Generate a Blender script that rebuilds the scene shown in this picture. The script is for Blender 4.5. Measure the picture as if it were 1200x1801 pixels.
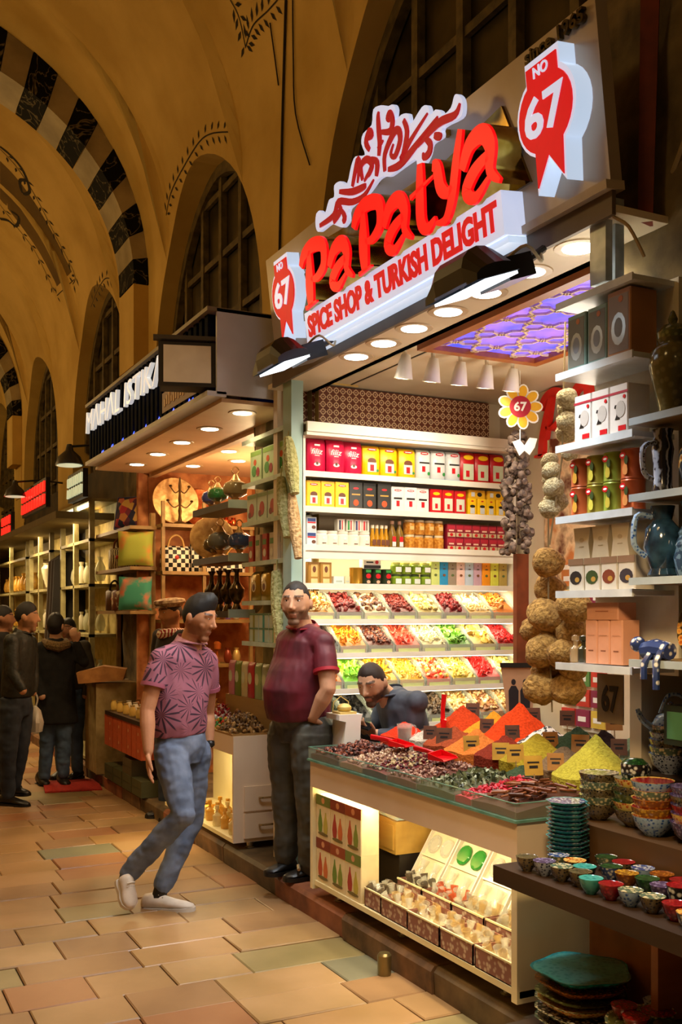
import bpy, bmesh, math, random
from mathutils import Vector, Matrix, Euler, noise as mnoise
for o in list(bpy.data.objects): bpy.data.objects.remove(o)
SC = bpy.context.scene
COL = SC.collection
PI = math.pi
rnd = random.Random(67)

# ---------------------------------------------------------------- camera
cam_d = bpy.data.cameras.new('camera'); cam = bpy.data.objects.new('camera', cam_d); COL.objects.link(cam)
cam.location = (0, 0, 1.6); cam.rotation_euler = (PI/2, 0, -math.atan2(1, 2))
cam_d.sensor_fit = 'VERTICAL'; cam_d.sensor_height = 36; cam_d.sensor_width = 24
cam_d.lens = 36*1800/1801; cam_d.shift_y = (1080-900.5)/1801; cam_d.clip_start = .05
SC.camera = cam
# ---------------------------------------------------------------- world, exposure
W = bpy.data.worlds.new('world'); SC.world = W; W.use_nodes = True
W.node_tree.nodes['Background'].inputs[0].default_value = (.035, .022, .010, 1)
W.node_tree.nodes['Background'].inputs[1].default_value = 1.0
SC.view_settings.view_transform = 'Standard'; SC.view_settings.look = 'None'
SC.view_settings.gamma = 1; SC.view_settings.use_curve_mapping = False
SC.view_settings.exposure = 0.35
# ---------------------------------------------------------------- the hall's lamps and added fill spots
WARM = (1, .66, .25); WARM2 = (1, .70, .36); COOL = (.82, .92, 1); SHOP = (1, .87, .64)
def lamp(kind, loc, power, col, size=.1, aim=None, spot=None, blend=.5, name='lamp_light', sx=None, sy=None):
    d = bpy.data.lights.new(name, kind); d.energy = power; d.color = col
    if kind == 'AREA':
        d.shape = 'RECTANGLE'; d.size = sx or size; d.size_y = sy or size
    else: d.shadow_soft_size = size
    if kind == 'SPOT': d.spot_size = spot; d.spot_blend = blend
    o = bpy.data.objects.new(name, d); COL.objects.link(o); o.location = loc
    if aim is not None: o.rotation_euler = (Vector(aim)-Vector(loc)).to_track_quat('-Z', 'Y').to_euler()
    return o
# hanging aisle lamps down the middle of the hall, warm
for y, p in ((-1.2, 8), (2.2, 16), (5.8, 22), (9.3, 32), (13, 44), (17, 50)):
    lamp('POINT', (.1, y, 4.3), p, WARM, .25)

# unseen spots added above the aisle to brighten the paving
for y, p in ((2.0, 80), (5.2, 120), (8.6, 130), (12.2, 150)):
    lamp('SPOT', (.5, y, 4.2), p, WARM2, .12, (.9, y+.2, 0), math.radians(75), .8)
# unseen spot added to brighten the pottery stall
lamp('SPOT', (1.35, 1.7, 2.5), 105, WARM2, .12, (2.4, 2.5, .75), math.radians(70), .8)

# ---------------------------------------------------------------- materials
def hx(h):
    c = [int(h[i:i+2], 16)/255 for i in (0, 2, 4)]
    return tuple(v/12.92 if v <= .04045 else ((v+.055)/1.055)**2.4 for v in c)
MATS = {}
def M(name, c1, c2=None, sc=12, rough=.5, metal=0, bump=0, emit=0, trans=0, pat='noise', detail=3, coat=0, ecol=None, ior=1.45, sharp=(.35, .65), alpha=1, spec=.5, c3=None):
    if name in MATS: return MATS[name]
    m = bpy.data.materials.new(name); m.use_nodes = True; nt = m.node_tree; N = nt.nodes; L = nt.links
    b = N['Principled BSDF']
    c1 = hx(c1) if isinstance(c1, str) else c1
    if c2 is None: c2 = tuple(v*.86 for v in c1)
    elif isinstance(c2, str): c2 = hx(c2)
    tc = N.new('ShaderNodeTexCoord')
    src = tc.outputs['Object']
    if pat == 'wood':
        mp = N.new('ShaderNodeMapping'); mp.inputs['Scale'].default_value = (1, .12, 1) ; L.new(src, mp.inputs[0]); src = mp.outputs[0]
    if pat == 'woodx':
        mp = N.new('ShaderNodeMapping'); mp.inputs['Scale'].default_value = (.12, 1, 1) ; L.new(src, mp.inputs[0]); src = mp.outputs[0]
    if pat in ('noise', 'wood', 'woodx'):
        t = N.new('ShaderNodeTexNoise'); t.inputs['Scale'].default_value = sc; t.inputs['Detail'].default_value = detail; fac = t.outputs[0]
    elif pat == 'voronoi':
        t = N.new('ShaderNodeTexVoronoi'); t.inputs['Scale'].default_value = sc; fac = t.outputs['Distance']
    elif pat == 'cells':
        t = N.new('ShaderNodeTexVoronoi'); t.inputs['Scale'].default_value = sc
        sp = N.new('ShaderNodeSeparateColor'); L.new(t.outputs['Color'], sp.inputs[0]); fac = sp.outputs[0]
    elif pat == 'wave':
        t = N.new('ShaderNodeTexWave'); t.inputs['Scale'].default_value = sc; t.inputs['Distortion'].default_value = 6; t.inputs['Detail'].default_value = 3; fac = t.outputs[1]
    elif pat == 'marble':
        t = N.new('ShaderNodeTexNoise'); t.inputs['Scale'].default_value = sc; t.inputs['Detail'].default_value = 6; t.inputs['Distortion'].default_value = 1.5
        mm = N.new('ShaderNodeMath'); mm.operation = 'SUBTRACT'; mm.inputs[1].default_value = .5; L.new(t.outputs[0], mm.inputs[0])
        ma = N.new('ShaderNodeMath'); ma.operation = 'ABSOLUTE'; L.new(mm.outputs[0], ma.inputs[0]); fac = ma.outputs[0]
    elif pat == 'checker':
        t = N.new('ShaderNodeTexChecker'); t.inputs['Scale'].default_value = sc; fac = t.outputs[1]
    L.new(src, t.inputs['Vector'])
    r = N.new('ShaderNodeValToRGB'); L.new(fac, r.inputs[0])
    e = r.color_ramp.elements
    e[0].position, e[1].position = sharp; e[0].color = (*c1, 1); e[1].color = (*c2, 1)
    if c3:
        x = e.new((sharp[0]+sharp[1])/2); x.color = (*(hx(c3) if isinstance(c3, str) else c3), 1)
    L.new(r.outputs[0], b.inputs['Base Color'])
    b.inputs['Roughness'].default_value = rough; b.inputs['Metallic'].default_value = metal
    b.inputs['IOR'].default_value = ior; b.inputs['Specular IOR Level'].default_value = spec
    if coat: b.inputs['Coat Weight'].default_value = coat; b.inputs['Coat Roughness'].default_value = .08
    if trans: b.inputs['Transmission Weight'].default_value = trans
    if alpha < 1: b.inputs['Alpha'].default_value = alpha
    if emit:
        if ecol: b.inputs['Emission Color'].default_value = (*(hx(ecol) if isinstance(ecol, str) else ecol), 1)
        else: L.new(r.outputs[0], b.inputs['Emission Color'])
        b.inputs['Emission Strength'].default_value = emit
    if bump:
        bp = N.new('ShaderNodeBump'); bp.inputs['Strength'].default_value = bump; bp.inputs['Distance'].default_value = .02
        L.new(fac, bp.inputs['Height']); L.new(bp.outputs[0], b.inputs['Normal'])
    MATS[name] = m
    return m
def C(h, **k):                                   # plain colour with faint variation
    return M('paint_'+h+''.join(f'_{a}{v}' for a, v in sorted(k.items())), h, **k)
def glass(name, col, rough=.05, alpha=.35, spec=.7):      # thin glass: see-through tint with a gloss
    return M(name, col, rough=rough, alpha=alpha, spec=spec)

# ---------------------------------------------------------------- mesh builder
class MB:
    def __init__(s): s.v = []; s.f = []; s.m = []
    def face(s, pts, mi=0):
        n = len(s.v); s.v += [tuple(p) for p in pts]; s.f.append(tuple(range(n, n+len(pts)))); s.m.append(mi); return s
    def raw(s, vs, fs, mi=0, mt=None):
        n = len(s.v); s.v += [tuple(mt @ Vector(p)) if mt else tuple(p) for p in vs]
        for f in fs: s.f.append(tuple(i+n for i in f)); s.m.append(mi)
        return s
    def add(s, o, mt=None, mi=None):
        n = len(s.v); s.v += [tuple(mt @ Vector(p)) if mt else p for p in o.v]
        for f, k in zip(o.f, o.m): s.f.append(tuple(i+n for i in f)); s.m.append(k if mi is None else mi)
        return s
    def box(s, x0, y0, z0, x1, y1, z1, mi=0, mt=None):
        vs = [(x0,y0,z0),(x1,y0,z0),(x1,y1,z0),(x0,y1,z0),(x0,y0,z1),(x1,y0,z1),(x1,y1,z1),(x0,y1,z1)]
        return s.raw(vs, [(0,3,2,1),(4,5,6,7),(0,1,5,4),(1,2,6,5),(2,3,7,6),(3,0,4,7)], mi, mt)
    def bar(s, a, b, w, h, mi=0, up=(0,0,1)):    # box beam from a to b
        a, b = Vector(a), Vector(b); d = (b-a).normalized(); u = Vector(up)
        if abs(d.dot(u)) > .98: u = Vector((1,0,0))
        r = d.cross(u).normalized(); u = r.cross(d).normalized(); vs = []
        for p in (a, b):
            for i, j in ((-1,-1),(1,-1),(1,1),(-1,1)): vs.append(p+r*(i*w/2)+u*(j*h/2))
        return s.raw(vs, [(3,2,1,0),(4,5,6,7),(0,1,5,4),(1,2,6,5),(2,3,7,6),(3,0,4,7)], mi)
    def lathe(s, prof, n=16, c=(0,0,0), mi=0, mt=None, sx=1, sy=1, lob=None, cap=True):
        vs = []; fs = []
        for r, z in prof:
            for k in range(n):
                a = 2*PI*k/n; q = r*(1 if lob is None else 1+lob[1]*math.cos(lob[0]*a))
                vs.append((c[0]+q*math.cos(a)*sx, c[1]+q*math.sin(a)*sy, c[2]+z))
        for i in range(len(prof)-1):
            for k in range(n):
                k2 = (k+1) % n; fs.append((i*n+k, i*n+k2, (i+1)*n+k2, (i+1)*n+k))
        if cap:
            if prof[0][0] > 1e-4: fs.append(tuple(range(n-1, -1, -1)))
            if prof[-1][0] > 1e-4: fs.append(tuple((len(prof)-1)*n+k for k in range(n)))
        return s.raw(vs, fs, mi, mt)
    def tube(s, pts, r, n=8, mi=0, flat=1, cap=True, ref=None):
        pts = [Vector(p) for p in pts]; m = len(pts)
        rr = r if isinstance(r, (list, tuple)) else [r]*m
        vs = []; fs = []; pu = Vector(ref) if ref else None
        for i, p in enumerate(pts):
            t = (pts[min(i+1, m-1)]-pts[max(i-1, 0)])
            t = t.normalized() if t.length > 1e-9 else Vector((0,0,1))
            if pu is None: pu = Vector((0,0,1)) if abs(t.z) < .9 else Vector((1,0,0))
            u = pu-t*pu.dot(t)
            u = u.normalized() if u.length > 1e-6 else t.orthogonal().normalized()
            w = t.cross(u); pu = u
            q = rr[i]; ru, rw = (q if isinstance(q, (list, tuple)) else (q, q*flat))
            for k in range(n):
                a = 2*PI*k/n; vs.append(p+u*(ru*math.cos(a))+w*(rw*math.sin(a)))
        for i in range(m-1):
            for k in range(n):
                k2 = (k+1) % n; fs.append((i*n+k, i*n+k2, (i+1)*n+k2, (i+1)*n+k))
        if cap: fs.append(tuple(range(n-1, -1, -1))); fs.append(tuple((m-1)*n+k for k in range(n)))
        return s.raw(vs, fs, mi)
    def ball(s, c, r, nu=10, nv=6, mi=0, mt=None, jit=0, rg=None):
        rx, ry, rz = r if isinstance(r, (list, tuple)) else (r, r, r); vs = [(c[0], c[1], c[2]-rz)]; fs = []
        for j in range(1, nv):
            th = PI*j/nv
            for k in range(nu):
                a = 2*PI*k/nu; q = 1+(rg.uniform(-jit, jit) if jit else 0)
                vs.append((c[0]+q*rx*math.sin(th)*math.cos(a), c[1]+q*ry*math.sin(th)*math.sin(a), c[2]-q*rz*math.cos(th)))
        vs.append((c[0], c[1], c[2]+rz)); e = len(vs)-1
        for k in range(nu):
            k2 = (k+1) % nu; fs.append((0, 1+k2, 1+k)); fs.append((e, 1+(nv-2)*nu+k, 1+(nv-2)*nu+k2))
            for j in range(nv-2): fs.append((1+j*nu+k, 1+j*nu+k2, 1+(j+1)*nu+k2, 1+(j+1)*nu+k))
        return s.raw(vs, fs, mi, mt)
    def prism(s, poly, z0, z1, mt=None, mi=0, ms=None):   # polygon in xy, extruded in z (CCW)
        n = len(poly); A = sum(poly[i][0]*poly[(i+1) % n][1]-poly[(i+1) % n][0]*poly[i][1] for i in range(n))
        if A < 0: poly = poly[::-1]
        vs = [(x, y, z0) for x, y in poly]+[(x, y, z1) for x, y in poly]
        s.raw(vs, [tuple(range(n-1, -1, -1)), tuple(range(n, 2*n))], mi, mt)
        return s.raw(vs, [(i, (i+1) % n, n+(i+1) % n, n+i) for i in range(n)], mi if ms is None else ms, mt)
    def stroke(s, pts, w, z0, z1, mt=None, mi=0, k=4):    # flat curved stroke with tapered ends
        P = catmull(pts, k); n = len(P); Lp = []; Rp = []
        for i, p in enumerate(P):
            a = P[max(i-1, 0)]; b = P[min(i+1, n-1)]; dx, dy = b[0]-a[0], b[1]-a[1]; l = math.hypot(dx, dy) or 1
            t = i/(n-1); q = w*(.25+.75*math.sin(PI*min(1, .15+t*.85))) if isinstance(w, (int, float)) else w[0]+(w[1]-w[0])*t
            Lp.append((p[0]-dy/l*q, p[1]+dx/l*q)); Rp.append((p[0]+dy/l*q, p[1]-dx/l*q))
        vs = [(x, y, z) for z in (z0, z1) for x, y in Lp+Rp]; m = 2*n; fs = []
        for i in range(n-1):
            fs.append((m+i, m+n+i, m+n+i+1, m+i+1)); fs.append((i, m+i, m+i+1, i+1)); fs.append((n+i+1, m+n+i+1, m+n+i, n+i))
        fs.append((0, n, m+n, m)); fs.append((n-1, m+n-1, m+2*n-1, 2*n-1))
        return s.raw(vs, fs, mi, mt)
    def build(s, name, mats, parent=None, loc=None, rz=0, smooth=35, rot=None):
        me = bpy.data.meshes.new(name); me.from_pydata(s.v, [], s.f)
        if not isinstance(mats, (list, tuple)): mats = [mats]
        for m in mats: me.materials.append(m)
        if len(mats) > 1: me.polygons.foreach_set('material_index', [min(i, len(mats)-1) for i in s.m])
        if smooth:
            me.polygons.foreach_set('use_smooth', [True]*len(me.polygons)); me.set_sharp_from_angle(angle=math.radians(smooth))
        me.update()
        return link(name, me, parent, loc, rz, rot)
def catmull(P, k=4):
    if len(P) < 3: return P
    out = []; n = len(P)
    for i in range(n-1):
        p0, p1, p2, p3 = P[max(i-1, 0)], P[i], P[i+1], P[min(i+2, n-1)]
        for j in range(k):
            t = j/k
            out.append(tuple(.5*((2*b)+(-a+c)*t+(2*a-5*b+4*c-d)*t*t+(-a+3*b-3*c+d)*t**3) for a, b, c, d in zip(p0, p1, p2, p3)))
    return out+[tuple(P[-1])]
def link(name, data, parent=None, loc=None, rz=0, rot=None):
    o = bpy.data.objects.new(name, data); COL.objects.link(o)
    if parent: o.parent = parent
    if loc is not None: o.location = loc
    if rot is not None: o.rotation_euler = rot
    elif rz: o.rotation_euler = (0, 0, rz)
    return o
def tag(o, label=None, cat=None, group=None, kind=None):
    for k, v in (('label', label), ('category', cat), ('group', group), ('kind', kind)):
        if v: o[k] = v
    return o
def thing(name, label, cat, loc=(0,0,0), rz=0, group=None, rot=None):
    return tag(link(name, None, None, loc, rz, rot), label, cat, group)
def solo(name, mb, mats, label, cat, loc=None, rz=0, group=None, smooth=35, kind=None, rot=None):
    return tag(mb.build(name, mats, None, loc, rz, smooth, rot), label, cat, group, kind)
def struct(name, mb, mats, parent=None, smooth=35, loc=None):
    o = mb.build(name, mats, parent, loc, 0, smooth)
    if not parent: o['kind'] = 'structure'
    return o
def dup(root, loc=None, rz=None, label=None, group=None, scale=None):
    def cp(o, par):
        c = o.copy(); COL.objects.link(c); c.parent = par
        for ch in list(o.children): cp(ch, c)
        return c
    r = cp(root, None)
    if loc is not None: r.location = loc
    if rz is not None: r.rotation_euler = (0, 0, rz)
    if scale: r.scale = (scale,)*3 if isinstance(scale, (int, float)) else scale
    if label: r['label'] = label
    if group: r['group'] = group
    return r
# text: x right, y up, z out; FX faces the aisle (-X), FY faces down the hall (-Y)
FX = Matrix(((0,0,-1,0),(-1,0,0,0),(0,1,0,0),(0,0,0,1)))
FY = Matrix(((1,0,0,0),(0,0,-1,0),(0,1,0,0),(0,0,0,1)))
T = Matrix.Translation
TXT = {}
TMP = bpy.data.scenes.new('workbench')             # empty side scene: quick evaluation of text and modifiers
def evaluated(ob):
    TMP.collection.objects.link(ob); vl = TMP.view_layers[0]; vl.update(); dg = vl.depsgraph; dg.update()
    me = bpy.data.meshes.new_from_object(ob.evaluated_get(dg)); TMP.collection.objects.unlink(ob); return me
def text(s, size, depth=.002, bold=0, shear=0, w=None, align='LEFT', h=None):
    key = (s, size, depth, bold, shear, w, align, h)
    if key not in TXT:
        cu = bpy.data.curves.new('t', 'FONT'); cu.body = s; cu.size = size; cu.extrude = depth/2; cu.offset = bold; cu.shear = shear; cu.resolution_u = 3
        ob = bpy.data.objects.new('t', cu)
        me = evaluated(ob)
        vs = [tuple(v.co) for v in me.vertices]; fs = [tuple(p.vertices) for p in me.polygons]
        bpy.data.objects.remove(ob); bpy.data.curves.remove(cu); bpy.data.meshes.remove(me)
        x0 = min(v[0] for v in vs); x1 = max(v[0] for v in vs); y0 = min(v[1] for v in vs); y1 = max(v[1] for v in vs)
        kx = w/(x1-x0) if w else 1; ky = h/(y1-y0) if h else 1
        dx = -x0 if align == 'LEFT' else -(x0+x1)/2
        vs = [((v[0]+dx)*kx, (v[1]-y0)*ky if h else v[1], v[2]+depth/2) for v in vs]
        m = MB(); m.raw(vs, fs); TXT[key] = m
    return TXT[key]
# ================================================================ the hall
XW, CX, RV, ZV = 2.65, .45, 2.2, 4.7        # wall plane, vault centre line, vault radius, springing height
ARCH = [.8, 4.3, 7.8, 11.3, 14.8, 18.3, 21.8]; HW = 1.3; ZS, AH = 3.55, 1.62
plaster = M('hall_plaster', 'cfae62', 'b8964a', sc=1.6, rough=.85, bump=.08, detail=8)
stone = M('pier_stone', '82704c', '3c3220', sc=5, rough=.9, bump=.7, detail=9, sharp=(.3, .7))
def prof(z):
    return XW if z <= ZV else CX+math.sqrt(max(0, RV*RV-(z-ZV)**2))
def arch_z(t): return ZS+AH*math.sqrt(max(0, 1-abs(t)**1.9))*(1+.02*(1-abs(t)))
def column(y, zb, n=26):
    out = []
    if zb < ZV:
        for i in range(8): out.append((XW, y, zb+(ZV-zb)*i/8))
        th0, m = 0, n-8
    else: th0, m = math.asin(min(1, (zb-ZV)/RV)), n
    for i in range(m):
        th = th0+(PI/2-th0)*i/(m-1); out.append((CX+RV*math.cos(th), y, ZV+RV*math.sin(th)))
    return out
mb = MB()
ys = []
for c in ARCH:
    ys += [(c-1.75, 0), (c-HW-.001, 0)]+[(c+HW*math.sin(PI/2*(k/14)), 1) for k in range(-14, 15)]+[(c+HW+.001, 0)]
ys.append((ARCH[-1]+1.75, 0))
cols = []
for y, inarch in ys:
    c = min(ARCH, key=lambda q: abs(q-y)); cols.append(column(y, arch_z((y-c)/HW) if inarch else (1.40 if 2.0 < y < 3.1 else 0)))
for a, b in zip(cols, cols[1:]):
    for i in range(len(a)-1): mb.face([a[i], a[i+1], b[i+1], b[i]])
for c in ARCH:                                    # reveals of the lunettes, and pier cheeks
    pts = [(c+HW*math.sin(PI/2*(k/14)), arch_z(math.sin(PI/2*(k/14)))) for k in range(-14, 15)]
    for (y0, z0), (y1, z1) in zip(pts, pts[1:]):
        mb.face([(prof(z0), y0, z0), (prof(z1), y1, z1), (XW+.27, y1, z1), (XW+.27, y0, z0)])
    for s_ in (-1, 1):
        y = c+s_*HW; mb.face([(XW, y, 3.0), (XW, y, ZS), (XW+.27, y, ZS), (XW+.27, y, 3.0)])
wr = struct('wall_right', mb, plaster)
# old stone facing of the piers between the shops
for i, yp in enumerate((2.55, 6.05, 9.55)):
    b = MB(); nx, nz = 10, 34; g = random.Random(i)
    z1 = 4.35 if i == 0 else 3.3; zz = 1.40 if i == 0 else 0
    for j in range(nz):
        for k in range(nx):
            q = [(yp-.46+.92*(k+dk)/nx, zz+(z1-zz)*(j+dj)/nz) for dk, dj in ((0,0),(1,0),(1,1),(0,1))]
            b.face([(XW-.025-.02*mnoise.noise(Vector((y*4, z*4, i)))-(.03 if z < z1-.02 else -.03), y, z) for y, z in reversed(q)])
    struct(f'trim_{i+1}', b, stone)
# lunette windows
frame_m = M('window_iron', '6a5a30', '463a1e', rough=.7)
pane_m = M('night_glass', '42371a', '15120a', sc=3, rough=.35, detail=5)
pane_data = {}
for i, c in enumerate(ARCH[1:6]):
    r = link(f'window_{i+1}', None, None, (XW+.20, c, 3.0)); r['kind'] = 'structure'
    fr = MB()
    N_ = 20; outer = [(HW*1.04*math.sin(PI/2*(k/N_)), arch_z(math.sin(PI/2*(k/N_)))-3.0+.04) for k in range(-N_, N_+1)]
    inner = [(y*.9, .0+(z)*.94) for y, z in outer]
    for a in range(2*N_):
        q = [outer[a], outer[a+1], inner[a+1], inner[a]]
        fr.face([(-.06, y, z) for y, z in q]); fr.face([(-.06, *inner[a]), (-.06, *inner[a+1]), (0, *inner[a+1]), (0, *inner[a])])
    fr.build('arch_frame', frame_m, r)
    for k in range(-2, 3):
        m_ = MB(); m_.box(-.04, k*.44-.03, .1, .01, k*.44+.03, 2.2); m_.build('mullion', frame_m, r)
    for k in range(4):
        m_ = MB(); m_.box(-.03, -1.3, .45+k*.52-.025, .0, 1.3, .45+k*.52+.025); m_.build('transom', frame_m, r)
    for k in range(-3, 3):
        for j in range(4):
            y0, y1 = max(-1.29, k*.44), min(1.29, k*.44+.44); z0 = .45+(j-1)*.52 if j else .0
            z1 = .45+j*.52
            m_ = MB(); m_.box(.012, y0, z0+.005, .02, y1, z1); m_.build('pane', pane_m, r)
    m_ = MB(); m_.box(.02, -1.29, 2.01, .03, 1.29, 2.3); m_.build('pane', pane_m, r)
# striped transverse ribs: alternating black and pale marble voussoirs
bl = M('black_marble', '15130f', '8d8468', sc=3.5, pat='marble', rough=.75, spec=.12, sharp=(.0, .02)); bl.node_tree.nodes['Color Ramp'].color_ramp.elements[0].color = (*hx('6f664e'), 1); bl.node_tree.nodes['Color Ramp'].color_ramp.elements[1].color = (*hx('0f0e0b'), 1)
wh = M('pale_marble', 'a99a78', '857759', sc=3, rough=.6, detail=6)
WY = .52
def rib_pt(a, r_):                                # r_ = 0 on the soffit, 1 on the vault
    rx, rz_ = (RV-.14, RV-.40) if r_ < .5 else (RV+.012, RV+.012)
    return (CX+rx*math.cos(a), ZV+rz_*math.sin(a))
for n_, y0 in enumerate((9.30, 16.3)):
    rib = link(f'trim_{n_+4}', None); rib['kind'] = 'structure'
    st = math.radians(6.6); n = 28
    for k in range(n):
        a0, a1 = -.02+k*st, -.02+(k+1)*st-.003
        if a1 > PI+.06: break
        b = MB(); q = []
        pro = .01 if k % 2 == 0 else 0
        for a in (a0, (a0+a1)/2, a1):
            for r_ in (0, 1): q.append(rib_pt(a, r_))
        i0, o0, i1, o1, i2, o2 = q; ya, yb = y0-pro, y0+WY
        for A, B, Cc, D in ((i0, i1, o1, o0), (i1, i2, o2, o1)):
            b.face([(p[0], ya, p[1]) for p in (A, D, Cc, B)]); b.face([(p[0], yb, p[1]) for p in (A, B, Cc, D)])
        for A, B in ((i0, i1), (i1, i2), (o1, o0), (o2, o1)): b.face([(A[0], ya, A[1]), (B[0], ya, B[1]), (B[0], yb, B[1]), (A[0], yb, A[1])])
        for A, B in ((o0, i0), (i2, o2)): b.face([(A[0], ya, A[1]), (B[0], ya, B[1]), (B[0], yb, B[1]), (A[0], yb, A[1])])
        b.build('voussoir', bl if k % 2 == 0 else wh, rib)
    for s_ in (-1, 1):
        b = MB(); x0, x1 = CX+s_*(RV-.14), CX+s_*(RV+.01); b.prism([(x0, y0), (x1, y0), (x1, y0+WY), (x0, y0+WY)], 3.9, ZV-.05); b.prism([(x0+s_*.13, y0), (x1, y0), (x1, y0+WY), (x0+s_*.13, y0+WY)], 3.4, 3.9); b.build('impost', plaster, rib)
# far half of the vault, left wall, ends
mb = MB()
for k in range(24):
    a0, a1 = PI/2+PI/2*k/24, PI/2+PI/2*(k+1)/24
    mb.face([(CX+RV*math.cos(a), y, ZV+RV*math.sin(a)) for a, y in ((a0,-.95),(a0,23.55),(a1,23.55),(a1,-.95))])
struct('ceiling', mb, plaster)
mb = MB(); mb.box(CX-RV-.2, -.95, -.1, CX-RV, 23.55, ZV); struct('wall_left', mb, plaster)
mb = MB(); mb.box(CX-RV-.2, 23.55, -.1, 4.6, 23.7, 7.1); struct('wall_back', mb, plaster)
# painted garlands and the painted cartouche on the plaster
paint = M('garland_paint', '2b2112', '1a140a', rough=.9)
olive = M('cartouche_paint', '6b521f', '5a4418', sc=2, rough=.9)
def hit(px, py, off=.006):                       # where the line of sight to a mark meets the vault surface
    d = Vector((.44721+(px-600)/1800*.89443, .89443-(px-600)/1800*.44721, (1080-py)/1800)); lo, hi = 2., 20.
    for _ in range(40):
        m_ = (lo+hi)/2; p = d*m_
        if p.x < prof(min(1.6+p.z, ZV+RV-.001))-off and 1.6+p.z < ZV+RV: lo = m_
        else: hi = m_
    return Vector((d.x*lo, d.y*lo, 1.6+d.z*lo))
def nrm(p):
    return Vector((-1,0,0)) if p.z < ZV else Vector((CX-p.x, 0, ZV-p.z)).normalized()
def leaves(name, pts, size, every, pair=True, stem=True):
    g = MB(); P = [hit(*q) for q in catmull(pts, 6)]; acc = 0; last = P[0]
    for a, b in zip(P, P[1:]):
        d = (b-a); L_ = d.length
        if L_ < 1e-5: continue
        d.normalize(); n = nrm(a); w = n.cross(d).normalized()
        if stem: g.face([a+w*.005, b+w*.005, b-w*.005, a-w*.005])
        acc += L_
        if acc > every:
            acc = 0
            for s_ in ((-1, 1) if pair else (1,)):
                t = (d*.6+w*s_*.8).normalized(); q = n.cross(t).normalized(); o = a+w*s_*.02
                g.face([o, o+t*size*.45+q*size*.17, o+t*size, o+t*size*.45-q*size*.17])
    return g
GAR = [([(291,385),(300,340),(322,295),(350,250),(372,235),(402,232)], .075, .095), ([(160,540),(172,510),(185,490),(200,492)], .09, .11),
       ([(405,0),(420,30),(430,75),(432,85)], .09, .07), ([(432,82),(445,45),(470,20),(488,0)], .09, .07),
       ([(0,262),(30,295),(62,345),(95,410),(130,480),(128,500)], .10, .13), ([(0,360),(30,400),(60,440),(85,490),(95,515)], .10, .13), ([(100,520),(130,492)], .09, .1)]
for k, (p, sz, ev) in enumerate(GAR):
    o = leaves('g', p, sz, ev).build(f'trim_{k+10}', paint, None, smooth=0); o['kind'] = 'structure'
scroll = MB()
for pts in ([(0,258),(20,275),(40,300),(52,335),(40,340),(35,318),(48,318)], [(0,385),(14,388),(28,398),(33,382),(20,372)]):
    P = [hit(*q, .008) for q in catmull(pts, 5)]
    for a, b in zip(P, P[1:]):
        d = (b-a).normalized(); w = nrm(a).cross(d).normalized()*.02; scroll.face([a+w, b+w, b-w, a-w])
o = scroll.build('trim_20', paint, None, smooth=0); o['kind'] = 'structure'
car = MB(); A = [(0,283),(28,312),(60,355),(92,410),(122,470),(126,478)]; B = [(0,350),(20,375),(45,408),(70,445),(95,492),(100,504)]
A, B = catmull(A, 3), catmull(B, 3)
for i in range(len(A)-1): car.face([hit(*q, .003) for q in (A[i], A[i+1], B[i+1], B[i])])
o = car.build('trim_21', olive, None); o['kind'] = 'structure'
# cracks and cables on the plaster
for k, pts in enumerate(([(503,0),(500,100),(496,250),(492,440)], [(515,0),(516,100),(520,200),(545,290)], [(475,40),(482,90),(490,150)])):
    b = MB(); b.tube([hit(*q, .012) for q in catmull(pts, 4)], .009 if k == 0 else .005, 5); solo('wall_cable', b, paint, ('thick dark cable running down the plaster beside the big lunette', 'thin sagging wire drooping across the yellow plaster', 'short thin wire hanging high on the yellow plaster')[k], 'cable')
# ---------------------------------------------------------------- floor: worn stone slabs laid in courses
FL = link('floor', None); FL['kind'] = 'structure'
mb = MB(); mb.box(CX-RV, -.95, -.1, 4.6, 23.55, -.012); mb.build('joint_bed', M('joint_dirt', '241c12', rough=.9), FL)
slab = []
for k, (a, b_) in enumerate((('b08a5e','86683f'), ('b48c62','92703e'), ('a88258','806040'), ('a18c60','7c7048'), ('a87a52','8a5c3a'), ('8a846a','6c6a52'), ('b8946a','947648'))):
    slab.append(M(f'floor_slab_{k}', a, b_, sc=1.7, rough=.34, bump=.10, detail=11, sharp=(.3, .7)))
g = random.Random(11); y = 2.9; row = 0; tiles = 0
while y < 21:
    dep = g.uniform(.25, .30) if y < 9 else g.uniform(.34, .44)
    x0 = max(-.4, .1*y-.55)-g.uniform(0, .3)
    while x0 < 2.27:
        w_ = g.uniform(.34, .54) if y < 9 else g.uniform(.5, .8)
        x1 = min(x0+w_, 2.28)
        if 2.28-x1 < .12: x1 = 2.28
        h = g.uniform(-.003, .003); b = MB(); e = .0028; c_ = .005
        o_ = [(x0+e, y+e), (x1-e, y+e), (x1-e, y+dep-e), (x0+e, y+dep-e)]
        i_ = [(x0+e+c_, y+e+c_), (x1-e-c_, y+e+c_), (x1-e-c_, y+dep-e-c_), (x0+e+c_, y+dep-e-c_)]
        tl = [g.uniform(-.0025, .0025) for _ in range(4)]
        b.raw([(*p, -.03) for p in o_]+[(*p, h-.005) for p in o_]+[(*p, h+tl[q]) for q, p in enumerate(i_)],
              [(a, (a+1) % 4, 4+(a+1) % 4, 4+a) for a in range(4)]+[(4+a, 4+(a+1) % 4, 8+(a+1) % 4, 8+a) for a in range(4)]+[(8, 9, 10, 11)])
        wgt = [5, 5, 5, 3, 2, .7, 4]
        b.build('slab', g.choices(slab, wgt)[0], FL, smooth=0); tiles += 1
        x0 = x1
    y += dep; row += 1
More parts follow.
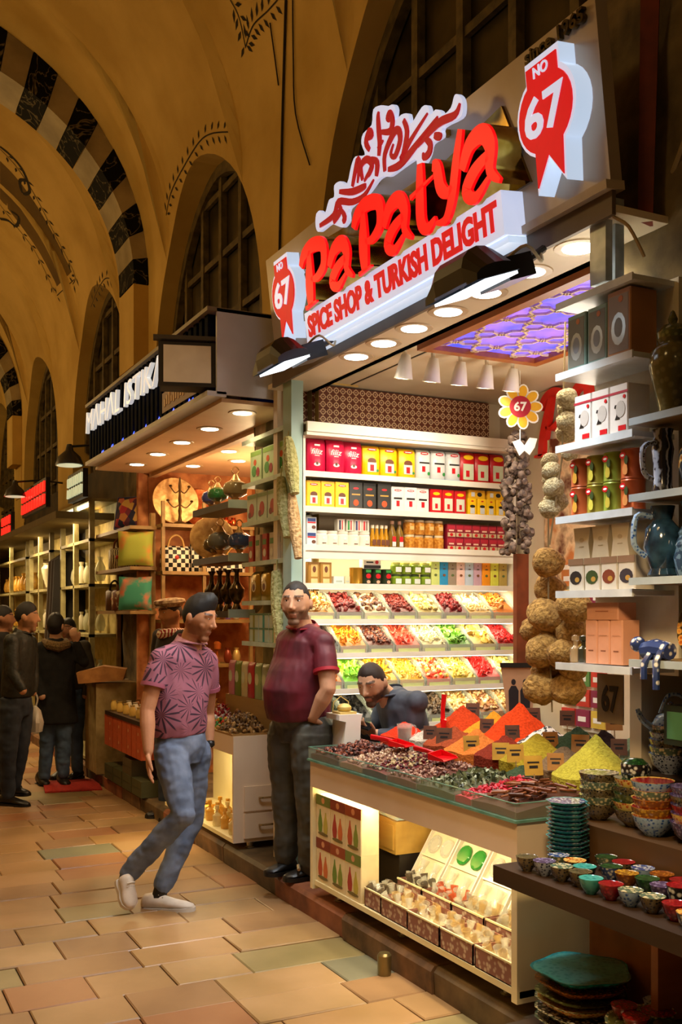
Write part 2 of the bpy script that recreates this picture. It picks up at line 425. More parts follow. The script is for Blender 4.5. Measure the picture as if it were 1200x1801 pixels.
mb = MB(); mb.box(-1.75, -.95, -.05, 2.28, 2.9, -.004); mb.build('paving', slab[0], FL)
# kerb stones and raised shop floor
KB = link('trim_30', None); KB['kind'] = 'structure'
kerb_m = [M('kerb_stone_a', '84603e', '4a3521', sc=6, rough=.6, bump=.3, detail=7), M('kerb_stone_b', '9c6040', '6b3d28', sc=6, rough=.6, bump=.3, detail=7), M('kerb_stone_c', '6f5a3c', '40321f', sc=6, rough=.6, bump=.3, detail=7)]
y = 1.6; k = 0
while y < 20:
    l = g.uniform(.55, .95); b = MB(); dx = g.uniform(-.012, .012); e = .005
    pr_ = [(2.262+dx, 0), (2.256+dx, .10), (2.275+dx, .122), (2.60, .124), (2.60, 0)]
    vs = [(x, yy, z) for yy in (y+e, y+l-e) for x, z in pr_]
    b.raw(vs, [(4,3,2,1,0), (5,6,7,8,9)]+[(i, (i+1) % 5, 5+(i+1) % 5, 5+i) for i in range(5)]); b.build('kerb_stone', kerb_m[k % 3], KB, smooth=20)
    y += l; k += 1
mb = MB(); mb.box(2.6, -.9, -.05, 6.0, 23.5, .12); struct('trim_31', mb, M('shop_floor', '8b7a5c', '6b5a40', sc=5, rough=.6))
# ================================================================ the big shop sign
tilt = math.radians(6.5)
steel = M('brushed_taupe_panel', 'b3a493', 'a39380', sc=2, rough=.38, metal=.35, detail=4)
red_l = M('lit_red_acrylic', 'a00202', '900202', rough=.35, emit=.7, ecol=(1, .004, .006), spec=.3)
red_p = M('red_print', 'c00810', 'b0060e', rough=.4, emit=.45, ecol=(.9, .01, .015), spec=.2)
whi_l = M('lit_white_acrylic', 'e6ebff', 'dfe6ff', rough=.3, emit=.5, ecol=(.66, .75, 1))
edge_l = M('glowing_white_edge', 'd8e4ff', 'cfe0ff', rough=.3, emit=.55, ecol=(.62, .78, 1))
gold_s = M('mirror_gold_side', 'd8b45a', 'a8842e', rough=.18, metal=1)
gold_b = M('mirror_gold_back', '8a6d2a', '5e4818', rough=.22, metal=1)
dark_red = M('dark_red_print', 'a00818', '900614', rough=.4, emit=.3, ecol=(.75, .01, .02), spec=.2)
SG = thing('shop_sign', 'long taupe shop sign with red lit letters and white ornament above the spice shop', 'sign', (2.33, 5.5, 3.05), rot=(0, -tilt, 0))
SF = FX                                        # local: a to the right along the front, b up, out
def spart(name, mb, mats): return mb.build(name, mats, SG)
b = MB(); b.prism([(0, 0), (2.85, 0), (2.85, .6), (0, .6)], -.05, 0, SF); spart('panel', b, steel)
b = MB(); b.box(-.02, -2.85, -.03, .06, 0, 0); spart('lower_lip', b, M('lip_metal', 'b9a892', rough=.4))
b = MB(); b.prism([(.42, .14), (.46, .36), (.80, .47), (1.3, .44), (1.9, .42), (2.32, .47), (2.45, .14)], 0, .012, SF); spart('mirror_backing', b, gold_b)
OUT = [(0.899,0.554),(0.939,0.556),(0.989,0.523),(1.047,0.568),(1.102,0.564),(1.114,0.612),(1.177,0.609),(1.24,0.574),(1.297,0.634),(1.345,0.658),(1.431,0.631),(1.41,0.689),(1.434,0.724),(1.515,0.728),(1.543,0.783),(1.61,0.772),(1.665,0.744),(1.707,0.733),(1.724,0.704),(1.709,0.665),(1.767,0.665),(1.819,0.645),(1.831,0.599),(1.925,0.627),(1.969,0.612),(1.981,0.573),(2.021,0.576),(2.055,0.554),(2.064,0.534),(2.126,0.537),(2.156,0.569),(2.179,0.565),(2.204,0.535),(2.203,0.497),(2.176,0.476),(2.056,0.491),(2.044,0.459),(1.968,0.463),(1.942,0.433),(1.898,0.409),(1.852,0.42),(1.838,0.453),(1.727,0.461),(1.624,0.464),(1.574,0.483),(1.521,0.488),(1.471,0.477),(1.403,0.464),(1.233,0.462),(1.213,0.414),(1.157,0.401),(1.099,0.428),(1.031,0.459),(0.916,0.46),(0.882,0.484),(0.882,0.526)]
STR = [[(0.933,0.483),(1.086,0.48),(1.15,0.522),(1.282,0.475),(1.398,0.464),(1.495,0.497)],[(1.079,0.45),(1.159,0.479),(1.147,0.507)],[(1.172,0.419),(1.194,0.435),(1.169,0.483)],[(1.169,0.563),(1.292,0.518),(1.406,0.5),(1.408,0.51)],[(1.296,0.54),(1.367,0.629),(1.378,0.601),(1.347,0.537)],[(1.396,0.533),(1.393,0.595),(1.452,0.603),(1.493,0.565),(1.463,0.539),(1.438,0.533),(1.41,0.521)],[(1.52,0.502),(1.538,0.554),(1.491,0.595)],[(1.596,0.495),(1.61,0.563),(1.695,0.615),(1.739,0.611),(1.744,0.567),(1.692,0.523),(1.659,0.544),(1.688,0.575)],[(1.786,0.634),(1.804,0.577),(1.761,0.503),(1.737,0.491),(1.823,0.534),(1.968,0.583)],[(1.626,0.491),(1.726,0.474),(1.872,0.501),(2.038,0.54)],[(1.871,0.494),(2.034,0.515),(2.155,0.497),(2.195,0.524)],[(1.938,0.494),(1.966,0.463),(1.954,0.434),(1.913,0.429),(1.91,0.451)],[(2.002,0.482),(2.037,0.464),(2.051,0.472)],[(1.558,0.576),(1.577,0.627),(1.579,0.677),(1.584,0.734),(1.595,0.751)],[(1.483,0.632),(1.46,0.675),(1.499,0.707),(1.517,0.681),(1.484,0.676)],[(1.599,0.662),(1.67,0.636),(1.698,0.664),(1.684,0.706),(1.659,0.695),(1.671,0.676)],[(1.557,0.606),(1.607,0.623)]]
orn = MB(); orn.prism([(q[0], q[1]) for q in catmull(OUT+[OUT[0]], 3)[:-1]], .085, .105, SF); orn = spart('ornament', orn, whi_l)
o2 = MB()
for s_ in STR: o2.stroke(s_, .0165, .106, .112, SF)
o2.build('scrollwork', dark_red, orn)
b = MB()
for a_, c_ in ((1.0, .5), (1.35, .55), (1.6, .6), (1.95, .52)): b = MB(); b.prism([(a_-.012, c_-.012), (a_+.012, c_-.012), (a_+.012, c_+.012), (a_-.012, c_+.012)], 0, .085, SF); b.build('standoff', gold_s, orn)
# 3D letters
LET = {'P': ([[(.30,-.02),(.30,.30),(.34,.66),(.40,.98)], [(.02,.80),(.18,.98),(.52,1.04),(.90,.90),(.88,.56),(.60,.42),(.38,.46)], [(.08,-.01),(.52,.01)]], (.15, .125, .06)),
       'a': ([[(.04,.62),(.28,.94),(.62,.98),(.80,.70),(.76,.30),(.98,.04)], [(.74,.58),(.36,.46),(.12,.22),(.34,.02),(.72,.22)]], (.15, .125)),
       't': ([[(.50,1.20),(.42,.70),(.38,.22),(.58,.02),(.92,.12)], [(.02,.74),(.95,.84)]], (.17, .09)),
       'y': ([[(.02,1.0),(.16,.92),(.24,.52),(.44,.34),(.62,.40)], [(1.0,1.28),(.80,.78),(.60,.22),(.34,-.12),(.0,-.08)]], (.15, .13))}
for ch, a0, w_, h_, b0 in (('P', .70, .30, .262, .135), ('a', 1.01, .25, .19, .135), ('P', 1.29, .28, .262, .135), ('a', 1.56, .24, .20, .135), ('t', 1.80, .20, .225, .135), ('y', 1.985, .215, .205, .155), ('a', 2.18, .25, .215, .135)):
    sts, ws = LET[ch]; body = MB(); fr = MB()
    for s_, w2 in zip(sts, ws):
        q = [(a0+x*w_+.04*y_*w_, b0+y_*h_) for x, y_ in s_]
        body.stroke(q, w2*w_*.92, .012, .118, SF, k=5); fr.stroke(q, w2*w_*.96, .118, .132, SF, k=5)
    lb = spart('letter', body, gold_s); fr.build('letter_face', red_l, lb)
# light box
b = MB(); b.prism([(.64, -.035), (2.385, -.035), (2.385, .128), (.64, .128)], .0, .10, SF); lbx = spart('light_box', b, whi_l)
b = MB(); b.prism([(.64, -.062), (2.385, -.062), (2.385, -.037), (.64, -.037)], .0, .085, SF); b.build('box_edge', edge_l, lbx)
b = MB(); b.add(text('SPICE SHOP & TURKISH DELIGHT', .1, .004, .0045, 0, 1.68, 'LEFT', .112), SF @ T((.675, -.008, .101))); b.build('lettering', red_p, lbx)
# two rosette badges
def badge(name, cx, cy, k):
    out = [(.10,.235),(.10,.165)]+[(.175*math.cos(a), .045+.150*math.sin(a)) for a in [math.radians(v) for v in range(52, -63, -12)]]+[(.085,-.22),(.0,-.115),(-.085,-.22)]+[(.175*math.cos(a), .045+.150*math.sin(a)) for a in [math.radians(v) for v in range(242, 127, -12)]]+[(-.10,.165),(-.10,.235)]
    P_ = lambda s_: [(cx+x*k*s_*.92, cy+y*k*s_) for x, y in out]
    b = MB(); b.prism(P_(1), .004, .075, SF, 0, 1); r = spart('rosette', b, [whi_l, edge_l])
    b = MB(); b.prism(P_(.9), .0755, .081, SF); f = b.build('rosette_face', red_p, r)
    b = MB(); b.add(text('67', .16*k, .004, .004, 0, .22*k, 'MID', .14*k), SF @ T((cx-.0, cy-.03*k, .081))); b.add(text('NO', .05*k, .004, .001, 0, .08*k, 'MID', .038*k), SF @ T((cx, cy+.166*k, .081))); b.build('numerals', whi_l, r)
badge('r', 2.645, .262, 1.0); badge('l', .36, .272, 1.0)
b = MB(); b.add(text('since 1965', .07, .02, .002, 0, .32, 'LEFT', .05), SF @ T((2.49, .535, .002))); spart('raised_lettering', b, M('black_gold', '231c0e', '5e4a1c', sc=40, rough=.3, metal=.6))['kind'] = 'stuff'
# steel portal behind the sign
pr_m = M('portal_brown', '6f5f4c', '5c4d3c', sc=3, rough=.5)
b = MB(); b.box(2.345, 2.66, 2.94, 2.362, 5.6, 3.045); struct('trim_40', b, pr_m)
b = MB(); b.box(2.37, 2.72, 2.74, 2.40, 2.80, 3.04); b.box(2.43, 2.74, 2.74, 2.47, 2.80, 3.04); struct('trim_41', b, M('portal_pale', 'c3ccd4', '9aa6b0', rough=.35, metal=.3))
post_m = M('pale_teal_post', 'a9c6bd', '8fb0a8', sc=3, rough=.4)
b = MB(); b.box(2.38, 5.40, .12, 2.455, 5.52, 2.95); struct('trim_42', b, post_m)
b = MB(); b.tube([(2.535, 2.66, 4.6), (2.535, 2.68, 3.8), (2.53, 2.7, 2.95)], [.05, .045, .035], 4); solo('rusty_post', b, M('rust_red', '7a2d14', '4e1c0d', sc=6, rough=.7, detail=6), 'rust red tapering post rising behind the end of the spice shop sign', 'post')
# arm lamps under the sign
navy = M('flood_housing', '191b24', '0f1118', rough=.35, coat=.3)
lampface = M('flood_glass', 'f2f6ff', 'eef4ff', rough=.2, emit=1.6, ecol=(.86, .94, 1))
def flood(y, z, label, s=1.0):
    r = thing('arm_floodlight', label, 'lamp', (2.0, y, z), rz=0)
    hood = MB(); n = 8; L_ = .205*s; prs = []
    for k in range(n+1):
        a = PI*k/n; prs.append((-.115*math.cos(a)*s, .15*math.sin(a)**.7*s if 0 < k < n else 0))
    for yy0, yy1, f0, f1 in ((-L_, -L_*.55, .35, 1), (-L_*.55, L_*.55, 1, 1), (L_*.55, L_, 1, .35)):
        for (x0, z0), (x1, z1) in zip(prs, prs[1:]):
            hood.face([(x0, yy0, z0*f0), (x0, yy1, z0*f1), (x1, yy1, z1*f1), (x1, yy0, z1*f0)])
    for e, f in ((-L_, .35), (L_, .35)): hood.face([(x, e, z0*f) for x, z0 in prs])
    hood.build('hood', navy, r)
    g_ = MB(); g_.box(-.07*s, -L_*.97, -.012, .105*s, L_*.97, -.002); g_.build('lens', lampface, r)
    a_ = MB(); a_.box(.10, -.09, -.02, .22, .09, .06); a_.tube([(.2, 0, .03), (.30, 0, .05), (.36, 0, .07)], .014, 6); a_.build('bracket', navy, r)
    w_ = MB(); w_.tube(catmull([(.16, -.02, .06), (.2, -.10, .08), (.28, -.06, .02), (.34, .0, .06)], 4), .006, 5); w_.build('wire', C('b8a98a'), r)
    o = lamp('AREA', (2.0, y, z-.03), 13, (.85, .93, 1), aim=(1.75, y, 0), sx=.2, sy=.5); o.data.spread = math.radians(125)
    r.rotation_euler = (0, math.radians(-20), 0)
flood(4.66, 2.83, 'dark arm floodlight under the sign, below the far small rosette', .8)
flood(2.985, 2.735, 'dark arm floodlight under the sign, below the big rosette end', .8)
# box and cables on the stone pier
b = MB(); b.box(2.54, 2.26, 2.78, 2.64, 2.42, 3.0); solo('junction_box', b, M('grey_box', '8b8672', '6d6856', rough=.7), 'grey square junction box fixed to the dark stone pier', 'electrical box')
b = MB(); b.tube(catmull([(2.60, 2.64, 3.12), (2.56, 2.52, 3.22), (2.55, 2.43, 3.30), (2.55, 2.36, 3.26), (2.56, 2.34, 3.02)], 5), .011, 6); solo('pale_cable', b, C('a8936a'), 'pale looping cable entering the grey junction box', 'cable')
b = MB(); b.tube(catmull([(2.36, 2.70, 3.04), (2.36, 2.68, 2.95), (2.40, 2.64, 2.9), (2.45, 2.62, 2.8)], 4), .006, 5); solo('thin_cable', b, C('b09a72'), 'thin cable hanging beside the portal of the spice shop', 'cable')
# ================================================================ the spice shop: shell
cream = M('shop_cream', 'd9c9ad', 'cdbb9c', sc=3, rough=.55)
white = M('shelf_white', 'efe9dc', 'e4dcca', sc=4, rough=.4)
lat = bpy.data.materials.new('lattice_panel'); lat.use_nodes = True       # brown fretwork: a repeated star-and-ring cut
nt = lat.node_tree; N = nt.nodes; L = nt.links; bs = N['Principled BSDF']; tcn = N.new('ShaderNodeTexCoord')
def nmath(op, a, b=None, v=None):
    n = N.new('ShaderNodeMath'); n.operation = op; L.new(a, n.inputs[0])
    if b is not None: L.new(b, n.inputs[1])
    elif v is not None: n.inputs[1].default_value = v
    return n.outputs[0]
sx_ = N.new('ShaderNodeSeparateXYZ'); L.new(tcn.outputs['Object'], sx_.inputs[0])
fx = nmath('SUBTRACT', nmath('FRACT', nmath('MULTIPLY', sx_.outputs[0], v=22)), v=.5); fz = nmath('SUBTRACT', nmath('FRACT', nmath('MULTIPLY', sx_.outputs[2], v=22)), v=.5)
rr_ = nmath('SQRT', nmath('ADD', nmath('MULTIPLY', fx, fx), nmath('MULTIPLY', fz, fz)))
ring = nmath('COMPARE', rr_, v=.33); ring.node.inputs[2].default_value = .07
ax_ = nmath('MINIMUM', nmath('ABSOLUTE', fx), nmath('ABSOLUTE', fz)); cr = nmath('LESS_THAN', ax_, v=.05); far_ = nmath('GREATER_THAN', rr_, v=.36)
pat = nmath('MAXIMUM', ring, nmath('MULTIPLY', cr, far_)); dot = nmath('LESS_THAN', rr_, v=.10); pat = nmath('MAXIMUM', pat, dot)
mx = N.new('ShaderNodeMix'); mx.data_type = 'RGBA'; L.new(pat, mx.inputs[0]); mx.inputs[6].default_value = (*hx('6b3420'), 1); mx.inputs[7].default_value = (*hx('dcc09a'), 1)
L.new(mx.outputs[2], bs.inputs['Base Color']); bs.inputs['Roughness'].default_value = .35
b = MB(); b.box(2.42, 5.70, .12, 4.1, 5.76, 3.06); struct('wall_shop_far', b, cream)
b = MB(); b.box(4.05, 2.7, .12, 4.12, 5.76, 3.06); struct('wall_shop_back', b, cream)
b = MB(); b.box(2.66, 2.86, .12, 4.1, 2.92, 3.06); struct('wall_shop_near', b, cream)
b = MB(); b.box(2.36, 2.66, 2.95, 2.64, 5.7, 2.975); b.box(2.62, 2.7, 3.01, 4.1, 5.76, 3.06); b.box(2.60, 2.7, 2.95, 2.64, 5.7, 3.02); struct('ceiling_shop', b, M('soffit', 'e2d3ba', 'd6c5a8', sc=3, rough=.5))
b = MB(); b.box(2.47, 5.655, 2.70, 3.93, 5.70, 3.0); solo('fretwork_panel', b, lat, 'brown fretwork panel with a ring pattern above the packet shelves', 'wall panel')
# downlights
rimm = M('downlight_rim', 'cdb592', 'b59c78', rough=.4)
disc = M('downlight_disc', 'fff8ea', 'fff8ea', rough=.3, emit=9, ecol=(1, .95, .85))
disc_w = M('downlight_disc_warm', 'fff0d0', 'fff0d0', rough=.3, emit=8, ecol=(1, .86, .6))
def downlight(x, y, z, label, group, r=.062, d=disc, power=9, col=SHOP, aim=None):
    t = thing('downlight', label, 'ceiling light', (x, y, z), group=group)
    b = MB(); b.lathe([(r, -.004), (r*1.45, -.004), (r*1.5, 0), (r*1.3, .006)], 24, cap=False); b.build('rim', rimm, t)
    b = MB(); b.lathe([(r*1.02, -.003), (r*.98, -.006), (0, -.0062)], 24); b.build('lit_disc', d, t)
    if power: lamp('SPOT', (x, y, z-.012), power, col, .06, aim or (x, y, 0), math.radians(150), .6)
for k in range(7): downlight(2.47, 2.98+k*.297, 2.95, f'round white soffit downlight under the big red sign, {("first", "second", "third", "fourth", "fifth", "sixth", "seventh")[k]} from the stone pier', 'downlights of the spice shop soffit', power=17)
# blue lattice skylight panel
t = thing('lattice_skylight', 'blue glowing ceiling panel behind a star lattice in an orange wood frame', 'ceiling panel', (3.05, 3.7, 2.965))
x0, x1, y0, y1 = -.29, .36, -.76, .78
b = MB(); b.box(x0, y0, .02, x1, y1, .03); b.build('blue_pane', M('sky_blue_pane', '2c37c8', '7a52d8', sc=3, rough=.3, emit=2.2), t)
fw = .055; b = MB(); b.box(x0-fw, y0-fw, -.01, x0, y1+fw, .045); b.box(x1, y0-fw, -.01, x1+fw, y1+fw, .045); b.box(x0, y0-fw, -.01, x1, y0, .045); b.box(x0, y1, -.01, x1, y1+fw, .045)
b.build('frame', M('orange_wood', 'b5682c', '8e4a1c', sc=10, pat='wood', rough=.4), t)
lw = MB(); step = .25
def clipbar(p, q):
    dx, dy = q[0]-p[0], q[1]-p[1]; t0, t1 = 0, 1
    for P_, Q_ in ((-dx, p[0]-x0), (dx, x1-p[0]), (-dy, p[1]-y0), (dy, y1-p[1])):
        if abs(P_) < 1e-9:
            if Q_ < 0: return
        else:
            r = Q_/P_
            if P_ < 0: t0 = max(t0, r)
            else: t1 = min(t1, r)
    if t1-t0 > .02: lw.bar((p[0]+dx*t0, p[1]+dy*t0, .008), (p[0]+dx*t1, p[1]+dy*t1, .008), .011, .012)
for i in range(-2, 6):
    for j in range(-1, 10):
        cx_, cy_ = x0+step*(i+.5*(j % 2)), y0+step*.87*j; R1, R2 = step*.36, step*.58
        pts = [(cx_+(R1 if k % 2 else R2)*math.cos(PI*k/6), cy_+(R1 if k % 2 else R2)*math.sin(PI*k/6)) for k in range(12)]
        for k in range(12): clipbar(pts[k], pts[(k+1) % 12])
lw.build('lattice', M('lattice_wood', 'f0d8ac', 'e0c090', rough=.4), t)
lamp('POINT', (3.35, 4.1, 2.35), 16, (1, .88, .70), .2)  # added fill light without a fitting, lifts the shop ceiling
# spot heads
for k in range(5):
    x = 2.70+k*.172
    t = thing('ceiling_spotlight', f'small white ceiling spotlight, {("first", "second", "third", "fourth", "fifth")[k]} from the soffit', 'spotlight', (x, 4.65, 3.01), group='row of ceiling spotlights')
    b = MB(); b.tube([(0, 0, 0), (0, 0, -.06)], .012, 6); b.build('stem', white, t)
    b = MB(); b.lathe([(.024, .05), (.036, .0), (.046, -.06), (.050, -.075), (.042, -.075), (.03, -.02)], 14, mt=T((0, .0, -.10)) @ Matrix.Rotation(math.radians(12), 4, 'X')); b.build('head', white, t)
    lamp('SPOT', (x, 4.70, 2.87), 11, SHOP, .05, (x, 5.6, 1.6), math.radians(110), .6)
# ---------------------------------------------------------------- shelving with packets on the far wall
SH = thing('wall_shelving', 'tall white wall shelving full of packets and dried fruit bins', 'shelves', (0, 0, 0))
def board(z, y0, th=.02, x1=3.95, lip=.028):
    b = MB(); b.box(2.46, y0, z-th, x1, 5.69, z); b.box(2.46, y0-.008, z-lip, x1, y0, z+.006); b.build('shelf', white, SH)
SZ = [2.43, 2.225, 2.0, 1.775]
for z in SZ: board(z, 5.42)
b = MB(); b.box(2.46, 5.42, 1.925, 3.95, 5.44, 1.98); b.build('front_rail', white, SH)
b = MB(); b.box(2.46, 5.36, 2.635, 3.97, 5.69, 2.655); b.box(2.46, 5.35, 2.655, 3.97, 5.37, 2.70); b.box(2.46, 5.352, 2.70, 3.97, 5.69, 2.712); b.build('cornice', white, SH)
for x in (2.45, 3.95):
    b = MB(); b.box(x, 5.40, .14, x+.02, 5.69, 2.64); b.build('upright', white, SH)
b = MB(); b.box(2.46, 5.685, .14, 3.95, 5.695, 2.64); b.build('back_panel', cream, SH)
BZ = [(1.565, 5.37), (1.368, 5.32), (1.163, 5.27), (.95, 5.24)]
for z, y0 in BZ: board(z, y0, .02, 3.96+.02, .024)
# light strips under the shelves
lst = M('light_strip', 'fff4d8', rough=.3, emit=4, ecol=(1, .9, .68))
for z, y0, p in ((1.775, 5.42, 3.2), (1.565, 5.37, 3.2), (1.368, 5.32, 3.2), (1.98, 5.46, 2.4), (1.163, 5.27, 2)):
    b = MB(); b.box(2.5, y0+.012, z-.028, 3.92, y0+.03, z-.021); b.build('light_strip', lst, SH)
    o = lamp('AREA', (3.2, y0+.03, z-.035), p, (1, .88, .62), aim=(3.2, y0+.20, z-.3), sx=1.4, sy=.02)
def SXp(px, y=5.45):
    u = (px-600)/1800; return y*(.44721+u*.89443)/(.89443-u*.44721)
# ---------------------------------------------------------------- packaging kit (front faces -Y, origin at base centre)
def ell(cx, cy, rx, ry, n=12): return [(cx+rx*math.cos(2*PI*k/n), cy+ry*math.sin(2*PI*k/n)) for k in range(n)]
def decals(w, h, y, specs):
    b = MB(); mats = []
    for i, s_ in enumerate(specs):
        kind, cx, cy, rw, rh, m_ = s_[:6]; z = .0006*(1+i*.5)
        if m_ not in mats: mats.append(m_)
        mi = mats.index(m_); mt = T((0, y, 0)) @ FY
        if kind == 'r': b.prism([((cx-rw/2-.5)*w, (cy-rh/2)*h), ((cx+rw/2-.5)*w, (cy-rh/2)*h), ((cx+rw/2-.5)*w, (cy+rh/2)*h), ((cx-rw/2-.5)*w, (cy+rh/2)*h)], 0, z, mt, mi)
        elif kind == 'e': b.prism([((x-.5)*w, y_*h) for x, y_ in ell(cx, cy, rw/2, rh/2)], 0, z, mt, mi)
        elif kind == 'p': b.prism([((cx+x*rw-.5)*w, (cy+y_*rh)*h) for x, y_ in s_[6]], 0, z, mt, mi)
        elif kind == 't': b.add(text(s_[6], rh*h, .0004, 0, s_[7] if len(s_) > 7 else 0, rw*w, 'MID', rh*h), mt @ T(((cx-.5)*w, (cy-.5*rh)*h, z)), mi)
    return b, mats
def softbody(w, d, h, n=16):
    b = MB(); vs = []; secs = [(0, .95, .9), (.02, 1, 1), (.5, 1, 1.0), (.88, 1, .95), (.95, .99, .6), (1, .97, .25)]
    for t, fw_, fd in secs:
        for k in range(n):
            a = 2*PI*(k+.5)/n; ca, sa = math.cos(a), math.sin(a); q = 1/max(abs(ca), abs(sa)); q = 1+(q-1)*.86
            vs.append((ca*q*w/2*fw_, sa*q*d/2*fd, t*h))
    fs = [(i*n+k, i*n+(k+1) % n, (i+1)*n+(k+1) % n, (i+1)*n+k) for i in range(len(secs)-1) for k in range(n)]
    fs += [tuple(range(n-1, -1, -1)), tuple((len(secs)-1)*n+k for k in range(n))]
    return b.raw(vs, fs)
def rbox(w, d, h, e=.004):
    b = MB(); p = [(w/2-e, d/2), (w/2, d/2-e)]; p = [(-x, y) for x, y in p][::-1]; P_ = [(w/2, -d/2+e), (w/2, d/2-e), (w/2-e, d/2), (-w/2+e, d/2), (-w/2, d/2-e), (-w/2, -d/2+e), (-w/2+e, -d/2), (w/2-e, -d/2)]
    return b.prism(P_, 0, h)
def pack(name, label, cat, w, d, h, body, specs, loc, rz=0, group=None, soft=False, shape=None, extra=None):
    t = thing(name, label, cat, loc, rz, group)
    (shape or (softbody(w, d, h) if soft else rbox(w, d, h))).build('body', body, t, smooth=50 if soft else 30)
    if specs: b, ms = decals(w, h, -d/2-.0005, specs); b.build('printed_front', ms, t, smooth=0)['kind'] = 'stuff'
    if extra:
        for nm, mb_, m_ in extra: mb_.build(nm, m_, t)
    return t
R_, Wt, K_, Y_, G_ = C('c8141e', rough=.35), C('f2efe8', rough=.4), C('1d1a18', rough=.35), C('f5c40c', rough=.35), C('2e8a3a', rough=.4)
PK, OR, GO, BR, SKY, GRY = C('d01848', rough=.25), C('e8842a', rough=.4), C('c09238', rough=.3), C('6a3a20', rough=.45), C('4f9fd0', rough=.4), C('cfd2d2', rough=.3)
glasspic = [('e', .5, .5, .5, .2, BR), ('r', .5, .3, .52, .3, GRY), ('r', .5, .28, .22, .2, R_)]
logo = [('e', .5, .86, .56, .09, R_), ('r', .5, .86, .36, .025, Wt)]
def row(n, px0, px1, z, make, y=5.45):
    """make(x) builds the first packet; copies follow"""
    xs = [SXp(px0+(px1-px0)*(i+.5)/n, y) for i in range(n)]; r = make(xs[0])
    base = r['label']; r['label'] = f'{base}, {ORD[0]} from the teal post'
    for i, x in enumerate(xs[1:]): c = dup(r, (x, r.location.y+rnd.uniform(-.008, .006), r.location.z), rnd.uniform(-.03, .03), f'{base}, {ORD[i+1]} from the teal post')
    return r
ORD = ['first', 'second', 'third', 'fourth', 'fifth', 'sixth', 'seventh', 'eighth', 'ninth', 'tenth', 'eleventh', 'twelfth']
y5 = 5.485
row(3, 541, 639, SZ[0], lambda x: pack('coffee_packet', 'pink foil packet with white script on the top shelf', 'packet', .12, .08, .205, PK, [('t', .5, .62, .62, .16, Wt, 'filiz', .25), ('r', .5, .8, .3, .05, Wt), ('r', .5, .5, .25, .02, Wt), ('e', .5, .25, .34, .10, Wt), ('e', .5, .28, .14, .10, BR)], (x, y5, SZ[0]), group='pink foil packets', soft=True))
row(3, 638, 733, SZ[0], lambda x: pack('tea_packet', 'tall yellow tea packet with glass picture on the top shelf', 'packet', .118, .08, .19, Y_, logo+glasspic+[('e', .82, .2, .14, .09, G_)], (x, y5, SZ[0]), group='tall yellow tea packets', soft=True))
row(3, 733, 811, SZ[0], lambda x: pack('tea_packet', 'tall silver tea packet with red logo on the top shelf', 'packet', .102, .08, .192, C('d9dad8', rough=.25), logo+[('r', .5, .56, .7, .05, K_), ('r', .45, .36, .22, .18, R_), ('e', .8, .22, .18, .12, G_), ('r', .5, .03, 1, .06, SKY)], (x, y5, SZ[0]), group='tall silver tea packets', soft=True))
row(3, 811, 888, SZ[0], lambda x: pack('tea_packet', 'tall red tea packet with yellow oval on the top shelf', 'packet', .108, .075, .20, R_, [('e', .5, .82, .7, .16, Y_), ('r', .5, .36, .72, .5, C('cfd8b8')), ('r', .45, .3, .24, .2, R_), ('r', .5, .03, 1, .06, Y_)], (x, y5, SZ[0]), group='tall red tea packets', soft=True))
row(3, 540, 613, SZ[1], lambda x: pack('tea_carton', 'short yellow carton with glass picture on the second shelf', 'carton', .093, .07, .16, Y_, logo+glasspic, (x, y5, SZ[1]), group='short yellow tea cartons'))
row(3, 614, 688, SZ[1], lambda x: pack('tea_carton', 'black tea carton with orange base on the second shelf', 'carton', .094, .07, .165, C('2a2823', rough=.3), [('e', .5, .78, .4, .08, R_), ('r', .5, .56, .6, .05, GO), ('e', .5, .26, .4, .24, C('c8501c')), ('r', .5, .03, 1, .07, OR)], (x, y5, SZ[1]), group='black tea cartons'))
row(3, 689, 756, SZ[1], lambda x: pack('tea_carton', 'short white tea carton on the second shelf', 'carton', .09, .07, .155, C('dfdfdc', rough=.35), logo+[('r', .5, .54, .64, .07, K_), ('r', .5, .34, .24, .22, R_), ('r', .5, .02, 1, .05, SKY)], (x, y5, SZ[1]), group='short white tea cartons'))
row(3, 757, 822, SZ[1], lambda x: pack('tea_carton', 'short red tea carton with yellow oval on the second shelf', 'carton', .086, .07, .155, R_, [('e', .5, .82, .6, .13, Y_), ('r', .5, .4, .7, .5, C('d2d8c0')), ('r', .5, .32, .22, .2, R_), ('r', .5, .03, 1, .06, Y_)], (x, y5, SZ[1]), group='short red tea cartons'))
ym = row(4, 824, 889, SZ[1], lambda x: pack('tea_carton', 'small yellow carton standing beside the short red cartons', 'carton', .066, .06, .11, Y_, [('e', .5, .86, .3, .08, R_), ('e', .5, .56, .6, .16, K_), ('r', .5, .3, .5, .34, GRY)], (x, y5, SZ[1]), group='small yellow tea cartons'))
row(2, 824, 889, SZ[1], lambda x: pack('tea_carton', 'yellow carton lying on top of the small yellow cartons', 'carton', .125, .06, .055, C('e8b01c', rough=.35), [('e', .65, .5, .3, .5, K_), ('r', .25, .5, .2, .5, GRY)], (x, y5, SZ[1]+.1102), group='yellow cartons lying on top'))
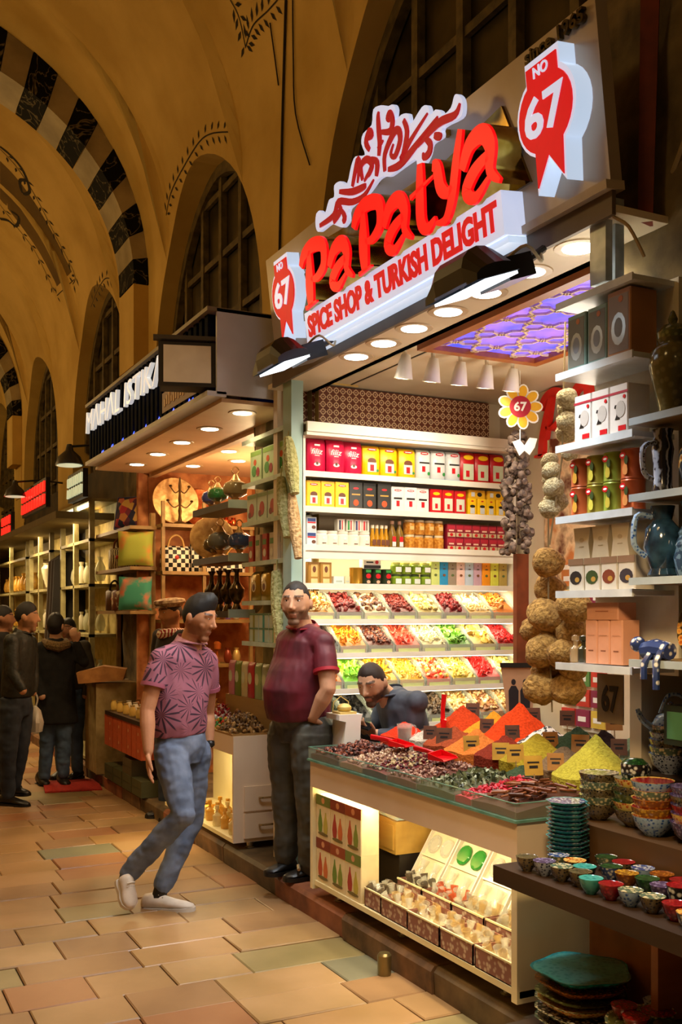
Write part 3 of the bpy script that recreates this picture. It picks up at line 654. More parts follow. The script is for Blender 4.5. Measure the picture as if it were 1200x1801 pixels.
# third shelf
for k in range(2): pack('patterned_box', f'{("lower", "upper")[k]} of two small blue and white boxes stacked by the teal post', 'box', .066, .06, .085, C('c9d2d8'), [('r', .5, .8, .8, .22, C('28407a')), ('r', .5, .62, .8, .1, R_), ('e', .7, .3, .4, .25, BR)], (SXp(549), y5, SZ[2]+k*.0855), group='blue and white boxes')
jar = MB(); jar.lathe([(.0, 0), (.036, 0), (.038, .006), (.038, .07), (.032, .078)], 18)
lid = MB(); lid.lathe([(.034, .077), (.036, .08), (.036, .094), (.0, .096)], 18)
row(5, 560, 653, SZ[2], lambda x: pack('white_jar', 'round white lidded jar on the third shelf', 'jar', .05, .079, .08, white, [('r', .55, .25, .5, .06, BR), ('e', .5, .6, .3, .2, C('d6dde8'))], (x, y5, SZ[2]), group='white lidded jars', shape=jar, extra=[('lid', lid, white)]))
for k, px in enumerate((602, 618, 632, 645)):
    pack('small_box', f'little multicoloured box on the white jars, {ORD[k]} from the teal post', 'box', .05, .05, .07, C('ddd5c4'), [('r', .3, .5, .25, .8, (C('2a2a48'), G_, C('3a3a6a'), R_)[k]), ('r', .62, .5, .15, .8, (R_, C('c03a3a'), R_, BR)[k])], (SXp(px), y5, SZ[2]+.0965), rnd.uniform(-.1, .1), group='little boxes on the jars')
oil = glass('oil_gold', 'd89a1c', alpha=.75)
bt = MB(); bt.lathe([(0, 0), (.015, 0), (.0165, .006), (.0165, .07), (.010, .10), (.009, .125)], 14)
cap_ = MB(); cap_.lathe([(.011, .122), (.011, .142), (0, .143)], 10)
row(4, 656, 688, SZ[2], lambda x: pack('oil_bottle', 'small golden oil bottle on the third shelf', 'bottle', .05, .049, .07, oil, [('r', .5, .5, .5, .5, BR)], (x, y5, SZ[2]), group='small golden oil bottles', shape=bt, extra=[('cap', cap_, C('e8dcc0'))]))
bt2 = MB(); bt2.lathe([(0, 0), (.025, 0), (.027, .006), (.027, .095), (.012, .135), (.010, .155)], 14); cap2 = MB(); cap2.lathe([(.012, .152), (.012, .172), (0, .173)], 10)
row(2, 688, 715, SZ[2], lambda x: pack('oil_bottle', 'taller oil bottle with red label beside the honey jars', 'bottle', .05, .055, .095, glass('oil_dark', '8a6a2a', alpha=.85), [('r', .5, .62, .5, .34, R_), ('r', .5, .3, .5, .3, GRY)], (x, y5, SZ[2]), group='taller oil bottles', shape=bt2, extra=[('cap', cap2, C('e0b090'))]))
hj = MB(); hj.lathe([(0, 0), (.034, 0), (.037, .006), (.037, .068), (.031, .078)], 16); hl = MB(); hl.lathe([(.033, .077), (.033, .09), (0, .091)], 16)
hon = M('honey_nuts', 'd99a3c', 'a8641c', sc=60, rough=.25, coat=.4)
for lev in range(2):
    row(4, 716, 784, 0, lambda x: pack('honey_jar', f'glass jar of nuts in honey, {"lower" if lev == 0 else "upper"} of the stacked pair', 'jar', .05, .076, .08, hon, [('r', .5, .5, .6, .3, C('e0b46a'))] if lev else [], (x, y5, SZ[2]+lev*.0915), group=f'honey jars {"below" if lev == 0 else "on top"}', shape=hj, extra=[('lid', hl, C('d9c49a'))]))
for lev in range(2):
    row(7, 787, 889, 0, lambda x: pack('pomegranate_box', f'dark red pomegranate sweet box in the {"lower" if lev == 0 else "upper"} row', 'box', .062, .07, .083, C('8a1428'), [('r', .5, .75, .9, .3, C('b02034')), ('r', .5, .52, .6, .12, C('e8b8a0')), ('r', .5, .2, .9, .3, C('c8b48a')), ('e', .5, .2, .4, .26, R_)], (x, y5, SZ[2]+lev*.0835), group=f'pomegranate boxes {"below" if lev == 0 else "on top"}'))
# fourth shelf
row(2, 543, 583, SZ[3], lambda x: pack('gold_carton', 'tall gold carton with brown picture', 'carton', .076, .07, .13, C('a87a30', rough=.35), [('r', .5, .62, .56, .56, C('d8b468')), ('e', .5, .68, .3, .3, BR), ('r', .5, .16, .56, .2, C('e0c88a'))], (x, y5, SZ[3]), group='tall gold cartons'))
for px, w_, c_, l_ in ((598, .07, 'd6dcd2', 'wide pale grey'), (613, .035, 'd8c8a0', 'narrow tan')): pack('small_carton', f'{l_} small carton standing low beside the gold cartons', 'carton', w_, .05, .05, C(c_), [('r', .5, .4, .6, .2, C('a8b4a8'))], (SXp(px), y5, SZ[3]), group='small pale cartons')
solo('gold_tin', MB().lathe([(0, 0), (.04, 0), (.042, .004), (.040, .01), (.040, .098), (.042, .104), (0, .105)], 18), C('b8882c', rough=.25, metal=.6), 'gold tin standing beside the black and green cans', 'tin', (SXp(631), y5, SZ[3]))
can = MB(); can.lathe([(0, 0), (.033, 0), (.034, .004), (.033, .008), (.033, .092), (.034, .098), (0, .099)], 16)
row(3, 640, 692, SZ[3], lambda x: pack('printed_can', 'black can with green top and red print', 'can', .05, .067, .099, C('27301c', rough=.3), [('r', .5, .85, .7, .16, G_), ('e', .5, .55, .7, .3, R_), ('e', .5, .2, .5, .2, C('d8a888'))], (x, y5, SZ[3]), group='black and green cans', shape=can))
pack('white_carton', 'white carton with black band lying on the black and green cans', 'carton', .12, .06, .055, C('e2ded6'), [('r', .5, .2, .96, .34, K_), ('r', .35, .7, .4, .16, K_), ('e', .75, .7, .2, .4, R_)], (SXp(656), y5, SZ[3]+.1))
gj = MB(); gj.lathe([(0, 0), (.032, 0), (.034, .005), (.034, .05), (.028, .058)], 16); gl = MB(); gl.lathe([(.03, .057), (.03, .07), (0, .071)], 16)
for lev in range(2):
    row(4, 693, 760, 0, lambda x: pack('green_jar', f'jar of green cream, {"lower" if lev == 0 else "upper"} of the stacked pair', 'jar', .05, .07, .06, C('7f9a2a', rough=.2), [('r', .5, .45, .8, .5, C('e8e8dc'))], (x, y5, SZ[3]+lev*.0715), group=f'green cream jars {"below" if lev == 0 else "on top"}', shape=gj, extra=[('lid', gl, C('c9cf6a' if lev else '3a4a20'))]))
tall = ['ccd87c', '2e8fbe', '9a8a74', 'e8c4b4', 'bccad6', 'c8a4b4', 'f0981c', 'd8d850', 'b49a4c']; nm_ = ['pale green', 'bright blue', 'taupe', 'pale pink', 'pale blue grey', 'mauve', 'orange', 'lemon yellow', 'olive tan']
for k, (c_, n2) in enumerate(zip(tall, nm_)):
    x = SXp(760+(894-760)*(k+.5)/9); pack('cologne_carton', f'{n2} tall slim carton in the row of coloured cartons', 'carton', .062, .06, .165, C(c_, rough=.45), [('e', .5, .8, .12, .05, BR), ('r', .5, .66, .3, .04, C('5a4a3a')), ('e', .5, .42, .34, .10, C('7a4a2a' if k % 2 else '5a6a3a'))], (x, y5, SZ[3]), group='tall slim coloured cartons')
# ================================================================ dried fruit bins
acry = glass('bin_acrylic', 'e6ecd8', alpha=.22)
def rotm(g): return Euler((g.uniform(0, 6.28), g.uniform(0, 6.28), g.uniform(0, 6.28))).to_matrix().to_4x4()
def piece(kind, s, g):
    m = MB()
    if kind == 'chunk': m.ball((0,0,0), (s, s*.8, s*.65), 6, 4, jit=.25, rg=g)
    elif kind == 'date': m.ball((0,0,0), (s*1.3, s*.65, s*.6), 7, 5, jit=.12, rg=g)
    elif kind == 'ring':
        P_ = [(s*math.cos(a), s*math.sin(a), 0) for a in [2*PI*k/8 for k in range(9)]]; m.tube(P_, s*.36, 5, flat=.6, cap=False)
    elif kind == 'strip': m.tube([(-s*1.6, 0, 0), (0, s*.3, s*.25), (s*1.6, 0, 0)], [s*.35, s*.45, s*.3], 5, flat=.5)
    elif kind == 'disc': m.lathe([(0, -s*.18), (s, -s*.12), (s*1.02, .1*s), (0, s*.2)], 7)
    elif kind == 'cube': m.box(-s*.7, -s*.7, -s*.6, s*.7, s*.6, s*.6)
    elif kind == 'stick': m.tube([(-s*3, 0, 0), (s*3, 0, 0)], s*.55, 6)
    elif kind == 'flake': m.face([(-s, -s*.5, 0), (s*.8, -s*.6, s*.2), (s, s*.5, -s*.1), (-s*.7, s*.6, s*.25)])
    return m
def scatter(mb, n, kind, s, pos, g, nm=3, var=8, flat=False):
    proto = [piece(kind, s*g.uniform(.8, 1.2), g) for _ in range(var)]
    for i in range(n):
        p = pos(g); r = (Euler((g.uniform(-.5, .5), g.uniform(-.5, .5), g.uniform(0, 6.28))).to_matrix().to_4x4() if flat else rotm(g))
        mb.add(g.choice(proto), T(p) @ r, mi=g.randrange(nm))
    return mb
def tri(c, d=.75, l=1.15, **k):                   # three shades of one foodstuff
    cc = [c] if isinstance(c, str) else list(c)
    if len(cc) == 1:
        v = [int(c[i:i+2], 16) for i in (0, 2, 4)]
        cc = [c, ''.join(f'{max(0, min(255, int(x*d))):02x}' for x in v), ''.join(f'{max(0, min(255, int(x*l))):02x}' for x in v)]
    return [C(x, sc=60, rough=.45, **k) for x in cc]
FR = [ # (name, colour(s), kind, size)
 [('dried fig', ('d8ac62', 'b07a34', 'e8cc94'), 'ring', .016), ('date', '7a2018', 'date', .015), ('mixed nut', ('7a4a2c', 'd8bc94', '4e2c1a'), 'chunk', .015), ('goji berry', '7c2418', 'chunk', .010), ('candied ginger', 'e4c878', 'chunk', .017), ('red date', '7a1c1c', 'date', .017), ('cream almond', ('e8d09a', 'd4b070', 'f0e0b8'), 'date', .012), ('dried orange ring', ('e09a38', 'c8742a', 'ecc078'), 'ring', .018)],
 [('prune', '2c1a18', 'chunk', .016), ('dried apricot strip', 'f0921c', 'strip', .014), ('raisin', ('3e2018', '5a2c1c', '8a4a2c'), 'chunk', .011), ('dried papaya', 'e8543a', 'strip', .014), ('candied coconut', 'f0e0a8', 'strip', .011), ('dried kiwi', ('6a9a2c', '4c7c20', '94b850'), 'disc', .018), ('dried pineapple', 'e8c060', 'disc', .022), ('dried cranberry', 'c81c1c', 'chunk', .012)],
 [('dried orange peel', 'e07a20', 'strip', .016), ('kiwi strip', ('8cc832', '6aa822', 'b4e060'), 'strip', .018), ('dried mango', 'f0b020', 'strip', .018), ('golden cashew', ('e8c048', 'd0a030', 'f4dc80'), 'strip', .010), ('nut mix', ('f0c850', 'd84828', 'f0e0a0'), 'chunk', .013), ('pistachio nut', ('e8c858', 'b8a038', 'f0e090'), 'date', .010), ('dried strawberry', 'd8201c', 'strip', .014), ('banana chip', 'f0d878', 'disc', .017)],
 [('dried mint leaf', '26301a', 'flake', .012), ('dark tea leaf', '201c14', 'flake', .012), ('dark olive herb', '2c3018', 'flake', .012), ('black seed', '241c18', 'chunk', .009), ('grey walnut', '5a4630', 'chunk', .014), ('cream hazelnut', ('d8b878', 'b08848', 'e8d4a4'), 'chunk', .012), ('mixed nut kernel', ('c89858', '8a5a30', 'e8d0a0'), 'chunk', .014), ('shelled nut', ('d0a468', 'a87838', 'e4c894'), 'chunk', .013)]]
RN = ['top', 'second', 'third', 'lowest']
g = random.Random(3); bw = (3.95-2.47)/8
proto_bin = None
for r_, (z, y0) in enumerate(BZ):
    for k in range(8):
        nm, colr, kind, s = FR[r_][k]; xc = 2.47+bw*(k+.5); w2 = bw/2-.004
        D, H0, H1 = .235, .045, .15
        lab = f'clear sloping bin of {nm}s in the {RN[r_]} bin row'
        if proto_bin is None:
            t = thing('fruit_bin', lab, 'bin', (xc, y0, z+.002), group='clear bins of the wall shelving'); proto_bin = t
            for sx in (-1, 1):
                b = MB(); b.prism([(0, 0), (D, 0), (D, H1+.03), (D*.5, H1), (0, H0)], -.0012, .0012, T((sx*w2, .004, 0)) @ Matrix(((0,0,1,0),(1,0,0,0),(0,1,0,0),(0,0,0,1)))); b.build('side_panel', acry, t)
            b = MB(); b.box(-w2, .004, 0, w2, .0065, H0); b.build('front_lip', acry, t)
            b = MB(); b.box(-w2, .004, 0, w2, D, .003); b.build('bin_base', acry, t)
            b = MB(); b.box(-w2*.8, .0015, .004, w2*.8, .0035, .024); b.build('price_strip', C('cfd890'), t)
        else: dup(proto_bin, (xc, y0, z+.002), label=lab)
        hb = MB(); n = 9 if True else 0
        zf = lambda y_: (H0-.012)+(H1-.02)*(max(0, y_)/D)**.8
        vs = []; gx, gy = 6, 7
        for j in range(gy+1):
            for i in range(gx+1):
                y_ = .010+(D-.016)*j/gy; vs.append((-w2+.006+(2*w2-.012)*i/gx, y_, zf(y_)-.004+g.uniform(-.004, .004)))
        fs = [(j*(gx+1)+i, j*(gx+1)+i+1, (j+1)*(gx+1)+i+1, (j+1)*(gx+1)+i) for j in range(gy) for i in range(gx)]
        # skirt down to the base
        hb.raw(vs, fs, 1)
        hb.face([(-w2+.006, .010, .003), (w2-.006, .010, .003), vs[gx], vs[0]], 1)
        cnt = int(min(190, .030/(s*s*2.0)))
        def pos(g, w2=w2, s=s):
            y_ = g.uniform(.014+s*.5, D-.03); return (g.uniform(-w2+s*1.2, w2-s*1.2), y_, zf(y_)+s*.25)
        scatter(hb, cnt, kind, s, pos, g)
        solo('dried_fruit_heap', hb, tri(colr), f'heap of {nm}s filling a clear bin in the {RN[r_]} bin row', 'dried fruit', (xc, y0, z+.006), kind='stuff', smooth=40)
# ================================================================ the spice counter
cw = M('counter_white', 'e2cbb0', 'd6bea0', sc=2, rough=.35, detail=3)
warmw = M('display_cream', 'efe2b4', 'e4d59e', sc=3, rough=.4)
CT = thing('spice_counter', 'pale counter with glass edged spice tray above a lit lower display case', 'counter', (2.25, 3.06, 0))
LY = 1.80                                          # length along the aisle; local x = into the shop
b = MB(); b.box(.0, 0, .70, .90, LY, .835); b.build('fascia', cw, CT)
b = MB(); b.box(.012, 0, .19, .56, LY, .215); b.build('base_board', warmw, CT)
b = MB(); b.box(.0, -.0, .17, .56, .035, .70); b.build('end_panel', warmw, CT)
b = MB(); b.box(.0, LY-.03, .17, .56, LY, .70); b.build('end_panel', warmw, CT)
b = MB(); b.box(.54, .03, .2, .56, LY-.03, .70); b.build('back_panel', warmw, CT)
leg = MB(); leg.lathe([(.028, 0), (.028, .008), (.018, .012), (.018, .065), (0, .066)], 12)
for x, y in ((.10, .2), (.10, 1.0), (.10, 1.65)): leg.build('leg', C('b0a890', metal=.9, rough=.25), CT, (x, y, .124))
strip = MB(); strip.box(.03, .05, .692, .06, LY-.05, .699); strip.build('light_strip', lst, CT)
o = lamp('AREA', (2.30, 3.06+LY/2, .685), 6.5, (1, .82, .48), aim=(2.55, 3.06+LY/2, .2), sx=1.65, sy=.03)
gl_e = M('tray_glass_edge', '7fae96', '5f9079', rough=.1, alpha=.75)
gl_m = glass('tray_glass', 'b9c8b0', alpha=.16)
b = MB(); b.box(-.015, -.01, .8355, .90, LY+.01, .845); b.build('glass_plate', gl_e, CT)
def pane(name, p, q, h0=.845, h1=.905, th=.006):
    b = MB(); b.bar((*p, (h0+h1)/2), (*q, (h0+h1)/2), th, h1-h0); b.build(name, gl_m, CT)
    e = MB(); e.bar((*p, h1+.001), (*q, h1+.001), th*1.1, .003); e.build('glass_rim', gl_e, CT)
pane('glass_edge', (-.008, 0), (-.008, LY)); pane('glass_edge', (-.008, 0), (.55, 0)); pane('glass_edge', (-.008, LY), (.55, LY))
YS = [0, .30, .42, .72, .98, 1.22, 1.46, LY]
for y in YS[1:-1]: pane('divider', (.0, y), (.33, y), .845, .89, .003)
pane('divider', (.33, 0), (.33, LY), .845, .90, .004)
b = MB(); b.prism([(.335, .846), (.90, .846), (.90, 1.0), (.62, .96), (.335, .86)], 0, LY, T((0, LY, 0)) @ FY); b.build('raised_bed', M('tray_bed', '6a4a34', rough=.6), CT)
# front compartments: loose teas, herbs, bark
g = random.Random(8)
FC = [(0, 'cinnamon stick', ('6a3418', '8a5028', '4a2410'), 'stick', .009, 70), (1, 'red pomegranate blossom', ('c01830', '8a1020', 'd83a4a'), 'chunk', .009, 120), (2, 'grey green herb tea mix', ('6a7048', '9aa080', '3a4028'), 'flake', .011, 260), (3, 'brown and pink rose tea mix', ('8a5a48', 'c09880', '5a3024'), 'chunk', .008, 240),
      (4, 'dark dried fruit tea mix', ('3a1a18', 'b8a070', '6a2020'), 'chunk', .010, 240), (5, 'pale blossom tea mix', ('b08a6a', 'd8bc9a', '7a5040'), 'chunk', .008, 220), (6, 'dark rosehip mix', ('5a2a1e', '8a4a34', '2e1612'), 'chunk', .012, 230)]
for k, nm, colr, kind, s, cnt in FC:
    y0, y1 = YS[k]+.004, YS[k+1]-.004; hb = MB(); nx, ny = 8, 8; yc, hw = (y0+y1)/2, (y1-y0)/2
    def zf(x, y): return .875+.05*(x/.33)+.006*(1-((y-yc)/hw)**2)
    vs = [(.002+.322*i/nx, y0+(y1-y0)*j/ny, zf(.325*i/nx, y0+(y1-y0)*j/ny)-.004) for j in range(ny+1) for i in range(nx+1)]
    hb.raw(vs, [(j*(nx+1)+i, j*(nx+1)+i+1, (j+1)*(nx+1)+i+1, (j+1)*(nx+1)+i) for j in range(ny) for i in range(nx)], 2)
    for A, B in (((0, 0), (0, ny)), ((0, 0), (nx, 0)), ((0, ny), (nx, ny))):
        L0 = [(A[0]+(B[0]-A[0])*i//8, A[1]+(B[1]-A[1])*i//8) for i in range(9)]
        for p, q in zip(L0, L0[1:]):
            P_, Q_ = vs[p[1]*(nx+1)+p[0]], vs[q[1]*(nx+1)+q[0]]; hb.face([(P_[0], P_[1], .848), (Q_[0], Q_[1], .848), Q_, P_], 0)
    m3 = s*3.2 if kind == 'stick' else s*1.1
    def pos(g):
        x, y = g.uniform(.004+m3, .32-m3), g.uniform(y0+min(m3, hw*.8), y1-min(m3, hw*.8)); return (x, y, zf(x, y)+s*.3)
    if kind == 'stick':                           # bundles of bark lying across each other
        pr = [piece('stick', s*q, g) for q in (.8, 1, 1.2)]
        for i in range(cnt):
            p = pos(g); hb.add(g.choice(pr), T((p[0], p[1], p[2]+g.uniform(0, .035))) @ Euler((0, g.uniform(-.15, .15), g.choice((.3, 1.9))+g.uniform(-.3, .3))).to_matrix().to_4x4(), mi=g.randrange(3))
    else: scatter(hb, cnt, kind, s, pos, g)
    solo('spice_heap', hb, tri(colr), f'loose {nm} in a front compartment of the spice tray', 'spice', (2.25, 3.06, 0), kind='stuff', smooth=40)
# cones of ground spice
def powder(x, y, z, r, h, c, label, ry=None, skew=0, gr=.5):
    hb = MB(); nr, na = 9, 22; ry = ry or r; vs = []; gg = random.Random(int(x*991+y*77))
    for i in range(nr+1):
        t = i/nr
        for k in range(na):
            a = 2*PI*k/na; q = 1+.05*mnoise.noise(Vector((3*math.cos(a), 3*math.sin(a), x*9)))
            hh = h*((1-t)**1.05)*(1+.10*mnoise.noise(Vector((t*4*math.cos(a), t*4*math.sin(a), y*9))))
            vs.append((r*t*q*math.cos(a)+skew*(1-t), ry*t*q*math.sin(a), max(0, hh)+.003*gg.uniform(-gr, gr)*4*(t > .05)))
    hb.raw(vs, [(i*na+k, (i+1)*na+k, (i+1)*na+(k+1) % na, i*na+(k+1) % na) for i in range(nr) for k in range(na)])
    hb.face([(v[0], v[1], -.05) for v in vs[nr*na:]][::-1])
    hb.raw([v for v in vs[nr*na:]]+[(v[0], v[1], -.05) for v in vs[nr*na:]], [(k, na+k, na+(k+1) % na, (k+1) % na) for k in range(na)])
    return solo('spice_mound', hb, c if not isinstance(c, str) else M('powder_'+c, c, tuple(v*.72 for v in hx(c)), sc=90, rough=.95, bump=.5, spec=.1), label, 'spice', (x, y, z), kind='stuff', smooth=60)
PW = [(2.73, 4.70, .955, .13, .075, 'd8381c', 'red orange paprika mound beside the tea glass'), (2.72, 4.44, .965, .10, .07, 'cfc4b0', 'small white coconut mound behind the tea glass'),
 (2.74, 4.24, .965, .15, .085, 'a04a2a', 'brown red pepper flake mound with coarse grains'), (2.72, 4.02, .96, .15, .10, 'd87a34', 'dusty orange spice mound among price cards'), (2.73, 3.80, .965, .14, .09, '82301f', 'dark red sumac mound in the second row'),
 (2.75, 3.60, .965, .16, .12, 'a8922a', 'olive yellow spice mound with two price cards'), (2.74, 3.40, .96, .14, .09, '7a6248', 'grey brown ground spice mound'), (2.72, 3.18, .96, .17, .16, 'b4a83c', 'tall lime yellow spice cone at the tray end'),
 (2.98, 4.52, 1.0, .16, .12, 'c8421c', 'red chilli flake mound in the back row'), (2.99, 4.26, 1.0, .16, .11, 'e89a2a', 'yellow curry mound in the back row'), (2.99, 4.05, 1.0, .19, .17, 'e2481a', 'tall bright orange red spice cone'),
 (2.98, 3.82, 1.0, .14, .085, M('seed_mix', 'e4dccc', '26221c', sc=55, pat='cells', rough=.6, bump=.8, sharp=(.45, .55)), 'black and white seed mound in the back row'), (2.99, 3.62, 1.0, .14, .10, '34442c', 'dark green herb mound in the back row'),
 (2.99, 3.44, 1.0, .13, .10, '2a1c18', 'nearly black spice mound in the back row'), (2.98, 3.26, 1.0, .15, .09, '6f7a58', 'grey green herb mound at the end of the back row'), (3.10, 4.36, 1.0, .12, .10, '7a5a3a', 'brown nut mound behind the curry mound'), (2.60, 3.50, .93, .07, .035, '3c4c34', 'flat dark green herb patch beside the lime cone')]
for a in PW: powder(*a)
# price cards on sticks
card_m = [M('card_kraft', 'b07a3a', '94622c', rough=.7), M('card_brown', '6a3f24', '52301a', rough=.6), M('card_yellow', 'c89a34', 'b08428', rough=.6)]
ink = C('1e1410')
def card(x, y, z, m_, label, rz=0, s=1.0, tiltx=-.25):
    t = thing('price_card', label, 'price card', (x, y, z), rot=(tiltx, 0, rz-.55))
    b = MB(); b.box(-.034*s, -.0012, .035*s, .034*s, .0012, .105*s); b.build('card', card_m[m_], t)
    b = MB(); b.box(-.002, -.0016, -.05, .002, .0016, .04*s); b.build('stick', C('8a6a44'), t)
    b = MB(); b.prism([(-.022*s, .078*s), (.022*s, .078*s), (.022*s, .084*s), (-.022*s, .084*s)], 0, .0008, T((0, -.0014, 0)) @ FY); b.prism([(-.016*s, .06*s), (.016*s, .06*s), (.016*s, .07*s), (-.016*s, .07*s)], 0, .0008, T((0, -.0014, 0)) @ FY); b.build('printed_line', ink, t)['kind'] = 'stuff'
CD = [(2.66, 4.34, 1.0, 1, 'brown price card leaning on the coconut mound'), (2.64, 4.18, .99, 1, 'brown price card in the pepper flake mound'), (2.86, 4.14, 1.04, 1, 'brown price card before the yellow curry mound'), (2.86, 3.92, 1.03, 1, 'brown price card before the tall orange cone'), (2.64, 3.93, .98, 2, 'yellow price card before the dusty orange mound'),
 (2.62, 3.68, .98, 2, 'yellow price card in the dark sumac mound'), (2.60, 3.54, .99, 2, 'yellow price card stuck in the olive yellow mound'), (2.85, 3.62, 1.03, 0, 'kraft price card before the black and white seeds'), (2.62, 3.30, .99, 0, 'kraft price card before the grey brown mound'), (2.84, 3.42, 1.03, 0, 'kraft price card before the black spice mound'),
 (2.86, 3.20, 1.05, 1, 'brown price card behind the lime yellow cone'), (3.12, 3.52, 1.1, 0, 'orange kraft price card above the dark green mound'), (3.12, 3.30, 1.1, 0, 'orange kraft price card above the grey green mound'), (3.12, 4.10, 1.08, 1, 'dark price card behind the tall orange cone'), (3.10, 4.62, 1.06, 1, 'dark price card behind the red chilli mound'), (3.13, 3.86, 1.09, 1, 'dark price card behind the seed mound'), (2.56, 3.36, .96, 2, 'yellow price card stuck in the cinnamon bark')]
for x, y, z, m_, l in CD: card(x, y, z-.055, m_, l, rnd.uniform(-.25, .25), rnd.uniform(.95, 1.15))
# red scoops
def scoop(x, y, z, rz, label, rx=0, ry=0):
    t = thing('red_scoop', label, 'scoop', (x, y, z), rot=(rx, ry, rz)); m_ = C('e01018', rough=.25, coat=.3)
    b = MB(); w_, l, h = .045, .10, .03
    b.box(-w_, 0, 0, w_, l, .003); b.prism([(0, 0), (l, 0), (l*.9, h*.35), (0, h)], -.0015, .0015, T((-w_, 0, 0)) @ Matrix(((0,0,1,0),(1,0,0,0),(0,1,0,0),(0,0,0,1)))); b.prism([(0, 0), (l, 0), (l*.9, h*.35), (0, h)], -.0015, .0015, T((w_, 0, 0)) @ Matrix(((0,0,1,0),(1,0,0,0),(0,1,0,0),(0,0,0,1)))); b.box(-w_, -.003, 0, w_, 0, h); b.build('scoop_bowl', m_, t)
    b = MB(); b.tube([(0, -.003, h*.6), (0, -.05, h*.9), (0, -.13, h*1.1)], [.012, .011, .014], 8, flat=.6); b.build('scoop_handle', m_, t)
scoop(2.50, 4.42, .95, math.radians(-150), 'red plastic scoop lying on the dark fruit tea mix')
scoop(2.47, 3.98, .945, math.radians(-165), 'red plastic scoop lying on the rose tea mix', 0, .1)
scoop(2.86, 4.50, 1.05, math.radians(60), 'red plastic scoop standing upright in the chilli mound', math.radians(-80), 0)
# glass of tea
t = thing('tea_glass', 'glass mug of amber tea standing among the spices', 'glass', (2.64, 4.55, .945))
b = MB(); b.lathe([(.0, .006), (.030, .006), (.034, .07), (0, .071)], 18); b.build('tea', M('amber_tea', 'b8501a', '8a3410', rough=.1, alpha=.9), t)
b = MB(); b.lathe([(0, 0), (.034, 0), (.036, .004), (.041, .092), (.039, .092), (.033, .01)], 18); b.build('glass_body', glass('clear_glass', 'e8ece4', alpha=.25), t)
b = MB(); b.tube(catmull([(.038, 0, .08), (.065, 0, .075), (.066, 0, .035), (.037, 0, .025)], 4), .005, 6); b.build('handle', glass('clear_glass', 'e8ece4'), t)
# ---------------------------------------------------------------- lower display case goods
# big tea gift cartons stacked at the far end
fc = [('c8643a', '7a9a3a', 'd04030'), ('b83a34', '6a8a30', 'a03060')]
pear = [(.0, -.5), (.3, -.42), (.42, -.15), (.30, .12), (.14, .30), (.06, .5), (-.06, .5), (-.14, .30), (-.30, .12), (-.42, -.15), (-.3, -.42)]
for j in range(2):
    for i in range(3):
        cA = C(('c2552e', '6f8f34', 'b03a2c')[(i+j) % 3]); cT = C(('8a3820', 'a04a22', '7a8a3a')[(i+2*j) % 3])
        pack('fruit_tea_carton', f'fruit tea carton with pear shaped bottle picture, {"lower" if j == 0 else "upper"} row, {ORD[i]} from the maroon shirted man', 'carton', .165, .10, .225, C('efdcae', rough=.4), [('r', .5, .88, 1, .24, cT), ('e', .5, .88, .22, .14, C('d89a70')), ('p', .3, .40, .36, .55, cA, pear), ('p', .68, .38, .36, .5, C(('d8743a', 'c8b84a', '8a9a3a')[(i*2+j) % 3]), pear), ('e', .5, .12, .7, .08, C('7a6a34'))], (2.32, 4.745-.168*i, .2165+j*.2255), -PI/2, group='fruit tea cartons')
b = MB(); b.box(0, 0, 0, .27, .34, .16); b.box(-.006, .02, .02, 0, .32, .14); solo('wooden_chest', b, M('drawer_wood', 'c8a04c', 'a8823a', sc=8, pat='wood', rough=.4), 'small yellow wooden chest inside the lit display case', 'chest', (2.48, 4.36, .42))
b = MB(); b.box(0, 0, 0, .26, .34, .20); solo('dark_crate', b, C('221a14'), 'dark crate under the wooden chest in the display case', 'crate', (2.50, 4.36, .217))
b = MB(); b.raw([(0, 0, 0), (.2, 0, .005), (.2, .3, 0), (0, .3, .008), (.02, .02, .018), (.19, .02, .02), (.19, .28, .015), (.03, .27, .02)], [(3,2,1,0), (4,5,6,7), (0,1,5,4), (1,2,6,5), (2,3,7,6), (3,0,4,7)]); solo('folded_paper', b, M('blue_print_paper', 'a8c0c8', 'd0d8d0', sc=14, rough=.6), 'folded pale blue printed paper on the wooden chest', 'paper', (2.50, 4.38, .582))
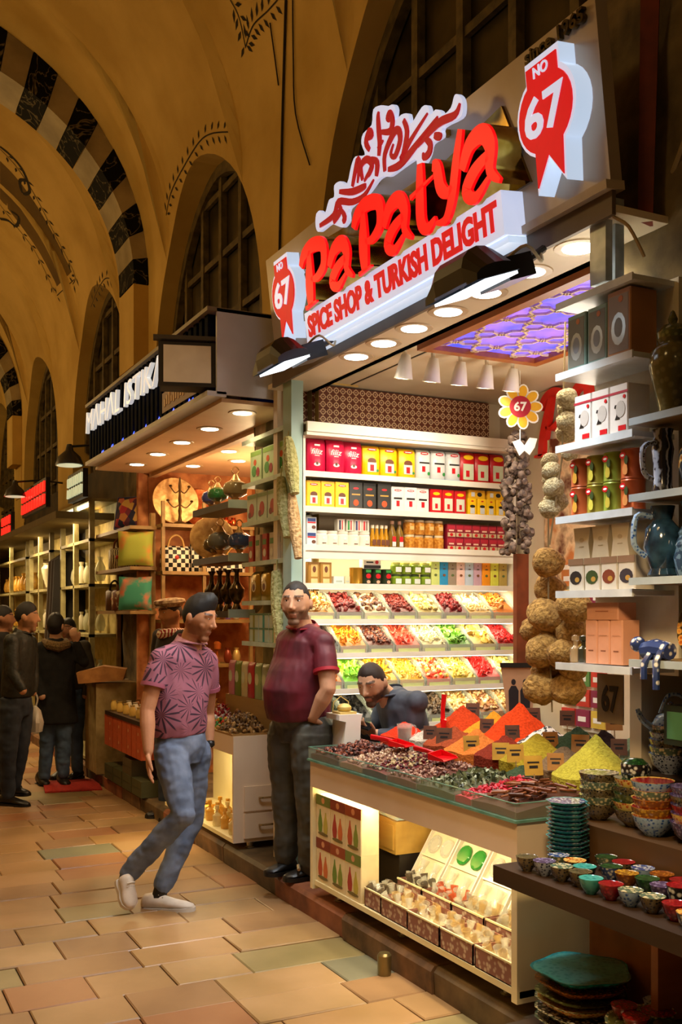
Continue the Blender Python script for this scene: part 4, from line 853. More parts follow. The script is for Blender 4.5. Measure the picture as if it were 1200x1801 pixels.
# tea set trays leaning back, and boxes of tea glasses in front
satin = M('satin_lining', 'e9dfbe', 'd8cca4', sc=9, rough=.35, coat=.3)
cgl = glass('tea_glass_clear', 'e8e8dc', alpha=.3, rough=.03); grn = glass('green_glass', '2c9a34', alpha=.75); yel = glass('amber_glass', 'e0c030', alpha=.7); brz = C('a87a34', metal=.7, rough=.3)
def ringm(r, th, n=14): return MB().tube([(r*math.cos(2*PI*k/n), r*math.sin(2*PI*k/n), 0) for k in range(n+1)], th, 6, cap=False)
def settray(y, w, h, label, kind):
    t = thing('tea_set_tray', label, 'gift box', (2.565, y, .29), rot=(0, math.radians(32), 0))  # local: x down-slope normal, y along, z up the slope
    b = MB(); b.box(-.03, -w/2, 0, 0, w/2, h); b.build('tray_body', satin, t)
    e = MB(); e.box(-.048, -w/2, 0, -.03, -w/2+.008, h); e.box(-.048, w/2-.008, 0, -.03, w/2, h); e.box(-.048, -w/2, 0, -.03, w/2, .008); e.box(-.048, -w/2, h-.008, -.03, w/2, h); e.build('tray_rim', white, t)
    for j in range(3):
        for i in range(2):
            y_, z_ = (i-.5)*w*.46, h*(.17+.33*j)
            b = MB(); rt = T((-.036, y_, z_)) @ Matrix.Rotation(-PI/2, 4, 'Y')
            if j == 1:
                m_ = {'green': grn, 'clear': cgl, 'amber': yel}[kind]
                b.add(ringm(w*.17, .008), rt); b.lathe([(0, 0), (w*.15, .002), (w*.17, .008)], 14, mt=rt); b.build('saucer', m_, t)
            else:
                m_ = {'green': grn if j == 2 else cgl, 'clear': cgl, 'amber': yel if j == 2 else cgl}[kind]
                b.lathe([(.014, -.05), (.024, -.04), (.02, -.01), (.016, .01), (.024, .045), (.021, .045), (.012, .0)], 12, mt=T((-.04, y_, z_))); b.build('tea_glass', m_, t)
    for j in (1, 2): d = MB(); d.box(-.045, -w/2+.008, h*.335*j-.004, -.03, w/2-.008, h*.335*j+.004); d.build('divider', satin, t)
settray(4.20, .24, .40, 'open white tray with clear tea glasses and saucers beside the wooden chest', 'clear')
settray(3.94, .25, .40, 'open white tray with green rimmed saucers leaning back', 'green')
settray(3.68, .24, .40, 'open white tray with gilt trimmed clear glasses beside the green tray', 'clear')
settray(3.42, .24, .40, 'open white tray with amber yellow glasses at the case end', 'amber')
boxm = M('gift_box_print', 'c4ae94', '8a5a4c', sc=42, rough=.5, pat='voronoi', sharp=(.25, .5))
fill = {'clear': cgl, 'gilt': glass('gilt_glass', 'd8b878', alpha=.4, rough=.03), 'red': glass('coral_glass', 'd8643c', alpha=.65), 'smoke': glass('smoke_glass', '6a5a48', alpha=.6)}
def glassbox(x, y, z, w, label, kind, n=6):
    t = thing('glass_gift_box', label, 'gift box', (x, y, z)); d_, h = .15, .085
    b = MB(); b.box(0, -w/2, 0, d_, w/2, .004); b.box(0, -w/2, 0, .005, w/2, h); b.box(d_-.005, -w/2, 0, d_, w/2, h+.01); b.box(0, -w/2, 0, d_, -w/2+.005, h); b.box(0, w/2-.005, 0, d_, w/2, h); b.build('carton', boxm, t)
    b = MB(); b.box(.005, -w/2+.005, .005, d_-.005, w/2-.005, h*.62); b.build('lining', satin, t)
    b = MB(); b.box(-.002, -w/2, h-.004, .006, w/2, h+.003); b.build('edge_trim', warmw, t)
    gm = [('gilt', 'clear'), ('clear', 'gilt')][n % 2] if kind == 'clear' else (kind, 'clear')
    for i in range(n):
        for j in range(2):
            y_ = -w/2+w*(i+.5)/n; x_ = .045+.06*j; m_ = fill[gm[(i+j) % 2]]
            b = MB(); b.lathe([(.012, .0), (.017, .012), (.013, .028), (.02, .055), (.018, .055), (.010, .026)], 8, mt=T((x_, y_, h*.55)) @ Matrix.Rotation(rnd.uniform(-.5, .5), 4, 'Y') @ Matrix.Rotation(rnd.uniform(-.5, .5), 4, 'X'), c=(0, 0, .012)); b.build('tea_glass', m_, t)
for y, x, z, w, k, l in ((4.22, 2.275, .216, .16, 'smoke', 'small gift box of smoky glasses beside the fruit tea cartons'), (4.01, 2.27, .216, .24, 'clear', 'patterned gift box of gilt tea glasses, second from the fruit tea cartons'), (3.75, 2.265, .216, .26, 'clear', 'patterned gift box of tea glasses, third from the fruit tea cartons'), (3.49, 2.265, .216, .24, 'clear', 'patterned gift box of tea glasses, fourth from the fruit tea cartons'), (3.23, 2.265, .216, .25, 'clear', 'patterned gift box of tea glasses touching the counter end panel'),
   (4.14, 2.425, .256, .22, 'smoke', 'raised gift box of smoky tea glasses in front of the clear tray'), (3.90, 2.425, .256, .24, 'red', 'raised gift box of coral red tea glasses in front of the green tray'), (3.65, 2.425, .256, .24, 'gilt', 'raised gift box of gold tea glasses in front of the gilt tray'), (3.40, 2.425, .256, .23, 'gilt', 'raised gift box of gold tea glasses in front of the amber tray')):
    glassbox(x, y, z, w, l, k)
b = MB(); b.box(.0, 0, 0, .155, 1.06, .039); solo('display_step', b, warmw, 'cream step board carrying the raised gift boxes', 'step', (2.422, 3.20, .216))
b = MB(); b.lathe([(.03, 0), (.032, .09), (.024, .10), (0, .10)], 12); solo('metal_stub', b, C('8a7a50', metal=.8, rough=.3), 'short metal pipe stub on the pavement at the kerb', 'pipe', (2.20, 3.97, 0))
# ================================================================ things hanging in the spice shop
g = random.Random(21)
def string_of(name, label, cat, top, pts, mk, mats, pname, rope=None, rope_r=.004):
    t = thing(name, label, cat, top)
    if rope: b = MB(); b.tube(rope, rope_r, 5); b.build('cord', C('8a7450'), t)
    me = [mk(k) for k in range(4)]; datas = []
    for i, (x, y, z, s) in enumerate(pts):
        k = i % 4
        if len(datas) <= k:
            o = me[k].build(pname, mats, t, (x, y, z), smooth=60); datas.append(o.data)
        else: o = link(pname, datas[k], t, (x, y, z))
        o.rotation_euler = (g.uniform(-.8, .8), g.uniform(-.8, .8), g.uniform(0, 6.28)); o.scale = (s,)*3
    return t
def egg(k):
    b = MB(); gg = random.Random(k); b.lathe([(.010, .0), (.020, .006), (.019, .022), (.014, .034), (.004, .038)], 8, cap=False); b.lathe([(.010, .0), (.014, .012), (.006, .03)], 8, cap=False)
    b.v = [(x*gg.uniform(.8, 1.2), y*gg.uniform(.8, 1.2), z) for x, y, z in b.v]; return b
pts = []
for i in range(150):
    z = -.02-.70*i/150; a = g.uniform(0, 6.28); r = (.035+.05*min(1, i/60))*g.uniform(.55, 1); pts.append((r*math.cos(a), r*math.sin(a), z, g.uniform(.85, 1.25)))
string_of('eggplant_string', 'long hanging string of dark dried eggplant shells', 'dried eggplants', (3.60, 4.90, 2.66), pts, egg, [M('dried_eggplant', '3a2c28', '857060', sc=30, rough=.7)], 'eggplant_shell', [(0, 0, .30), (0, 0, -.7)])
def sponge(k):
    b = MB(); b.ball((0, 0, 0), (.072, .068, .062), 18, 12)
    b.v = [tuple(Vector(v)*(1+.16*mnoise.noise(Vector(v)*22+Vector((k*5, 0, 0)))+.07*mnoise.noise(Vector(v)*60))) for v in b.v]; return b
spm = M('sea_sponge', 'c79a52', '8a6430', sc=70, rough=.95, bump=.9, detail=6)
spw = M('pale_sponge', 'd8cba4', 'a8946a', sc=70, rough=.95, bump=.9, detail=6)
def at(px, py, X): u = (px-600)/1800; d = X/(.44721+u*.89443); return Vector((X, d*(.89443-u*.44721), 1.6+d*(1080-py)/1800))
base = at(965, 920, 2.72)
L_ = [(390,475,85),(400,640,90),(380,800,100),(320,880,85),(550,740,95),(530,890,90),(370,1010,100),(400,1120,95),(350,1240,90),(510,1240,95),(480,1030,80),(540,1110,80)]
pts = []
for i, (x, y, r) in enumerate(L_): p = at(850+x/3.43, 850+y/3.43, 2.72+.07*(i % 2))-base; pts.append((*p, r/85))
string_of('sponge_string', 'big hanging bunch of round tan sea sponges', 'sponges', base, pts, sponge, [spm], 'sponge', [(0, 0, .35), (0, 0, -.4), (.02, 0, -.8)])
base2 = at(995, 690, 2.62)
L_ = [(510,960,55),(520,1030,60),(505,1100,55),(500,1170,55),(520,1290,45),(400,1340,45),(410,1400,50),(405,1450,45),(425,1500,55),(440,1580,60),(400,1630,55)]
pts = [(*(at(850+x/3.43, 420+y/3.43, 2.62+.05*(i % 2))-base2), r/88) for i, (x, y, r) in enumerate(L_)]
string_of('sponge_string', 'thin hanging string of small pale sponges beside the can shelf', 'sponges', base2, pts, sponge, [spw], 'sponge', [(0, 0, .28), (0, .02, -.25), (0, .10, -.6)])
# round flower plaque, bird cut-out
t = thing('flower_plaque', 'yellow petalled flower plaque with a red centre reading 67', 'plaque', (3.58, 4.84, 2.80), rot=(0, 0, -.45))
for k in range(9):
    a = 2*PI*k/9; mt = FY @ T((.088*math.cos(a), .088*math.sin(a), 0)) @ Matrix.Rotation(a, 4, 'Z')
    b = MB(); b.prism(ell(0, 0, .045, .034), 0, .006, mt); p = b.build('petal', Wt, t)
    b = MB(); b.prism(ell(0, 0, .036, .025), .006, .009, mt); b.build('petal_face', C('e0a81c'), p)
b = MB(); b.prism(ell(0, 0, .062, .062, 24), .0, .012, FY); c_ = b.build('centre', C('a8142a'), t)
b = MB(); b.add(text('67', .07, .003, .002, 0, .075, 'MID', .055), FY @ T((0, -.027, .0125))); b.build('numerals', Wt, c_)
b = MB(); b.tube([(0, .0, -.13), (0, 0, -.2)], .004, 5); b.tube([(0, .0, .13), (0, 0, .21)], .002, 5); b.build('cord', Wt, t)
b = MB(); b.prism([(-.07, .03), (-.03, .045), (0, .01), (.03, .055), (.075, .05), (.06, .0), (.03, -.045), (.0, -.02), (-.03, -.05), (-.05, -.01)], 0, .008, FY); solo('bird_cutout', b, Wt, 'small white bird cut-out below the flower plaque', 'ornament', (3.58, 4.80, 2.56), -.4)
# picture band and red letters on the back wall
b = MB(); b.prism([(0, 0), (.95, 0), (.95, .62), (.5, .95), (0, 1.0)], 0, .01, T((4.045, 5.2, 1.7)) @ FX); solo('wall_mural', b, M('mural_print', 'c8783c', '6a3218', sc=7, rough=.5, c3='e8c89a', detail=5), 'orange and brown printed mural on the back wall of the spice shop', 'mural')
for k, (ch, y, z, s, w_) in enumerate((('P', 5.28, 2.60, .36, .26), ('a', 4.98, 2.72, .25, .22))):
    sts, ws = LET[ch]; b = MB()
    for s_, w2 in zip(sts, ws): b.stroke([(x*w_+.3*q*w_, q*s) for x, q in s_], w2*w_*.8, .0, .04, T((4.04, y, z)) @ Matrix.Rotation(math.radians(0), 4, 'X') @ FX, k=5)
    solo('wall_letter', b, C('e0281c', rough=.35), ('big glowing red letter P on the back wall mural', 'smaller glowing red letter a beside the big P')[k], 'letter')
b = MB(); b.box(0, 0, 0, .10, .03, 1.18); solo('wooden_upright', b, M('red_wood', '8a4424', '5e2c16', sc=6, pat='wood', rough=.5), 'reddish wooden upright board below the eggplant string', 'board', (3.66, 4.98, .78), .15)
# card rack with little packets behind the sponges
t = thing('packet_rack', 'narrow rack of small colourful packets behind the sponges', 'rack', (4.03, 4.80, .9), -PI/2)
b = MB(); b.box(-.22, 0, 0, .22, .02, 1.0); b.build('rack_board', white, t)
for j in range(8):
    for i in range(3):
        b = MB(); b.box(-.2+.135*i, -.02, .03+.12*j, -.2+.135*i+.12, 0, .03+.12*j+.10); o = b.build('packet', C(('c83a2c', 'd8b84a', '5a8a4a', '8a2c4a', 'c87a3a')[(i*3+j*2) % 5]), t)
        b = MB(); b.box(-.18+.135*i, -.0215, .06+.12*j, -.2+.135*i+.09, -.02, .09+.12*j); b.build('packet_label', Wt, o)
# photo stand with two dark suited figures
t = thing('photo_stand', 'curved display board with a picture of two dark figures', 'display board', (3.22, 4.36, 1.0), rot=(-.05, 0, -.55))
pts = [(-.06, 0), (.06, 0), (.072, .16), (.095, .33), (-.095, .33), (-.072, .16)]
b = MB(); b.prism(pts, 0, .02, FY); b.build('board', C('b8906a'), t)
b = MB(); b.prism([(-.097, .32), (.097, .32), (.1, .345), (-.1, .345)], -.005, .03, FY); b.build('rim', K_, t)
b = MB()
for x in (-.03, .03):
    b.prism([(x-.022, .02), (x-.006, .02), (x, .1), (x+.006, .02), (x+.022, .02), (x+.026, .2), (x+.012, .225), (x-.012, .225), (x-.026, .2)], .02, .022, FY); b.prism(ell(x, .245, .012, .016), .02, .0215, FY)
b.build('printed_figures', C('1c1a1e'), t)['kind'] = 'stuff'
# white chair back / scale by the seated man, monitor
b = MB(); b.prism([(-.02, 0), (.04, 0), (.05, .30), (.06, .34), (-.08, .34), (-.08, .31), (-.04, .30), (-.07, 0)], 0, .16, FY); solo('white_stand', b, white, 'white plastic stand behind the man in the maroon shirt', 'stand', (2.52, 5.06, .72))
b = MB(); b.box(-.05, -.05, 0, .05, .05, .012); b.tube([(-.05, .04, .01), (-.045, .04, .06), (0, .045, .09), (.045, .04, .06), (.05, .04, .01)], .003, 5); b.ball((0, 0, .03), (.04, .04, .025), 12, 7); solo('soap_basket', b, C('d8bc6a'), 'small yellow basket on the white stand', 'basket', (2.50, 4.96, 1.0605))
# loofahs hanging on the far post
lm = M('loofah', 'c3bd84', '9a9658', sc=60, rough=.9, bump=.8)
for k, (px, y0, y1, r, c_) in enumerate(((513, 770, 868, .042, 0), (500, 840, 945, .040, 0), (519, 868, 982, .036, 1), (492, 1005, 1150, .050, 0))):
    xl = (2.37, 2.36, 2.37, 2.39)[k]; a_ = at(px-6, y0, xl); z1 = at(px+6, y1, xl); b = MB(); n = 9
    P_ = [(a_.lerp(z1, i/n)-a_) for i in range(n+1)]; b.tube(P_, [r*(.35+.65*math.sin(PI*min(.86, .12+.8*(i/n)))) for i in range(n+1)], 10); b.tube([(0, 0, 0), (.02, .03, .07), (.05, .06, .08)], .004, 4)
    solo('loofah', b, M('loofah_tan', 'c8a474', 'a07c4c', sc=60, rough=.9, bump=.8) if c_ else lm, ('pale green loofah hanging highest on the teal post', 'pale green loofah hanging in the middle of the teal post', 'tan loofah hanging beside the green ones on the post', 'thick long loofah hanging low behind the maroon shirted man')[k], 'loofah', a_)
# ================================================================ side shelves on the near pier (facing the aisle)
t = thing('side_shelf_unit', 'white open side shelves on the stone pier beside the spice shop', 'shelves', (0, 0, 0))
RZ = [2.73, 2.473, 2.21, 1.95, 1.68, 1.42]
b = MB(); b.box(2.565, 2.58, 1.39, 2.58, 3.0, 2.74); b.build('back_panel', M('panel_cream', 'd8d2c0', 'ccc4ae', rough=.5), t)
for z in RZ:
    b = MB(); b.box(2.385, 2.60, z-.018, 2.565, 3.0, z); b.box(2.378, 2.60, z-.022, 2.385, 3.0, z+.004); b.build('shelf', M('shelf_coolwhite', 'd4d8d8', 'c4c8c8', rough=.35), t)
def PXs(y0, y1, n): return [y1+(y0-y1)*(i+.5)/n for i in range(n)]   # from far (near the sponges) to near
XF = 2.465
teal = C('3a5450'); silv = C('aab0b0', metal=.5, rough=.3)
for i, y in enumerate(PXs(2.64, 2.97, 3)):
    big = i == 2
    pack('mirror_gift_box', ('teal gift box with an oval silver mirror, furthest up the shop side', 'teal gift box with an oval silver mirror beside the brown box', 'large brown framed gift box with a round silver dish')[i], 'gift box', .115 if big else .10, .12, .225 if big else .20, C('b07c50') if big else C('7a968c'),
         [('r', .5, .5, .84, .86, C('8a7a70') if big else C('6a665a')), ('e', .5, .42, .62, .5, silv), ('e', .5, .44, .36, .30, C('767a80')), ('e', .6, .86, .2, .1, C('b0622c'))], (XF, y, RZ[1]+.0045), -PI/2, group='boxed mirrors')
for i, y in enumerate(PXs(2.66, 2.94, 3)):
    pack('coffee_maker_box', f'white carton with red band and coffee pot print, {ORD[i]} from the small pale sponges', 'carton', .092, .10, .17, C('d8ccc0'), [('r', .5, .84, 1, .05, C('a82030')), ('p', .45, .45, .34, .3, K_, [(-.4, .5), (.4, .5), (.5, .3), (.2, .25), (.15, -.2), (.4, -.5), (-.4, -.5), (-.15, -.2), (-.2, .25), (-.5, .3)]), ('e', .62, .5, .5, .34, C('b8aca0')), ('r', .7, .12, .4, .1, R_), ('e', .82, .74, .14, .08, R_)], (XF, y, RZ[2]+.0045), -PI/2, group='white coffee pot cartons')
cb = MB(); cb.lathe([(0, 0), (.041, 0), (.043, .004), (.041, .009), (.041, .094), (.043, .099), (.041, .104), (0, .104)], 20)
for lev in range(2):
    for i, y in enumerate(PXs(2.64, 2.99, 4)):
        cc = ('b5562a', '9a8a2e', '8a9a34', 'c0582c')[i]
        pack('fruit_tea_can', f'{("orange", "olive yellow", "green", "red orange")[i]} fruit tea can, {("lower", "upper")[lev]} of its stacked pair', 'can', .06, .084, .104, C(cc, rough=.3, metal=.2), [('e', .4, .78, .5, .22, R_), ('e', .4, .78, .3, .08, Wt), ('p', .62, .38, .5, .5, C(('d8a03a', 'd8c84a', 'c8b03a', 'e0904a')[i]), pear), ('e', .7, .62, .3, .3, C('3a4a20'))], (XF-.005, y, RZ[3]+.0045+lev*.1045), -PI/2, group='fruit tea cans', shape=cb)
for i, y in enumerate(PXs(2.63, 2.98, 4)):
    pack('nut_carton', f'white carton with a {("dark", "green", "brown", "grey")[i]} round picture on the shelf below the cans', 'carton', .082, .09, .115, C('cfc4b0'), [('e', .5, .4, .8, .44, C(('2c2622', '3a4a24', '7a3a24', '3a3238')[i])), ('e', .6, .34, .3, .16, C('b88a3a')), ('r', .5, .9, 1, .2, C('8a6a50'))], (XF, y, RZ[4]+.0045), -PI/2, group='white nut cartons')
for i, y in enumerate(PXs(2.66, 2.96, 3)):
    sh = MB(); sh.prism([(-.045, 0), (.045, 0), (.036, .055), (.045, .11), (-.045, .11), (-.036, .055)], -.04, .04, FY)
    pack('waisted_carton', f'cream waisted carton on the nut cartons, {ORD[i]} from the sponges', 'carton', .08, .08, .11, C('d0c0a0'), [('e', .5, .6, .3, .14, C('b8a484')), ('r', .5, .38, .3, .03, C('a8946e'))], (XF, y, RZ[4]+.1205), -PI/2, group='cream waisted cartons', shape=sh)
for i, (y, z, h, w_, l) in enumerate(((2.86, 0, .155, .062, 'first'), (2.795, 0, .155, .062, 'second'), (2.73, 0, .155, .062, 'third'))):
    pack('soap_carton', f'peach soap carton standing under the wide peach one, {l} from the sponges', 'carton', w_, .08, h, C('d89a78', rough=.5), [('r', .5, .3, .4, .03, C('8a5238')), ('r', .5, .65, .6, .02, C('c08460'))], (XF, y, RZ[5]+.0045), -PI/2, group='peach soap cartons')
pack('soap_carton', 'wide peach carton lying on top of the peach soap cartons', 'carton', .165, .085, .06, C('cf9272', rough=.5), [('r', .5, .5, .4, .06, C('a8684a'))], (XF, 2.80, RZ[5]+.16), -PI/2)
pf = MB(); pf.lathe([(0, 0), (.018, 0), (.02, .01), (.02, .05), (.008, .06), (.008, .075), (.014, .08), (.014, .095), (0, .1)], 10)
for i, y in enumerate((2.975, 2.93, 2.90)):
    solo('perfume_bottle', pf, [glass('perfume_clear', 'c8b08a', alpha=.5), C('3a3a2c', rough=.2), C('4a3c1e', rough=.2)][i], ('clear perfume bottle with a tall cap at the shelf end', 'dark green perfume bottle beside the clear one', 'dark amber perfume bottle beside the peach cartons')[i], 'bottle', (2.45, y, RZ[5]+.0045))
# paper sign with black 67 and a dark apron below
t = thing('paper_sign', 'cream paper sign with bold black 67 under the side shelves', 'sign', (2.56, 2.98, 1.12), -PI/2)
b = MB(); b.box(0, -.004, .08, .14, 0, .26); b.build('sheet', C('7a6648'), t)
b = MB(); b.add(text('67', .12, .002, .004, 0, .09, 'LEFT', .10), FY @ T((.025, .12, .0045))); b.build('numerals', K_, t)
# ================================================================ side shelves on the far pier
t = thing('side_shelf_unit', 'pale open side shelves on the pier between the two lit shops', 'shelves', (0, 0, 0))
LZ = [2.72, 2.44, 2.19, 1.93, 1.68, 1.42]
b = MB(); b.box(2.572, 5.56, 1.0, 2.58, 6.30, 2.74); b.build('back_panel', M('panel_olive', '8a8462', '6e6a4c', rough=.6), t)
for z in LZ:
    b = MB(); b.box(2.42, 5.54, z-.018, 2.572, 6.28, z); b.box(2.414, 5.54, z-.024, 2.42, 6.28, z+.004); b.build('shelf', M('shelf_mint', 'b8c8b8', 'a4b6a4', rough=.4), t)
xs = 2.492
def yrow(y0, y1, n): return [y0+(y1-y0)*(i+.5)/n for i in range(n)]
for i, y in enumerate(yrow(5.56, 6.2, 3)):
    pack('fruit_gift_box', f'green gift box with fruit print, {ORD[i]} from the teal post', 'gift box', .19, .11, .20, C('b8d0a4'), [('r', .5, .9, .9, .14, C('8ab45a')), ('e', .35, .35, .4, .36, G_), ('e', .7, .3, .3, .3, C('9a2c3a')), ('e', .45, .62, .24, .2, C('d0582c'))], (xs, y, LZ[1]+.0045), -PI/2, group='green fruit gift boxes')
for i, y in enumerate(yrow(5.55, 6.25, 4)):
    pack('fruit_gift_box', f'pale gift box with red pomegranate print, {ORD[i]} from the teal post', 'gift box', .165, .11, .175, C('b8c4b0'), [('r', .5, .9, .9, .12, C('8aa87a')), ('e', .5, .42, .5, .5, C('a83a34')), ('e', .3, .25, .3, .24, C('7a2c2c'))], (xs, y, LZ[2]+.0045), -PI/2, group='pomegranate gift boxes')
for i, y in enumerate(yrow(5.55, 6.25, 6)):
    pack('slim_can', f'slim printed can on the pier shelf, {ORD[i]} from the teal post', 'can', .08, .1, .17, C(('c43a28', 'd0c8b0', 'c8b8a0', 'b83a2c', 'c8b8a0', 'b83a2c')[i]), [('e', .5, .3, .6, .3, C('d8d0b8')), ('r', .5, .7, .7, .2, C('5a8a4a'))], (xs, y, LZ[3]+.0045), -PI/2, group='slim printed cans')
for i, y in enumerate(yrow(5.56, 6.25, 4)):
    pack('gold_pouch', f'gold foil pouch on the pier shelf, {ORD[i]} from the teal post', 'pouch', .15, .08, .19, C('b08a2a', rough=.25, metal=.4), [('e', .5, .5, .5, .4, C('e0cfa0')), ('e', .5, .46, .3, .24, BR)], (xs, y, LZ[4]+.0045), -PI/2, group='gold foil pouches', soft=True)
for i, y in enumerate(yrow(5.56, 6.22, 4)):
    for j in range(2):
        pack('sweets_box', f'clear lidded sweets box with {("purple", "green", "teal", "olive")[i]} band, {("lower", "upper")[j]} of its pair', 'box', .155, .10, .09, C('b8c4ae', rough=.3), [('r', .5, .5, .2, 1, C(('8a2c7a', '4a9a5a', '3a8a80', '8a8a3a')[i])), ('r', .5, .92, 1, .12, C('5a7a5a'))], (xs, y, LZ[5]+.0045+j*.0905), -PI/2, group='clear sweets boxes')
# ================================================================ the pottery stall beside the spice shop
dwood = M('dark_stall_wood', '3a2614', '22160b', sc=7, pat='wood', rough=.45, detail=5)
owood = M('orange_stall_wood', 'b8752c', '8a5420', sc=5, pat='woodx', rough=.5, detail=5)
b = MB(); b.box(2.95, 1.4, .12, 3.0, 2.86, 3.0); struct('wall_stall_back', b, M('stall_back', '2e2415', '1a140c', sc=4, rough=.8))
t = thing('pottery_stand', 'dark wooden stepped stand covered with painted pottery', 'stand', (0, 0, 0))
b = MB(); b.box(2.06, 1.5, .672, 2.46, 2.94, .73); b.build('lower_board', dwood, t)
b = MB(); b.box(2.40, 1.5, .73, 2.60, 2.985, .855); b.build('middle_step', M('step_wood', '5a3c1c', '3c2812', sc=7, pat='wood', rough=.5), t)
b = MB(); b.box(2.60, 1.5, .73, 2.94, 2.84, 1.03); b.build('upper_step', dwood, t)
b = MB(); b.box(2.52, 1.5, .14, 2.55, 2.98, .672); b.build('back_board', owood, t)
b = MB(); b.box(2.30, 2.40, .13, 2.52, 2.43, .672); b.build('partition', owood, t)
b = MB(); b.box(2.14, 1.5, .125, 2.52, 2.98, .15); b.build('bottom_board', dwood, t)
def glaze(nm, a, c, sc=70, c3=None): return M('glaze_'+nm, a, c, sc=sc, pat='voronoi', rough=.18, coat=.5, sharp=(.25, .5), c3=c3)
GZ = {'teal': glaze('teal', '2f8a84', '4aa498', 50), 'red': glaze('red', 'b02224', '801418', 90), 'blue': glaze('blue', '24509a', '9ab4d0', 90), 'amber': glaze('amber', 'b06a1c', '7a3e10', 80), 'green': glaze('green', '2c5a2a', '173a1c', 80), 'cream': glaze('cream', 'dccc9e', '5a6a54', 75), 'white': glaze('white', 'd0ccc0', '3a4a7a', 80), 'navy': glaze('navy', '141c3a', 'a0a8b8', 110), 'orange': glaze('orange', 'b0481c', 'd8b05a', 80), 'black': glaze('black', '14120f', '6a5a3a', 110), 'lilac': glaze('lilac', '8a7a9a', '4a3a5a', 80), 'yellow': glaze('yellow', 'c8962a', '8a5a1c', 80), 'lace': glaze('lace', 'd8d4c8', '201c1c', 60), 'olive': glaze('olive', '7a7a44', '4c5028', 60), 'turq': glaze('turq', '24a09a', '147a7a', 40)}
foot = C('7a5a40')
def bowlmesh(r, h, n=20, lob=None):
    o = MB().lathe([(r*.42, 0), (r*.45, h*.08), (r*.82, h*.45), (r*.98, h*.92), (r, h)], n, lob=lob, cap=False); o.face([(r*.42*math.cos(2*PI*k/n), r*.42*math.sin(2*PI*k/n), 0) for k in range(n)][::-1])
    i = MB().lathe([(r*.95, h), (r*.90, h*.9), (r*.70, h*.45), (r*.3, h*.18), (0, h*.15)], n, lob=lob)
    e = MB().lathe([(r, h), (r*1.01, h*1.03), (r*.95, h)], n, lob=lob, cap=False)
    return o, i, e
BC = {}
def bowl(x, y, z, r, h, out, inn, rim, label, group=None, name='bowl', lob=None, tilt=0):
    key = (r, h, out, inn, rim, lob)
    if key in BC: o = dup(BC[key], (x, y, z), label=label, group=group); return o
    t = thing(name, label, 'bowl' if name == 'bowl' else 'plate', (x, y, z), group=group)
    a, b_, c_ = bowlmesh(r, h, 24 if r > .06 else 16, lob)
    a.build('outer_glaze', GZ[out], t); b_.build('inner_glaze', GZ[inn], t); c_.build('rim', GZ[rim], t); BC[key] = t
    return t
SB = [((2.115,2.82),'black','black','a small black speckled bowl at the far end of the lower board'),((2.13,2.745),'navy','lilac','small violet blue bowl beside the black bowl'),((2.225,2.79),'cream','white','cream rimmed bowl before the teal plate stack'),((2.225,2.705),'black','orange','dark bowl with orange red inside beside the cream rimmed bowl'),((2.355,2.70),'cream','green','striped cream and green bowl beside the teal plate stack'),((2.355,2.615),'black','red','dark bowl with red inside behind the blue bowls'),((2.355,2.525),'blue','white','blue and white bowl with a pale rim'),((2.355,2.44),'amber','amber','amber brown bowl at the foot of the red rimmed stack'),((2.355,2.355),'black','red','dark bowl with bright red inside below the purple stack'),((2.135,2.66),'black','cream','dark bowl with pale specks beside the violet bowl'),((2.145,2.58),'black','black','plain dark bowl on the board edge'),((2.28,2.59),'white','green','white rimmed bowl with green inside'),((2.265,2.50),'amber','yellow','bowl with glowing amber yellow inside'),((2.275,2.42),'green','green','dark green glazed bowl'),((2.12,2.50),'teal','teal','teal bowl on the front edge of the board'),((2.13,2.42),'red','red','glossy dark red bowl on the front edge'),((2.135,2.34),'blue','cream','deep blue bowl with cream dots on the front edge'),((2.145,2.26),'black','cream','dark bowl with cream scrolled rim on the front edge'),((2.26,2.34),'lilac','lilac','lilac patterned bowl beside the white lace bowl'),((2.24,2.25),'lace','red','tall white lace patterned bowl'),((2.15,2.175),'red','red','deep red bowl nearest the white lace bowl'),((2.12,2.09),'lace','orange','white bowl with red leaf pattern at the board end'),((2.35,2.26),'orange','cream','orange patterned bowl against the step'),((2.20,2.625),'green','teal','small sea green bowl in the middle of the board')]
for k, ((x, y), a, i, l) in enumerate(SB):
    r = .038; bowl(x, y, .7305, r, .048 if 'tall' not in l else .07, a, i, {'cream': 'lace', 'white': 'lace'}.get(a, i), l.replace('a small', 'small'), 'small painted bowls on the lower board')
# stacks of bowls and plates: every piece is its own
def stack(x, y, z, n, r, h, dz, outs, inn, rim, desc, name='bowl', lob=None):
    for k in range(n):
        bowl(x+rnd.uniform(-.003, .003), y+rnd.uniform(-.003, .003), z+k*dz, r, h, outs[k % len(outs)], inn, rim, f'{desc}, {"topmost" if k == n-1 else ("lowest" if k == 0 else "between topmost and lowest")}', desc+' stack', name, lob)
stack(2.325, 2.865, .7305, 15, .07, .02, .0138, ['teal', 'turq', 'teal'], 'white', 'teal', 'teal lobed plate in the teal stack', 'plate', (8, .05))
stack(2.50, 2.905, .8555, 5, .072, .062, .027, ['black', 'cream'], 'cream', 'lace', 'white rimmed bowl in the far bowl stack')
stack(2.53, 2.755, .8555, 5, .072, .062, .027, ['black', 'orange', 'olive'], 'green', 'olive', 'dark bowl in the stack under the lidded cup')
stack(2.48, 2.61, .8555, 5, .072, .068, .029, ['blue', 'yellow', 'amber', 'cream'], 'red', 'orange', 'orange rimmed bowl in the many coloured stack')
stack(2.51, 2.46, .8555, 5, .072, .068, .029, ['lilac', 'orange', 'red', 'black'], 'lilac', 'lilac', 'purple bowl in the many coloured stack')
